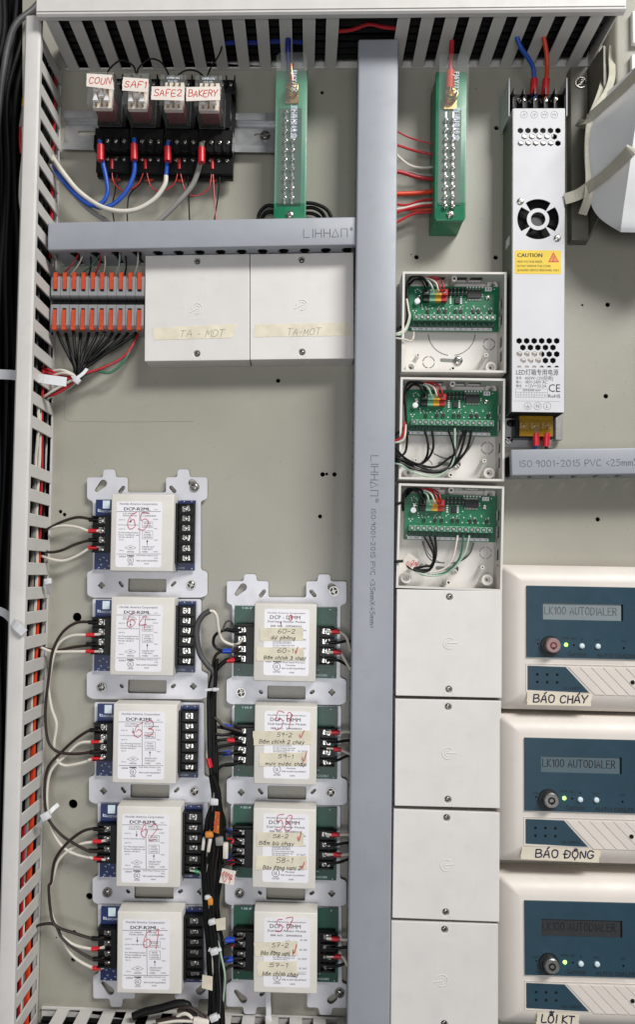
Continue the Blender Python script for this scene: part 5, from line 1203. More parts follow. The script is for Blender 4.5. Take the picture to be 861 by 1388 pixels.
    for (x, y, r_) in ((500, 530, 1.0), (787, 540, 1.1), (293, 526, .9)): c = S(x, y); MB().cyl(c[0], c[1], DD - .05, DD + .1, r_, 10).build('panel_hole_dark', 'cavity', t)  # black discs again, hole darkness as colour
    MB().text('LK-100S1', *S(490, 780), 17 * k * 1.4, DD + .56, .02, 'CENTER', width=104 * k).build('printed_text', 'ink_black', t)
    for j in range(8):
        xa = 466 + 67 * j; gap = 3.5; hl = [circ(*S(838, 738), 2.2, 14)] if 5.2 < (838 - 83 - 466) / 67 + 1 - j < 6.2 and False else []
        MB().prism([S(xa + gap, 657), S(xa + 67 - gap, 658), S(xa + 67 - gap + 152, 815), S(xa + gap + 152, 814)], DD - .05, DD + .55).build('diagonal_rib', 'dialer_cream', t, bev=.12, seg=1)
    c = S(838, 738); MB().ring(c[0], c[1], DD - .05, DD + .75, 2.0, 2.5, 18).build('screw_hole_rim', 'dialer_cream', t, smooth=True); MB().cyl(c[0], c[1], DD - .05, DD + .62, 2.0, 16).build('screw_hole', 'cavity', t)
    # tape with marker lettering
    pts = [lf(*p, DD)[:2] for p in tape]
    tp = MB().prism(tape_poly(pts, .5, len(word)), DD + .6, DD + .8).build('tape_label', 'tape_pale', t)
    m = MB(); a = lf(*wpos[0], DD); b = lf(*wpos[1], DD); pen(m, word, a[0], a[1], 6.2, 1.15, DD + .9, width=b[0] - a[0], jit=.16, seed=len(word), slant=.1, rot=math.atan2(b[1] - a[1], b[0] - a[0]))
    m.build('handwriting', 'ink_navy', tp)
    return t
dialer('cream wall dialer with a lit grey display and a reddish key lock', (714, 793.7), (861, 796.2), (713.3, 890.5), (861, 894), 'lcd_grey', 'ink_grey', 'BÁO CHÁY', [(715, 937), (802.5, 940), (801.5, 957), (714.5, 955)], ((723, 951), (796, 953)), 'lock_face', 0)
dialer('cream wall dialer between two others, with a dim display', (711, 999.5), (861, 1003), (710.2, 1098), (861, 1102), 'lcd_dim', 'chip_black', 'BÁO ĐỘNG', [(708, 1147), (815, 1152), (812, 1169), (706, 1164)], ((726, 1161), (804, 1163)), 'metal_dull', 0)
dialer('cream wall dialer with a dark display, lowest of the dialers', (711, 1220), (861, 1223.9), (710.5, 1320), (861, 1324), 'lcd_off', 'chip_black', 'LỖI KT', [(729, 1371), (786, 1374), (784, 1391), (727, 1388)], ((734, 1385), (778, 1387)), 'metal_dull', 0)

# ================================================================== upper right corner: bracket, cabinet side, taped white cover
at = basept(787, 210, 12); lf = LOC(at)
t = thing('steel_bracket', 'steel bracket with shade in its colour, screwed beside the power supply', 'bracket', at)
a = lf(774, 90, 12); b = lf(799, 325, 12)
MB().box(a[0], b[0], b[1], a[1], 0.1, 12).build('bracket_face', 'bracket', t, bev=.8)  # its shade sits in the material colour
m = MB(); c1 = lf(799, 90, 12)
m.add([(b[0] + .05, b[1], .1), (b[0] + .05, a[1], .1), (b[0] + 4, a[1], 40), (b[0] + 4, b[1] + 20, 40), (b[0] + 1.6, b[1], .1), (b[0] + 1.6, a[1], .1), (b[0] + 5.6, a[1], 40), (b[0] + 5.6, b[1] + 20, 40)], [(0, 1, 2, 3), (7, 6, 5, 4), (0, 3, 7, 4), (1, 5, 6, 2), (3, 2, 6, 7), (0, 4, 5, 1)])
m.build('bracket_flange', 'bracket', t)
p = lf(788.5, 111.5, 13); screw(t, p[0], p[1], 12, 4.2, 2.6, 'screw_dark', washer=5.4, name='mounting_screw')
at = P(850, 40, 0); lf = LOC(at)
m = MB(); a = lf(843, -30, 45); b = lf(862, 100, 45); m.box(a[0], a[0] + 60, b[1] - 30, a[1] + 20, .1, 30)
structure(m.build('cabinet_side', 'cabinet_paint', at=at, bev=3, seg=3))
m = MB(); a = lf(858, 14, 36); b = lf(858, 58, 36); m.box(a[0], a[0] + 40, b[1], a[1], 30.2, 36)
tag(m.build('foam_block', 'foam_white', at=at, bev=1.2), 'white textured foam block on the cabinet side, above its twin', 'foam block', 'white foam blocks')
m = MB(); a = lf(857, 73, 36); b = lf(857, 120, 36); m.box(a[0], a[0] + 40, b[1], a[1], 30.2, 36)
tag(m.build('foam_block', 'foam_white', at=at, bev=1.2), 'white textured foam block behind the taped plastic cover', 'foam block', 'white foam blocks')
# the loose white cover: bulging front, bright side face, held with tape
at = P(830, 200, 40); at = Vector((at.x, 0, at.z)); lf = LOC(at)
left = [(861, 92), (838, 112), (818, 130), (804, 148), (797, 163), (793.5, 182), (792.5, 205), (793.5, 228), (796, 250), (801, 274), (808, 289), (820, 301), (841.5, 314.5)]
edge = [(905, 60), (890, 84), (880, 104), (873, 124), (868.5, 142), (865, 158), (861.5, 175), (858.5, 195), (856, 214), (853, 234), (850, 255), (846, 282), (841.8, 314.7)]
right = [(990, 60), (985, 84), (980, 104), (973, 124), (970, 142), (965, 158), (961, 175), (958, 195), (956, 214), (953, 234), (950, 255), (950, 282), (950, 317)]
left, edge, right = [[(p.x, p.y) for p in catmull([Vector((a_, b_, 0)) for a_, b_ in q_], 4)] for q_ in (left, edge, right)]
n = len(left); vs = [lf(u, v, 44 - 4 * math.sin(math.pi * i / (n - 1)) + 26 * max(0, 1 - i / 12) ** 1.6) for i, (u, v) in enumerate(left)] + [lf(u, v, 92 - 46 * (i / (n - 1)) ** 4) for i, (u, v) in enumerate(edge)] + [lf(u, v, 66) for u, v in right]
bk = [lf(u + 14, v, 16) for u, v in left]; vs += bk + [lf(u, v, 16) for u, v in right]
fs = []
for i in range(n - 1):
    fs += [(i, i + 1, n + i + 1, n + i), (n + i, n + i + 1, 2 * n + i + 1, 2 * n + i), (3 * n + i, 3 * n + i + 1, i + 1, i), (2 * n + i, 2 * n + i + 1, 4 * n + i + 1, 4 * n + i), (4 * n + i, 4 * n + i + 1, 3 * n + i + 1, 3 * n + i)]
t = thing('plastic_cover', 'loose white plastic cover held with masking tape, over the bracket', 'cover', at)
me = mesh_of(MB().add(vs, fs)); bm = bmesh.new(); bm.from_mesh(me)
bmesh.ops.holes_fill(bm, edges=bm.edges, sides=0); bmesh.ops.recalc_face_normals(bm, faces=bm.faces); bm.to_mesh(me); bm.free()
me.polygons.foreach_set('use_smooth', [True] * len(me.polygons)); me.set_sharp_from_angle(angle=R(36))
place('cover_shell', me, 'cover_blue_white', t)
def tape_strip(pts, wd, mt='tape_grey'):      # a strip of tape: centre line of (u, v, d), width in mm
    P3 = [Vector(lf(*p)) for p in pts]; P3 = catmull(P3, 4) if len(P3) > 2 else P3; vs = []; fs = []
    for i, p in enumerate(P3):
        tn = (P3[min(i + 1, len(P3) - 1)] - P3[max(i - 1, 0)]).normalized(); nx = tn.cross(Vector((0, 0, 1))).normalized() * wd / 2
        for o in (nx, -nx):
            for z in (0, .5): vs.append(p + o + Vector((0, 0, z)))
    for i in range(len(P3) - 1):
        b = 4 * i; fs += [(b + 1, b + 3, b + 7, b + 5), (b, b + 4, b + 6, b + 2), (b, b + 1, b + 5, b + 4), (b + 2, b + 6, b + 7, b + 3)]
    fs += [(0, 2, 3, 1), (len(vs) - 4, len(vs) - 3, len(vs) - 1, len(vs) - 2)]
    me = mesh_of(MB().add(vs, fs)); bm = bmesh.new(); bm.from_mesh(me); bmesh.ops.recalc_face_normals(bm, faces=bm.faces); bm.to_mesh(me); bm.free()
    place('tape_strip', me, mt, t)
tape_strip([(802, 156, 47), (799.5, 185, 44.5), (799.5, 215, 44.5), (800, 245, 45.5), (798, 268, 44), (790, 291, 36)], 7.5)
tape_strip([(766, 270, 36.5), (784, 264, 40), (800, 253, 48), (827, 232, 71), (852, 208, 92), (858, 200, 94)], 10)
tape_strip([(787, 168, 36), (798, 161, 48), (812, 149, 58), (838, 126, 76), (866, 98, 95)], 8.5)
tape_strip([(801, 160, 48), (812, 134, 46), (819, 108, 32), (816, 78, 16), (818, 63, 14)], 6)
tape_strip([(805, 152, 52), (822, 128, 50), (830, 105, 40), (830, 80, 24), (831, 62, 22)], 6)
tape_strip([(786, 173, 30), (793, 163, 46)], 9)

# ================================================================== wires
def wire(label, pts, r, mt, group=None, sleeves=(), cat='wire', name='wire', n=0, sub=6):
    n = n or (10 if r > 1.6 else 8)

    jq = random.Random(int(sum(p[0] * 3 + p[1] * 7 for p in pts)))
    if len(pts) > 3: pts = [pts[0]] + [(u + jq.uniform(-.7, .7), v + jq.uniform(-.7, .7), d + jq.uniform(-.5, .5)) for u, v, d in pts[1:-1]] + [pts[-1]]
    at = P(*pts[0]); d0 = pts[0][2]; lf = LOC(at, 0, d0); L3 = lambda ps: [lf(*p) for p in ps]
    if not sleeves:
        return tag(MB().tube(L3(pts), r, n, sub).build(name, mt, at=at, smooth=True), label, cat, group)
    t = thing(name, label, cat, at, 0, group)
    MB().tube(L3(pts), r, n, sub).build('conductor', mt, t, smooth=True)
    for ps, sr, sm in sleeves:
        q = [Vector(p) for p in L3(ps)]; a, b = q[0], q[-1]
        m = MB().tube([a, a + (b - a) * .08, a + (b - a) * .5, a + (b - a) * .92, b], sr, 10, 1)
        m.build('crimp_sleeve', sm, t, smooth=True)
    return t
def Zp(ox, oy, s, d, pts):
    out = []
    for i, p in enumerate(pts):
        dd = p[2] if len(p) > 2 else (d if not isinstance(d, tuple) else d[0] + (d[1] - d[0]) * i / max(1, len(pts) - 1))
        out.append((ox + p[0] / s, oy + p[1] / s, dd))
    return out
# ---------- inside and beside the slotted ducts
def duct_wire(base, rot_pts, r, mt, label, group, x0, x1, y, d, wob=1.2, seed=0, n=6):
    q = random.Random(seed); A = P(*rot_pts[0]); B = P(*rot_pts[1]); rot = math.atan2((B - A).z, (B - A).x)
    k = max(4, int((x1 - x0) / 45)); pts = []
    for i in range(k + 1): pts.append((x0 + (x1 - x0) * i / k, y + q.uniform(-wob, wob) * .6, d + q.uniform(-wob, wob) * 2))
    return tag(MB().tube(pts, r, n, 3).build('duct_cable', mt, at=A, rot=rot, smooth=True), label, 'cable', group)
LD = ((84.5, 99), (50.5, 1420)); TDc = ((90, 97), (797, 92.5)); BD = ((57, 1363), (466, 1377))
for i, (y, d, r) in enumerate(((-9.5, 10, 2.2), (-9.6, 17, 2.2), (-9.4, 24, 2.3), (-9.6, 31, 2.2), (-9.3, 38, 2.3), (-9.6, 45, 2.0), (-6, 46, 1.8), (-5.5, 9, 1.8))):
    duct_wire('l', LD, r, 'black_rubber', 'black cable filling the inside of the tall slotted duct', 'black cables in the tall slotted duct', 2, 900, y, d, .9, i)
duct_wire('l', LD, 2.6, 'orange_wire', 'thick orange cable inside the tall slotted duct', None, 445, 905, -4.6, 20, .7, 31)
duct_wire('l', LD, 2.0, 'grey_wire', 'grey cable beside the orange one inside the tall slotted duct', None, 380, 905, -5.6, 31, .9, 32)
duct_wire('l', LD, 1.5, 'white_wire', 'white wire inside the tall slotted duct behind the relay module leads', None, 330, 640, -4.0, 27.5, 1.4, 33)
duct_wire('l', LD, 1.3, 'red_wire', 'thin red wire low inside the tall slotted duct', None, 300, 470, -3.6, 22, 1.5, 34)
duct_wire('l', LD, 1.6, 'red_wire', 'red wire in the upper end of the tall slotted duct', None, 4, 190, -3.2, 11, 1.2, 35)
duct_wire('l', LD, 1.4, 'white_wire', 'thin white wire crossing the gap of the missing duct finger', None, 330, 400, -3, 33, 1.8, 36)
duct_wire('l', LD, 2.0, 'dark_grey_wire', 'dark grey cable in the upper end of the tall slotted duct', None, 2, 330, -6, 36, 1, 37)
duct_wire('l', LD, 1.4, 'white_wire', 'white wire reaching into the foot of the tall slotted duct', None, 760, 905, -4, 38, 1.4, 38)
duct_wire('l', LD, 1.5, 'red_wire', 'red wire at the foot of the tall slotted duct', None, 700, 905, -3.6, 40, 1.4, 39)
k = 0
for y in (9, 15, 21, 27):
    for d in (8, 17, 26, 35, 44, 53, 60):
        duct_wire('t', TDc, 4.2, 'black_rubber', 'thick black cable packed in the top slotted duct', 'black cables in the top duct', 3, dtl - 4, y, d, .5, 50 + k, 6); k += 1
duct_wire('t', TDc, 2.0, 'navy_wire', 'blue wire running inside the top slotted duct', None, 150, 232, 3.6, 34, 1.2, 90)
duct_wire('t', TDc, 1.6, 'red_wire', 'red wire inside the top slotted duct near the tall grey duct', None, 262, 318, 3.6, 52, 2.2, 91)
duct_wire('t', TDc, 1.6, 'grey_wire', 'grey wire inside the top slotted duct above the power supply', None, 350, 440, 11, 40, 1.6, 92)
k = 0
for y in (-9, -17, -25):
    for d in (8, 18, 28, 38): duct_wire('b', BD, 4.0, 'black_rubber', 'thick black cable lying in the foot slotted duct', 'black cables in the foot duct', 3, dbl - 3, y, d, .5, 120 + k, 6); k += 1
# ---------- the dark cable loom beside the panel
q = random.Random(5)
for i in range(20):
    u0 = 36 - i * 2.7; d = q.uniform(-48, -4); pts = []
    for j, v in enumerate((-60, 40, 130, 240, 360, 500, 640, 800, 960, 1120, 1300, 1460)):
        pts.append((u0 - j * 2.3 + q.uniform(-5, 5) + (14 if j < 2 else 0), v, d + q.uniform(-7, 7)))
    wire('black cable hanging in the loom beside the slotted duct', pts, q.uniform(2.0, 3.2), 'loom_black', 'black cables in the side loom', cat='cable', name='loom_cable', n=8)
wire('grey cable bending over the top of the black cable loom', [(-6, 190, 12), (2, 110, 14), (10, 60, 16), (22, 32, 16), (44, 12, 10), (60, -6, 0)], 3.0, 'dark_grey_wire', cat='cable', name='loom_cable')
wire('blue wire behind the tall slotted duct near its upper end', [(44, 36, 20), (38, 60, 22), (36, 85, 22), (36, 110, 16)], 2.8, 'navy_wire')
wire('green wire hanging behind the slotted duct cover', [(33, 172, 24), (33.5, 200, 26), (31.5, 240, 26), (30, 275, 20), (31, 300, 8)], 1.0, 'green_wire')
wire('white wire hanging behind the slotted duct cover', [(30, 172, 26), (30, 205, 28), (27, 240, 28), (27, 270, 22), (30, 295, 8)], 1.1, 'white_wire')
wire('short red wire hanging behind the slotted duct cover', [(27.5, 170, 26), (27, 190, 28), (28.5, 208, 24)], 1.4, 'red_wire')
wire('grey sheath with a yellow band behind the slotted duct cover', [(37, 100, 20), (34, 130, 24), (31, 155, 26), (28.5, 173, 26)], 2.4, 'grey_wire', sleeves=[([(33.4, 134, 24.5), (32.4, 146, 25.5)], 2.6, 'yellow_plastic')])
# strap tails and ties
def strap(label, pts, wd, mt='zip_white', knob=None, rotk=0):
    at = P(*pts[0]); lf = LOC(at, 0, pts[0][2]); t = thing('cable_tie', label, 'cable tie', at)
    P3 = [Vector(lf(*p)) for p in pts]; P3 = catmull(P3, 4) if len(P3) > 2 else P3; vs = []; fs = []
    for i, p in enumerate(P3):
        tn = (P3[min(i + 1, len(P3) - 1)] - P3[max(i - 1, 0)]).normalized(); nx = tn.cross(Vector((0, 0, 1)))
        nx = (nx.normalized() if nx.length > 1e-4 else Vector((1, 0, 0))) * wd / 2
        for o in (nx, -nx):
            for z in (0, 1.0): vs.append(p + o + Vector((0, 0, z)))
    for i in range(len(P3) - 1): b = 4 * i; fs += [(b + 1, b + 3, b + 7, b + 5), (b, b + 4, b + 6, b + 2), (b, b + 1, b + 5, b + 4), (b + 2, b + 6, b + 7, b + 3)]
    fs += [(0, 2, 3, 1), (len(vs) - 4, len(vs) - 3, len(vs) - 1, len(vs) - 2)]
    me = mesh_of(MB().add(vs, fs)); bm = bmesh.new(); bm.from_mesh(me); bmesh.ops.recalc_face_normals(bm, faces=bm.faces); bm.to_mesh(me); bm.free()
    place('strap', me, mt, t)
    if knob:
        p = lf(*knob[:3]); h = MB().box(-knob[3], knob[3], -knob[3] * .8, knob[3] * .8, -1.5, 2.4); o = h.build('tie_head', mt, t, loc=p, bev=.8); o.rotation_euler[2] = rotk
    return t
strap('wide flat white strap around the side loom, above the panel middle', [(-20, 507, 30), (10, 508, 34), (22, 509, 38), (34, 510, 40)], 9)
strap('flat white strap tail poking out of the duct by the lever connector wires', [(44, 511, 36), (60, 514, 44), (90, 518, 40)], 8.4)
strap('flat white strap crossing the slotted duct cover near the relay modules', [(-20, 822, 30), (6, 831, 50), (20, 846, 68.5), (33, 858, 68.5)], 7)
strap('nylon tie on the slotted duct between the relay modules, tail up', [(54, 1120, 30), (58, 1110, 34), (63, 1106, 34), (72, 1096, 30), (79, 1090, 26)], 3.6, knob=(62, 1106, 36, 4.2), rotk=.5)
strap('nylon tie looped on a duct finger beside the topmost relay module', [(66, 806, 14), (65, 796, 20), (64, 786, 24)], 3.4, knob=(65, 788, 24, 3.4), rotk=.2)

# ---------- relay leads
S2 = lambda d, pts: Zp(80, 80, 3.444, d, pts)
def sleeve(x, y0, y1, d, s=S2, r=3.4, mt='red_sleeve', x1=None): return (s(d, [(x, y0), (x1 or x, y1)]), r, mt)
wire('blue lead from the COUN relay socket', S2((30, 22), [(190, 380), (192, 430), (200, 475), (220, 560), (224, 625), (200, 670), (140, 680), (60, 615), (-20, 520, 20)]), 2.1, 'blue_wire', 'relay leads', [sleeve(193, 402, 475, 31)])
wire('blue lead from the socket of the relay marked SAF', S2((30, 22), [(350, 370), (350, 430), (350, 475), (348, 540), (310, 625), (250, 682), (185, 690), (100, 648), (20, 570, 20)]), 2.1, 'blue_wire', 'relay leads', [sleeve(350, 400, 472, 31)])
wire('blue lead entering a white sheath under the third relay', S2((30, 26), [(509, 385), (506, 430), (504, 480), (500, 530), (494, 580)]), 2.0, 'blue_wire', 'relay leads', [sleeve(507, 412, 478, 31)])
wire('white sheathed cable sweeping from the third relay into the duct', S2((27, 24), [(499, 545), (490, 592), (440, 658), (340, 706), (215, 700), (100, 628), (20, 535), (-40, 450, 20), (-70, 400, 14)]), 2.2, 'white_wire')
wire('pale grey cable dropping from the BAKERY relay behind the grey duct', S2((30, 14), [(667, 390), (664, 440), (658, 490), (620, 590), (535, 690), (460, 760), (420, 800)]), 2.5, 'grey_wire', 'relay leads', [sleeve(665, 415, 484, 31)])
wire('pale grey cable emerging from behind the grey duct into the slotted duct', S2((14, 20), [(270, 800), (225, 760), (140, 700), (60, 622), (0, 555), (-50, 490)]), 2.4, 'grey_wire')
wire('thin navy wire wound beside the white sheathed cable', S2((21, 21), [(190, 690), (130, 655), (60, 610), (5, 545), (-30, 500)]), 1.4, 'navy_wire')
for i, (p, lb) in enumerate((([(248, 490), (252, 565), (300, 614), (365, 588), (402, 505)], 'thin red jumper between the first and second relay sockets'), ([(404, 505), (430, 598), (482, 617), (540, 580), (556, 508)], 'thin red jumper between the second and third relay sockets'),
                              ([(562, 508), (590, 610), (640, 641), (700, 602), (713, 510)], 'thin red jumper between the third and fourth relay sockets'), ([(717, 505), (721, 620), (733, 745), (736, 790)], 'thin red wire from the fourth relay socket down to the grey duct'))):
    wire(lb, S2((18, 18), p), .6, 'red_wire', 'thin red relay wires', [sleeve(p[0][0] - 1, 470, 515, 18.5, r=1.7)])
for p, lb in (([(275, 490), (258, 620), (250, 690), (260, 780)], 'thin black wire hanging from the first relay socket'), ([(436, 500), (390, 570), (332, 632), (318, 700), (319, 780)], 'thin black wire bent away from the second relay socket'), ([(600, 500), (604, 620), (610, 780)], 'thin black wire hanging straight from the third relay socket'), ([(754, 500), (742, 640), (720, 780)], 'thin black wire hanging from the fourth relay socket')):
    wire(lb, S2((17, 12), p), .7, 'black_rubber', 'thin black relay wires')
for p, lb in (([(225, 75), (235, 45), (290, 5), (345, 30), (358, 70)], 'black jumper arched over the first and second relays'), ([(364, 75), (372, 40), (425, -2), (480, 20), (515, 80)], 'black jumper arched over the second and third relays'), ([(540, 85), (590, 55), (640, 58), (680, 85)], 'flat black jumper between the third and fourth relays'), ([(690, 85), (708, 40), (735, 5), (756, -40), (766, -95)], 'black wire rising from the fourth relay into the top duct')):
    wire(lb, S2((34, 34), p), .8, 'black_rubber', 'black relay jumpers')
for i, (t, lf) in enumerate(SOCK):
    x = (lf(152, 233, 20)[0], lf(198, 233, 20)[0], lf(242, 233, 20)[0], lf(287, 234, 20)[0])[i]; y = lf(152 + 47 * i, 232, 20)[1]
    MB().prism([(x + 6.2 * math.cos(R(a)), y + 5 * math.sin(R(a))) for a in range(180, 361, 20)], 9, 11.5).build('led_glow_tab', 'orange_glow', t, bev=.3, seg=1)  # orange glow of a socket LED put into this tab's colour
# ---------- terminal bar feeds
wire('blue feed cable dropping from the top duct to the first green bar', [(391, 40, 40), (391, 62, 44), (391.5, 84, 40), (392, 98, 38)], 2.6, 'navy_wire')
wire('copper strands of the feed on the first green bar', [(394, 88, 40), (395, 100, 40), (396, 114, 39)], 3.0, 'copper')
wire('red feed cable dropping from the top duct to the second green bar', [(613, 55, 44), (612, 75, 42), (611, 95, 42), (610.5, 106, 41)], 2.2, 'red_wire', None, [([(611, 96, 42), (610.5, 120, 40)], 3.6, 'orange_wire')])
for i, (p, lb) in enumerate((([(376, 281, 12), (362, 279, 12), (352, 288, 12), (349, 305, 12)], 'black cable curling out beside the first green bar'), ([(376, 288, 8), (364, 287, 8), (357, 293, 8), (354, 306, 8)], 'inner black cable curling out beside the first green bar'),
                               ([(412, 275, 12), (428, 276, 12), (444, 285, 12), (452, 305, 12)], 'black cable arching from the first green bar to the grey duct'), ([(412, 282, 8), (426, 282, 8), (438, 290, 8), (444, 306, 8)], 'inner black cable arching from the first green bar to the grey duct'), ([(412, 289, 5), (424, 289, 5), (434, 296, 5), (438, 306, 5)], 'lowest black cable arching from the first green bar'))):
    wire(lb, p, 1.7, 'black_rubber', 'black cables behind the first green bar')
for p, r, mt, lb in (([(530, 172, 20), (548, 183, 18), (566, 190, 16), (590, 196, 14)], .8, 'red_wire', 'thin red wire uppermost at the second green bar'), ([(530, 193, 20), (550, 200, 18), (568, 206, 16), (590, 210, 14)], 1.2, 'red_wire', 'red wire second from the top at the second green bar'), ([(530, 200, 20), (541, 212, 19), (556, 224, 17), (572, 227, 15), (590, 226, 14)], 1.1, 'white_wire', 'white wire among the reds at the second green bar'),
                     ([(530, 231, 20), (548, 234, 18), (566, 241, 16), (590, 243, 14)], 1.7, 'red_wire', 'dark pink wire below the white one at the second green bar'), ([(530, 236, 18), (552, 233, 16), (570, 237, 15), (590, 238, 14)], 1.0, 'grey_wire', 'grey wire crossing the red ones at the second green bar'), ([(530, 263, 20), (552, 263, 18), (570, 261, 16), (590, 259, 14)], 2.0, 'orange_wire', 'thick orange red wire at the second green bar'),
                     ([(530, 276, 20), (552, 278, 18), (570, 272, 16), (590, 270, 14)], 1.2, 'red_wire', 'red wire just under the thick orange one'), ([(530, 285, 20), (552, 281, 18), (570, 276, 16), (590, 275, 14)], 1.2, 'white_wire', 'pale wire crossing near the foot of the second green bar'), ([(530, 291, 20), (550, 284, 18), (570, 279, 16), (590, 278, 14)], 1.3, 'red_wire', 'lower red wire in the bunch at the second green bar'), ([(530, 306, 20), (546, 297, 18), (564, 289, 16), (590, 288, 14)], 1.2, 'red_wire', 'lowest red wire at the second green bar'), ([(530, 283, 14), (556, 285, 13), (590, 283, 12)], 1.1, 'orange_wire', 'thin orange wire behind the red bunch')):
    wire(lb, p, r, mt, 'feed wires of the second green bar')
# ---------- power supply leads
wire('blue lead from the top duct to the power supply', [(697, 36, 46), (706, 62, 40), (717, 80, 34), (723, 94, 28), (724.5, 112, 24), (724, 134, 21)], 2.0, 'blue_wire', 'power supply leads', [([(724.6, 107, 24.5), (723.4, 128, 22)], 3.4, 'red_sleeve')])
wire('orange red lead from the top duct to the power supply', [(735, 36, 46), (741, 70, 38), (742.5, 90, 32), (741, 108, 26), (738.5, 134, 21)], 2.0, 'orange_wire', 'power supply leads', [([(741, 107, 26), (738.8, 129, 22)], 3.4, 'red_sleeve')])
wire('blue mains lead under the amber guard of the power supply', [(727, 578, 16), (727.5, 595, 16), (726, 612, 12), (722, 630, 8)], 1.6, 'blue_wire', 'mains leads', [([(727, 587, 17), (727, 604, 15)], 3.2, 'red_sleeve')])
wire('brown mains lead under the amber guard of the power supply', [(742, 578, 16), (741, 595, 16), (740.5, 612, 12), (738, 630, 8)], 1.6, 'brown_wire', 'mains leads', [([(741.5, 587, 17), (740.7, 605, 15)], 3.2, 'red_sleeve')])
# ---------- lever connector wires
for (x0, y0, x1, y1, mt, lb) in ((108, 350, 82, 374, 'red_wire', 'thin red wire reaching the outer lever connectors'), (114, 349, 95, 373, 'white_wire', 'white wire slanting to the lever connectors'), (136, 352, 108, 373, 'green_wire', 'green wire slanting to the lever connectors'), (136, 350, 128, 373, 'red_wire', 'thin red wire at the middle lever connectors'), (141, 347, 140, 373, 'white_wire', 'white wire falling straight to the middle lever connectors'),
                               (162, 348, 157, 373, 'pale_green_wire', 'pale green wire at the lever connectors'), (169, 349, 169, 373, 'black_rubber', 'black wire falling straight to the lever connectors'), (187, 346, 182, 373, 'white_wire', 'white wire at the lever connectors next to the taped box'), (122, 352, 120, 373, 'black_rubber', 'black wire behind the slanting white one')):
    wire(lb, [(x0, y0 - 8, 22), ((x0 + x1) / 2 + 2, (y0 + y1) / 2 - 3, 22), (x1, y1, 16)], .75, mt, 'thin wires above the lever connectors')
for i in range(11):
    x0 = 76 + i * 11.2; tx_ = 101 + i * 1.4; q = random.Random(i)
    wire('black wire gathered from under the lever connectors to the tie', [(x0, 440, 12), (x0 + (tx_ - x0) * .12, 456, 16 + q.uniform(-4, 4)), (x0 + (tx_ - x0) * .62, 480, 18 + q.uniform(-5, 5)), (tx_, 500, 20 + q.uniform(-5, 5)), (tx_ - 6, 514, 20), (80, 527, 18), (62, 540, 16)], 1.5, 'black_rubber', 'black wires under the lever connectors')
wire('red wire curving from under the lever connectors to the tie', [(190, 440, 10), (184, 460, 13), (168, 482, 16), (142, 497, 18), (112, 508, 22), (86, 524, 20), (60, 536, 14)], 1.2, 'red_wire')
wire('dark green wire curving from under the lever connectors to the tie', [(182, 440, 10), (180, 462, 13), (168, 490, 16), (148, 505, 17), (128, 503, 18), (108, 512, 22)], 1.3, 'green_wire')
for p, mt, lb in (([(104, 512, 25), (88, 520, 24), (66, 533, 20), (50, 545, 16)], 'white_wire', 'white wire from the tie down into the slotted duct'), ([(103, 515, 23), (92, 524, 22), (76, 534, 20), (60, 539, 16)], 'red_wire', 'red wire lowest below the tie by the slotted duct'), ([(100, 508, 24), (86, 502, 24), (74, 502, 20), (60, 508, 16)], 'white_wire', 'white wire above the tie entering the slotted duct'),
                  ([(100, 511, 23), (84, 510, 22), (70, 504, 20), (56, 498, 16)], 'red_wire', 'red wire above the tie entering the slotted duct'), ([(100, 513, 25), (86, 513, 24), (72, 509, 22), (56, 502, 16)], 'red_wire', 'second red wire above the tie entering the slotted duct'), ([(102, 510, 26), (88, 506, 26), (76, 507, 22), (62, 513, 18)], 'white_wire', 'second white wire above the tie entering the slotted duct'), ([(104, 517, 22), (90, 527, 20), (72, 536, 18), (58, 544, 14)], 'pale_green_wire', 'pale green wire below the tie by the slotted duct')):
    wire(lb, p, 1.25, mt, 'coloured wires at the duct tie')
strap('small nylon tie around the wires under the lever connectors', [(96, 506, 24), (102, 513, 28), (112, 507, 27), (118, 500, 24)], 3, knob=(104, 516, 28, 3.4), rotk=-.6)

# ---------- leads of the relay modules
ZAp = lambda d, p: Zp(30, 620, 3.189, d, p); ZBp = lambda d, p: Zp(30, 900, 3.189, d, p); ZCp = lambda d, p: Zp(0, 1150, 2.87, d, p)
def sl2(fn, x0, x1, y, d, mt, r=2.0): return (fn(d, [(x0, y), (x1, y)]), r, mt)
def lead(lb, pts, mt, sl_): wire(lb, pts, 1.35, mt, 'relay module leads', [sl_])
lead('brown lead at the first screw of the topmost relay module', ZAp((16, 14), [(330, 270), (296, 268), (240, 261), (180, 275), (115, 306, 12), (80, 330, 10)]), 'brown_wire', sl2(ZAp, 288, 322, 269, 16, 'black_plastic'))
lead('white lead at the second screw of the topmost relay module', ZAp((16, 14), [(335, 316), (290, 318), (240, 301), (180, 295), (128, 302, 12), (90, 320, 10)]), 'white_wire', sl2(ZAp, 286, 322, 318, 16, 'red_sleeve'))
lead('brown lead at the third screw of the topmost relay module', ZAp((16, 14), [(330, 356), (296, 358), (230, 375), (170, 400), (122, 408, 12), (85, 400, 10)]), 'brown_wire', sl2(ZAp, 288, 322, 357, 16, 'black_plastic'))
lead('white lead at the fourth screw of the topmost relay module', ZAp((16, 14), [(335, 385), (296, 391), (240, 425), (180, 446), (120, 440, 14), (78, 425, 12)]), 'white_wire', sl2(ZAp, 286, 322, 390, 16, 'red_sleeve'))
lead('long brown lead looping from the second relay module to the one below', ZAp((17, 17), [(330, 713), (290, 713), (230, 716), (172, 758), (130, 835), (114, 950), (103, 1050)]) + ZBp(17, [(98, 250), (112, 340), (155, 380), (230, 388), (300, 383), (335, 380)]), 'brown_wire', sl2(ZAp, 286, 320, 713, 17, 'black_plastic'))
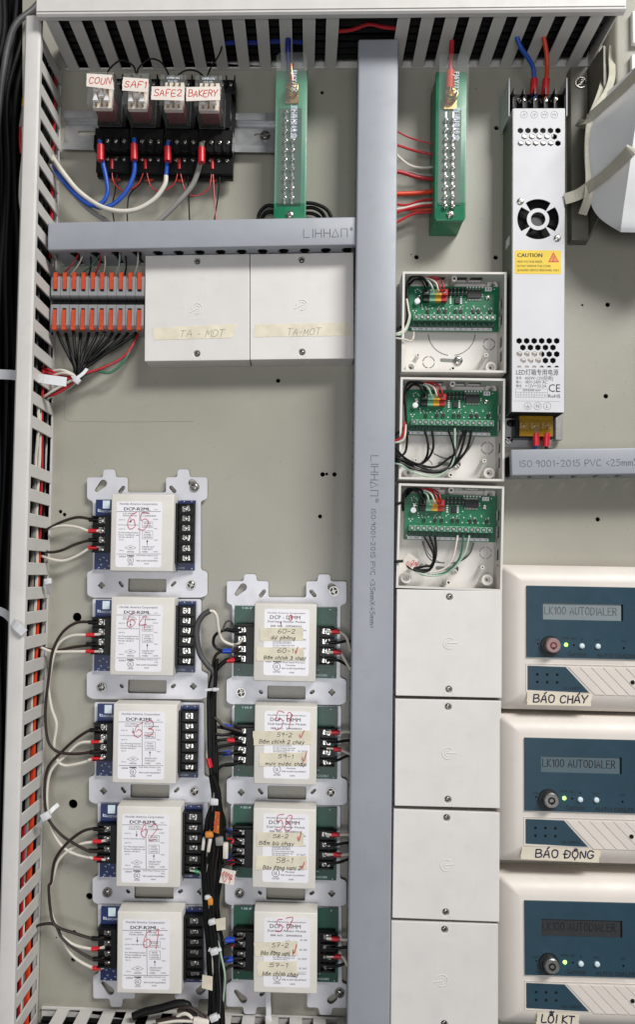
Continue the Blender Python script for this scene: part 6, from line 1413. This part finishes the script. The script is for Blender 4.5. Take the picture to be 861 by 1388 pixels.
lead('long white lead dropping from the second relay module to the one below', ZAp((15, 15), [(335, 765), (280, 768), (212, 772), (160, 802), (135, 860), (115, 950)]) + ZBp(14, [(112, 110), (128, 190), (146, 262), (138, 352), (152, 415), (185, 438), (240, 430), (305, 412), (340, 410)]), 'white_wire', sl2(ZAp, 276, 312, 768, 16, 'red_sleeve'))
lead('brown lead from the second relay module into the slotted duct', ZAp((15, 13), [(330, 806), (290, 812), (220, 820), (150, 832), (84, 822, 12), (60, 815, 8)]), 'brown_wire', sl2(ZAp, 276, 315, 808, 16, 'black_plastic'))
lead('white lead from the second relay module into the slotted duct', ZAp((16, 14), [(335, 838), (285, 838), (200, 841), (130, 841), (84, 822, 14), (60, 812, 10)]), 'white_wire', sl2(ZAp, 276, 312, 838, 16, 'red_sleeve'))
lead('long brown lead looping from the middle relay module to the next below', ZBp((17, 17), [(340, 288), (300, 285), (240, 320), (170, 380), (112, 450), (95, 560), (110, 660), (160, 730), (215, 773), (290, 808), (345, 806)]), 'brown_wire', sl2(ZBp, 292, 328, 286, 17, 'black_plastic'))
lead('long white lead looping from the middle relay module to the next below', ZBp((15, 14), [(350, 335), (310, 340), (245, 345), (182, 400), (126, 460), (106, 540), (108, 640), (130, 720), (172, 790), (230, 824), (310, 842), (355, 845)]), 'white_wire', sl2(ZBp, 298, 334, 339, 16, 'red_sleeve'))
wire('crimped end of the brown lead at the middle relay module', ZBp(16, [(285, 383), (305, 382), (345, 376)]), 1.3, 'brown_wire', 'crimped lead ends', [sl2(ZBp, 292, 326, 382, 16, 'black_plastic')])
wire('crimped end of the white lead at the middle relay module', ZBp(16, [(285, 416), (310, 411), (350, 410)]), 1.3, 'white_wire', 'crimped lead ends', [sl2(ZBp, 302, 338, 411, 16, 'red_sleeve')])
wire('crimped end of the brown lead above the lowest relay module', ZBp(16, [(280, 806), (305, 808), (355, 806)]), 1.3, 'brown_wire', 'crimped lead ends', [sl2(ZBp, 288, 335, 807, 16, 'black_plastic')])
wire('crimped end of the white lead above the lowest relay module', ZBp(16, [(290, 836), (315, 842), (360, 845)]), 1.3, 'white_wire', 'crimped lead ends', [sl2(ZBp, 308, 345, 841, 16, 'red_sleeve')])
lead('long brown lead looping down to the lowest relay module', ZBp((17, 17), [(355, 715), (320, 712), (260, 725), (190, 780), (142, 850), (124, 940)]) + ZCp(17, [(190, 150), (194, 235), (215, 297), (285, 330), (360, 350), (400, 348)]), 'brown_wire', sl2(ZBp, 308, 342, 713, 17, 'black_plastic'))
lead('long white lead looping down behind the brown one', ZBp((15, 13), [(360, 762), (330, 768), (255, 780), (190, 812), (150, 860), (128, 940)]) + ZCp(13, [(192, 160), (196, 240), (225, 320)]), 'white_wire', sl2(ZBp, 306, 342, 767, 16, 'red_sleeve'))
lead('brown lead from the slotted duct to the lowest relay module', ZCp((12, 16), [(120, 320, 8), (150, 296, 12), (210, 296), (240, 345), (290, 388), (365, 432), (405, 424)]), 'brown_wire', sl2(ZCp, 362, 392, 430, 16, 'black_plastic'))
lead('white lead at the second screw of the lowest relay module', ZCp((12, 16), [(205, 300), (225, 322), (280, 372), (360, 391), (405, 384)]), 'white_wire', sl2(ZCp, 356, 388, 391, 16, 'red_sleeve'))
lead('white lead at the fourth screw of the lowest relay module', ZCp((10, 16), [(210, 300), (240, 350), (285, 422), (365, 467), (405, 461)]), 'white_wire', sl2(ZCp, 360, 392, 466, 16, 'red_sleeve'))
wire('black crimp on the first screw of the lowest relay module', ZCp(16.5, [(340, 346), (360, 350), (405, 348)]), 1.3, 'brown_wire', 'crimped lead ends', [sl2(ZCp, 356, 390, 350, 16.5, 'black_plastic')])

# ---------- leads between the monitor modules and the tall grey duct
ZDp = lambda d, p: Zp(260, 760, 3.5875, d, p); ZEp = lambda d, p: Zp(260, 1060, 3.5875, d, p)
nm = ['topmost', 'second', 'third', 'lowest']
rows = [(ZDp, 343, 395, 443, 485, [(755, 372), (770, 432), (785, 450)], [(748, 490), (768, 520), (785, 535)]), (ZDp, 833, 878, 915, 970, [(745, 834), (785, 836)], [(745, 930), (785, 948)]),
        (ZEp, 253, 300, 350, 395, [(745, 257), (785, 260)], [(745, 352), (785, 353)]), (ZEp, 760, 805, 845, 897, [(740, 764), (785, 768)], [(742, 858), (756, 885), (775, 905)])]
for i, (fn, y1, y2, y3, y4, e1, e2) in enumerate(rows):
    wire(f'white lead at the upper screw of the {nm[i]} monitor module, duct side', fn((17, 17), [(655, y1), (690, y1 + 3), (718, y1 + 2)] + e1), 1.3, 'white_wire', 'duct side monitor leads', [(fn(17, [(680, y1 + 3), (720, y1 + 3)]), 2.1, 'red_sleeve')])
    wire(f'black lead at the second screw of the {nm[i]} monitor module, duct side', fn((17, 15), [(655, y2), (700, y2 + 3), (750, y2 - 2), (785, y2 - 2)]), 1.3, 'black_rubber', 'duct side monitor leads')
    wire(f'white lead at the third screw of the {nm[i]} monitor module, duct side', fn((17, 17), [(655, y3), (695, y3 + 2), (725, y3 + 5)] + e2), 1.3, 'white_wire', 'duct side monitor leads', [(fn(17, [(688, y3 + 2), (727, y3 + 4)]), 2.1, 'red_sleeve')])
    wire(f'black lead at the lowest screw of the {nm[i]} monitor module, duct side', fn((17, 14), [(655, y4), (705, y4), (745, y4 - 14 if i else y4 + 16), (785, y4 - 30 if i else y4 + 44)]), 1.3, 'black_rubber', 'duct side monitor leads')

# ---------- loom between the two module columns
FZ = lambda d, p: Zp(255, 1060, 4.232, d, p)
wire('dark grey sheathed cable bending beside the topmost monitor module', ZDp(20, [(88, 243), (55, 268), (28, 310), (22, 360), (40, 450), (75, 510), (105, 545), (95, 620)]), 2.6, 'dark_grey_wire', cat='cable')
wire('white core leaving the dark grey sheath to the topmost monitor module', ZDp((21, 17), [(80, 248), (105, 246), (122, 275), (130, 330), (152, 390), (212, 412), (243, 384)]), 1.4, 'white_wire')
wire('grey core arching by the topmost monitor module', ZDp((22, 16), [(150, 340), (165, 300), (190, 292), (200, 315), (205, 340)]), 1.0, 'dark_grey_wire')
wire('black lead curling at the first screw of the topmost monitor module', ZDp((17, 19), [(240, 336), (205, 342), (160, 336), (116, 360), (104, 398), (122, 428), (152, 440)]), 1.4, 'black_rubber', 'loom side monitor leads', [(ZDp(17, [(165, 334), (205, 342)]), 1.9, 'black_plastic')])
def ll(lb, pts, mt, sl_, r=1.4): wire(lb, pts, r, mt, 'loom side monitor leads', [sl_])
ll('brown lead with a blue crimp at the third screw of the topmost monitor module', ZDp((17, 22), [(240, 430), (200, 440), (150, 440), (112, 468), (96, 540), (86, 640), (98, 740), (130, 785), (160, 806), (200, 818), (243, 833)]), 'brown_wire', (ZDp(18, [(150, 440), (192, 440)]), 2.4, 'blue_sleeve'))
ll('black lead with a red crimp at the fourth screw of the topmost monitor module', ZDp((17, 24), [(240, 477), (205, 483), (168, 486), (112, 540), (86, 630), (82, 760), (84, 900), (95, 1040), (118, 1135)]), 'black_rubber', (ZDp(18, [(168, 486), (208, 484)]), 2.3, 'red_sleeve'), 2.0)
wire('blue crimp at the first screw of the second monitor module', ZDp(18, [(140, 795), (160, 806), (200, 818), (243, 833)]), 1.3, 'black_rubber', 'loom side monitor leads', [(ZDp(18, [(156, 803), (194, 814)]), 2.3, 'blue_sleeve')])
ll('black lead with a red crimp at the second screw of the second monitor module', ZDp((17, 23), [(243, 880), (205, 876), (172, 872), (120, 880), (98, 930), (96, 1050), (115, 1140)]), 'black_rubber', (ZDp(18, [(172, 872), (208, 876)]), 2.2, 'red_sleeve'))
ll('black lead with a blue crimp at the third screw of the second monitor module', ZDp((17, 23), [(243, 930), (205, 934), (150, 938), (118, 950), (108, 1030), (118, 1140)]), 'black_rubber', (ZDp(18, [(148, 940), (186, 934)]), 2.3, 'blue_sleeve'))
ll('black lead at the lowest screw of the second monitor module', ZDp((17, 23), [(243, 975), (205, 990), (150, 996), (122, 1020), (116, 1080), (120, 1140)]), 'black_rubber', (ZDp(18, [(160, 994), (205, 990)]), 1.8, 'black_plastic'))
for j, p in enumerate(([(243, 833), (200, 842), (150, 846), (106, 840), (88, 860), (90, 960)], [(243, 840), (160, 812), (112, 812), (90, 840), (88, 920)], [(243, 886), (170, 900), (118, 910), (98, 950), (100, 1040)])):
    wire(['lower black lead', 'upper black lead', 'middle black lead'][j] + ' joining the loom beside the second monitor module', ZDp((16, 22), p), 1.4, 'black_rubber', 'loom side monitor leads')
wire('stub of wire with a red crimp standing at the loom', ZDp((20, 24), [(75, 925), (72, 945), (84, 975), (92, 1010)]), 1.0, 'white_wire', None, [(ZDp(25, [(80, 962), (90, 1004)]), 2.4, 'red_sleeve')])
# trunk of black cables
q = random.Random(11)
for i in range(13):
    o = (i - 6) / 6.0; r = q.uniform(1.5, 2.3); dz = 16 + 9 * math.cos(o * 1.5) + q.uniform(-4, 4)
    x = lambda c, h: c + o * h * .95 + q.uniform(-10, 10)
    pts = FZ(dz, [(x(146, 10), -40), (x(160, 12), 60), (x(163, 20), 130), (x(158, 48), 220), (x(152, 58), 330), (x(142, 58), 440), (x(134, 52), 560), (x(132, 38), 680), (x(140, 34), 800), (x(152, 36), 930), (x(158, 36), 1060), (x(158, 38), 1200), (x(160, 40), 1330), (x(165, 44), 1450)])
    wire('black cable in the vertical loom between the module columns', pts, r, 'loom_black', 'black cables in the loom between the module columns', cat='cable', name='loom_cable')
for i in range(4):
    wire('upper black cable of the loom between the module columns', [(289 + i * 1.6, 905 - i * 4, 14 + i * 3), (286 + i * 1.8, 950, 20), (286 + i * 1.7, 1000, 22 - i), (288 + i * 1.9, 1045, 22), (291 + i, 1080, 20)], 1.7, 'black_rubber', 'upper black loom cables', cat='cable', name='loom_cable')
for (p, mt, lb) in (([(150, 60), (138, 200), (118, 330), (110, 470), (118, 600), (124, 720)], 'grey_wire', 'grey core woven into the loom beside the third monitor module'), ([(170, 130), (178, 260), (168, 400), (150, 520), (146, 640)], 'brown_wire', 'brown core woven into the loom beside the third monitor module'), ([(120, 640), (128, 760), (146, 880), (140, 1010), (150, 1130), (158, 1290)], 'white_wire', 'white core woven into the loom beside the lowest monitor module'), ([(170, 860), (182, 960), (172, 1080), (180, 1200), (176, 1340)], 'dark_grey_wire', 'dark grey core woven into the loom beside the lowest monitor module')):
    wire(lb, FZ(27, p), 1.1, mt, 'coloured cores in the loom')
ll('black lead with a blue crimp at the first screw of the third monitor module', FZ((17, 23), [(305, 300), (270, 290), (235, 282), (205, 270), (190, 300)]), 'black_rubber', (FZ(18, [(222, 280), (250, 286)]), 2.3, 'blue_sleeve'))
ll('black lead with a red crimp at the second screw of the third monitor module', FZ((17, 23), [(305, 355), (265, 342), (235, 336), (205, 345), (190, 380)]), 'black_rubber', (FZ(18, [(224, 334), (262, 342)]), 2.3, 'red_sleeve'))
ll('black lead with a blue crimp at the third screw of the third monitor module', FZ((17, 23), [(305, 408), (268, 418), (225, 438), (195, 450), (180, 480)]), 'black_rubber', (FZ(18, [(222, 440), (250, 424)]), 2.3, 'blue_sleeve'))
ll('black lead with a red crimp at the lowest screw of the third monitor module', FZ((17, 23), [(305, 466), (268, 460), (228, 462), (198, 480), (180, 520)]), 'black_rubber', (FZ(18, [(226, 464), (266, 458)]), 2.3, 'red_sleeve'))
ll('brown lead with a blue crimp at the first screw of the lowest monitor module', FZ((17, 23), [(315, 895), (268, 902), (220, 908), (190, 900), (170, 880)]), 'brown_wire', (FZ(19, [(214, 908), (266, 904)]), 2.5, 'blue_sleeve'))
ll('black lead with a red crimp just under the blue one at the lowest monitor module', FZ((15, 20), [(315, 950), (270, 928), (230, 934), (196, 950), (175, 990)]), 'black_rubber', (FZ(16, [(228, 936), (268, 926)]), 2.0, 'red_sleeve'))
ll('black lead with a blue crimp at the third screw of the lowest monitor module', FZ((17, 23), [(315, 1010), (262, 1016), (205, 1020), (180, 1050), (175, 1100)]), 'black_rubber', (FZ(18, [(204, 1020), (258, 1017)]), 2.4, 'blue_sleeve'))
wire('black lead arching to the lowest screw of the lowest monitor module', FZ((16, 22), [(315, 1062), (265, 1050), (215, 1070), (190, 1120), (185, 1200)]), 1.4, 'black_rubber', 'loom side monitor leads')
wire('pale green wire running down the loom from a green crimp', FZ((18, 27), [(10, 508), (45, 512), (72, 525), (80, 600), (85, 690), (128, 815), (165, 900, 27), (188, 1000, 27), (208, 1110, 26), (205, 1230, 22), (190, 1330, 18)]), .9, 'pale_green_wire', None, [(FZ(18, [(40, 511), (74, 518)]), 1.9, 'green_sleeve')])
# tags, clips and ties on the loom
def tagcard(name, label, cat, corners, d, mt, text=None, ink='ink_red_marker', th=.4, group=None):
    c = (sum(p[0] for p in corners) / 4, sum(p[1] for p in corners) / 4); at = P(c[0], c[1], d); lf = LOC(at, 0, d)
    pts = [lf(u, v, d)[:2] for u, v in corners]
    t = thing(name, label, cat, at, 0, group)
    m = MB(); n = 4; vs = [(x, y, 0 + (1.2 if i in (1, 2) else 0)) for i, (x, y) in enumerate(pts)]; vs += [(x, y, z + th) for x, y, z in vs]
    m.add(vs, [(0, 1, 2, 3), (7, 6, 5, 4), (0, 4, 5, 1), (1, 5, 6, 2), (2, 6, 7, 3), (3, 7, 4, 0)])
    me = mesh_of(m); bm = bmesh.new(); bm.from_mesh(me); bmesh.ops.recalc_face_normals(bm, faces=bm.faces); bm.to_mesh(me); bm.free()
    b = place('card', me, mt, t)
    if text:
        m = MB()
        for (s, x, y, w_, h, r_) in text:
            a = lf(x, y, d); pen(m, s, a[0], a[1], h, .45, th + 1.35, width=w_, jit=.25, seed=3, rot=r_)
        m.build('handwriting', ink, b)
    return t
F1 = lambda *c: [(255 + x / 4.232, 1060 + y / 4.232) for x, y in c]
tagcard('paper_tag', 'white paper tag with red writing on the loom between the module columns', 'tag', F1((196, 494), (276, 508), (262, 588), (178, 576)), 33, 'tag_white', [('động 1', 300.5, 1186, 12, 4.2, -.2), ('VT', 301.5, 1194, 8, 4.2, -.2)])
tagcard('cable_marker', 'orange cable marker with red print on the loom', 'tag', F1((156, 168), (182, 172), (176, 292), (146, 286)), 32, 'orange_tag', [('BAO', 294.6, 1127, 9, 3.4, 1.5), ('DONG', 296.6, 1117, 11, 2.8, 1.5)])
tagcard('paper_tag', 'blank beige paper flag on the loom beside the lowest monitor module', 'tag', F1((158, 786), (215, 772), (216, 842), (164, 852)), 31, 'tape_pale')
tagcard('paper_tag', 'blank beige paper flag low on the loom, over a plate keyhole', 'tag', F1((82, 1105), (142, 1112), (140, 1192), (78, 1180)), 31, 'tape_pale')
def clip(label, c, d, mt, wx, wy, rot=0, cat='cable clip', name='cable_clip', group=None):
    at = P(255 + c[0] / 4.232, 1060 + c[1] / 4.232, d)
    m = MB().box(-wx, wx, -wy, wy, -2.5, 2.5); tag(m.build(name, mt, at=at, rot=rot, bev=.9), label, cat, group)
clip('orange clip clasping the loom under the orange marker', (122, 300), 30, 'orange_tag', 3.6, 2.4, .1)
clip('small orange clip on the loom below the red written tag', (128, 684), 31, 'orange_tag', 2.2, 2.8, .1)
at = P(255 + 158 / 4.232, 1060 + 55 / 4.232, 24); tag(MB().ring(0, 0, -1.2, 1.2, 2.8, 4.0, 18).build('wire_ring', 'orange_tag', at=at, smooth=True), 'yellow twist ring around the loom near its top', 'ring')
clip('white sleeve on a loom cable beside the third monitor module', (215, 392), 30, 'white_wire', 2.3, 6.8, 0, 'sleeve', 'cable_sleeve')
clip('grey sleeve on a loom cable under the orange marker', (180, 338), 29, 'grey_wire', 3.4, 3.6, .1, 'sleeve', 'cable_sleeve')
clip('short white sleeve beside the grey sleeve on the loom', (122, 360), 29, 'white_wire', 1.5, 6.0, -.15, 'sleeve', 'cable_sleeve')
clip('thin white sleeve at the relay module edge of the loom', (88, 352), 27, 'white_wire', 1.4, 5.6, -.1, 'sleeve', 'cable_sleeve')
strap('nylon tie around the loom near its twist ring', FZ(27, [(120, 112), (150, 108), (182, 104)]), 3.6, knob=FZ(28, [(152, 112)])[0] + (3.6,))
strap('nylon tie around the loom above the lowest monitor module', FZ(29, [(95, 660), (118, 662), (140, 664)]), 2.6, knob=FZ(30, [(112, 660)])[0] + (2.2,))
strap('nylon tie around the loom beside the beige flag', FZ(29, [(118, 812), (140, 800), (158, 792)]), 3.0, knob=FZ(30, [(138, 800)])[0] + (3.0,), rotk=.3)
strap('nylon tie around the loom beside the lowest monitor module terminals', FZ(29, [(118, 958), (148, 968), (190, 955)]), 3.0, knob=FZ(31, [(150, 970)])[0] + (3.4,), rotk=.3)
strap('nylon tie at the foot of the loom', FZ(30, [(128, 1362), (148, 1350), (182, 1340)]), 3.0, knob=FZ(31, [(148, 1350)])[0] + (3.6,), rotk=.4)
strap('nylon tie on the loom beside the second relay module, its tail out', ZDp(26, [(64, 628), (90, 626), (132, 624)]), 2.2, knob=ZDp(27, [(112, 626)])[0] + (2.0,))
strap('nylon strap hanging under the lowest monitor module', ZEp(10, [(372, 1010), (372, 1060), (374, 1110), (373, 1150)]), 4.4, 'zip_white', knob=ZEp(10, [(373, 1150)])[0] + (3.0,))
# ---------- tangle at the foot
BZ = lambda d, p: Zp(150, 1330, 2.609, d, p)
wire('black corrugated sleeve lying on the foot duct', BZ(24, [(78, 125), (120, 108), (180, 94), (235, 80), (268, 84), (276, 96)]), 3.4, 'black_rubber', cat='cable')
for p, mt, lb in (([(160, 140), (220, 132), (280, 132), (320, 145), (350, 170)], 'brown_wire', 'brown wire lying flat on the foot duct'), ([(235, 105), (270, 110), (300, 130), (330, 150)], 'brown_wire', 'brown wire bent out of the black sleeve'), ([(240, 95), (280, 92), (310, 110), (345, 140)], 'brown_wire', 'upper brown wire bent out of the black sleeve'), ([(170, 150), (230, 140), (300, 142)], 'white_wire', 'white wire lying on the foot duct'), ([(230, 130), (255, 115), (275, 118), (290, 132)], 'white_wire', 'pinkish white wire curled on the foot duct'), ([(270, 95), (300, 120), (310, 150)], 'black_rubber', 'black wire curled on the foot duct')):
    wire(lb, BZ((27, 30), p), 1.5, mt, 'tangle of wires on the foot duct')
at = P(150 + 320 / 2.609, 1330 + 143 / 2.609, 30); tag(MB().box(-7, 7, -3.6, 3.6, -3, 3).build('crimp_cap', 'tag_white', at=at, rot=-.1, bev=1), 'cream crimp cap on the wires at the foot duct', 'crimp cap')

# ---------- wires in the open boxes
Z6 = lambda d, p: Zp(530, 340, 5.065, d, p); Z7 = lambda d, p: Zp(530, 560, 5.065, d, p)
tops = [(Z6, 0, 0, 'first'), (Z6, -14, 722, 'second'), (Z7, -24, 340, 'third')]
for i, (fn, dx, dy, nmx) in enumerate(tops):
    o = lambda pts: [(x + dx, y + dy) + tuple(r) for x, y, *r in pts]
    W_ = lambda lb, pts, r, mt: wire(lb + f' in the {nmx} open box', fn(21, o(pts)), r, mt, 'wires in the open boxes')
    W_('red wire to the red plug', [(200, 190, 14), (285, 178), (345, 205), (368, 255), (370, 280, 18)], .8, 'red_wire')
    W_('second red wire beside the red plug', [(210, 195, 14), (290, 190), (325, 215), (345, 262), (350, 285, 18)], .8, 'red_wire')
    W_('white wire to the yellow plug', [(180, 195, 14), (255, 192), (305, 215), (325, 260), (328, 280, 18)], .8, 'white_wire')
    W_('pale green wire to the green plug', [(170, 200, 14), (235, 196), (272, 220), (288, 260), (289, 282, 18)], .8, 'pale_green_wire')
    W_('black wire to the black plug', [(125, 235, 15), (165, 195), (215, 205), (240, 250), (246, 280, 18)], 1.1, 'black_rubber')
    W_('black wire arched in the upper corner', [(108, 330, 16), (112, 240), (135, 190), (180, 175), (235, 195), (255, 240, 18)], 1.2, 'black_rubber')
    if i < 2: W_('black cable running down the inner corner', [(118, 220, 16), (110, 300), (112, 390), (116, 450), (95, 505), (25, 545, 26), (-40, 550, 24)], 1.2, 'black_rubber')
    else: W_('black cable leaving sideways', [(150, 190, 16), (120, 215, 20), (100, 270, 26), (60, 285, 28), (10, 290, 26), (-40, 285, 20)], 1.2, 'black_rubber')
wire('white wire down the inner corner of the first open box', Z6(22, [(110, 330), (122, 400), (124, 455), (100, 528), (60, 562, 28), (25, 568, 28), (-40, 560, 22)]), .9, 'white_wire', 'wires in the open boxes')
wire('second white wire beside the inner corner of the first open box', Z6(22, [(118, 400), (130, 455), (112, 535), (70, 575, 28), (20, 580, 28), (-40, 572, 22)]), .9, 'pale_green_wire', 'wires in the open boxes')
wire('white loop hanging out of the first open box over its rim', Z6(26, [(158, 560, 16), (156, 595), (135, 622), (95, 612, 29), (30, 600, 28), (-40, 596, 20)]), .9, 'white_wire', 'wires in the open boxes')
B2 = [([(235, 120, 16), (258, 215), (246, 300), (190, 350), (80, 300, 29), (20, 215, 28), (-40, 150, 20)], 'black_rubber', 1.1, 'black wire from the third screw'), ([(285, 120, 16), (290, 240), (245, 320), (175, 352), (110, 335, 29), (20, 300, 28), (-40, 290, 20)], 'black_rubber', 1.1, 'black wire from the fourth screw'), ([(400, 120, 16), (440, 262), (400, 312), (300, 372), (180, 352), (100, 325, 29), (20, 305, 28), (-40, 300, 20)], 'black_rubber', 1.1, 'black wire from the seventh screw'),
      ([(505, 120, 16), (440, 285), (380, 388), (250, 402), (130, 362), (60, 330, 29), (-40, 310, 20)], 'black_rubber', 1.2, 'black wire from the tenth screw'), ([(555, 120, 16), (522, 250), (410, 372), (300, 408), (150, 376), (60, 340, 29), (-40, 322, 20)], 'black_rubber', 1.2, 'black wire from the eleventh screw'), ([(470, 120, 16), (452, 260), (420, 350), (320, 398), (180, 385), (70, 345, 29), (-40, 330, 20)], 'dark_grey_wire', 1.0, 'grey wire from the ninth screw'),
      ([(440, 105, 16), (436, 300), (395, 385), (300, 436), (150, 402), (60, 350, 29), (-40, 338, 20)], 'pale_green_wire', 1.0, 'pale green wire from the eighth screw'), ([(575, 160, 12), (540, 240), (470, 300), (380, 312), (300, 280)], 'dark_grey_wire', .6, 'thin grey wire from the twelfth screw'), ([(520, 120, 16), (470, 290), (395, 380), (280, 395), (150, 350), (20, 290, 28), (-40, 280, 20)], 'black_rubber', 1.1, 'second black wire from the tenth screw'), ([(100, 0, 18), (112, 160), (100, 260), (70, 290, 28), (20, 300, 28)], 'black_rubber', 1.1, 'black wire by the left rim')]
for p, mt, r, lb in B2: wire(lb + ' in the second open box', Z7(20, p), r, mt, 'wires in the open boxes')
wire('red wire leaving over the left rim of the second open box', Z7(26, [(96, 60), (92, 130, 29), (70, 170, 29), (20, 195, 28), (-40, 200, 20)]), 1.0, 'red_wire', 'wires in the open boxes')
wire('white wire leaving over the left rim of the second open box', Z7(26, [(102, 80), (98, 150, 29), (76, 190, 29), (20, 206, 28), (-40, 210, 20)]), 1.0, 'white_wire', 'wires in the open boxes')
B3 = [([(230, 845, 16), (292, 960), (280, 1040), (230, 1050), (165, 1062), (120, 1060)], 'black_rubber', 1.1, 'black wire from the third screw'), ([(268, 845, 16), (302, 960), (285, 1055), (230, 1078), (160, 1070), (110, 1050)], 'black_rubber', 1.1, 'black wire from the fourth screw'), ([(305, 845, 16), (306, 985), (255, 1080), (165, 1078), (110, 1040)], 'black_rubber', 1.1, 'black wire from the fifth screw'), ([(218, 880, 12), (250, 980), (300, 1020), (370, 1028)], 'dark_grey_wire', .6, 'thin grey wire from the second screw'),
      ([(460, 840, 16), (432, 980), (362, 1070), (240, 1092), (165, 1075), (120, 1040)], 'white_wire', .9, 'white wire from the ninth screw'), ([(500, 840, 16), (472, 990), (385, 1090), (262, 1112), (200, 1098), (140, 1060)], 'green_wire', .9, 'green wire from the tenth screw'), ([(540, 840, 16), (505, 970), (405, 1082), (300, 1116), (210, 1104), (140, 1064)], 'pale_green_wire', .9, 'pale green wire from the eleventh screw'), ([(570, 890, 12), (545, 960), (490, 1010), (430, 1030)], 'dark_grey_wire', .8, 'grey wire from the twelfth screw'), ([(100, 1012, 28), (60, 1015, 29), (10, 1020, 28), (-40, 1015, 20)], 'black_rubber', 1.3, 'black cable leaving through the paper tag')]
for p, mt, r, lb in B3: wire(lb + ' in the third open box', Z7(20, p), r, mt, 'wires in the open boxes')
c7 = [(530 + x / 5.065, 560 + y / 5.065) for x, y in ((78, 1018), (122, 958), (190, 1006), (150, 1072))]
tagcard('paper_tag', 'folded paper tag with red writing in the lowest open box', 'tag', c7, 29, 'tag_white', [('51', 549.5, 765, 5, 4, -.6), ('2M', 556, 763.5, 6, 4, -.6)])
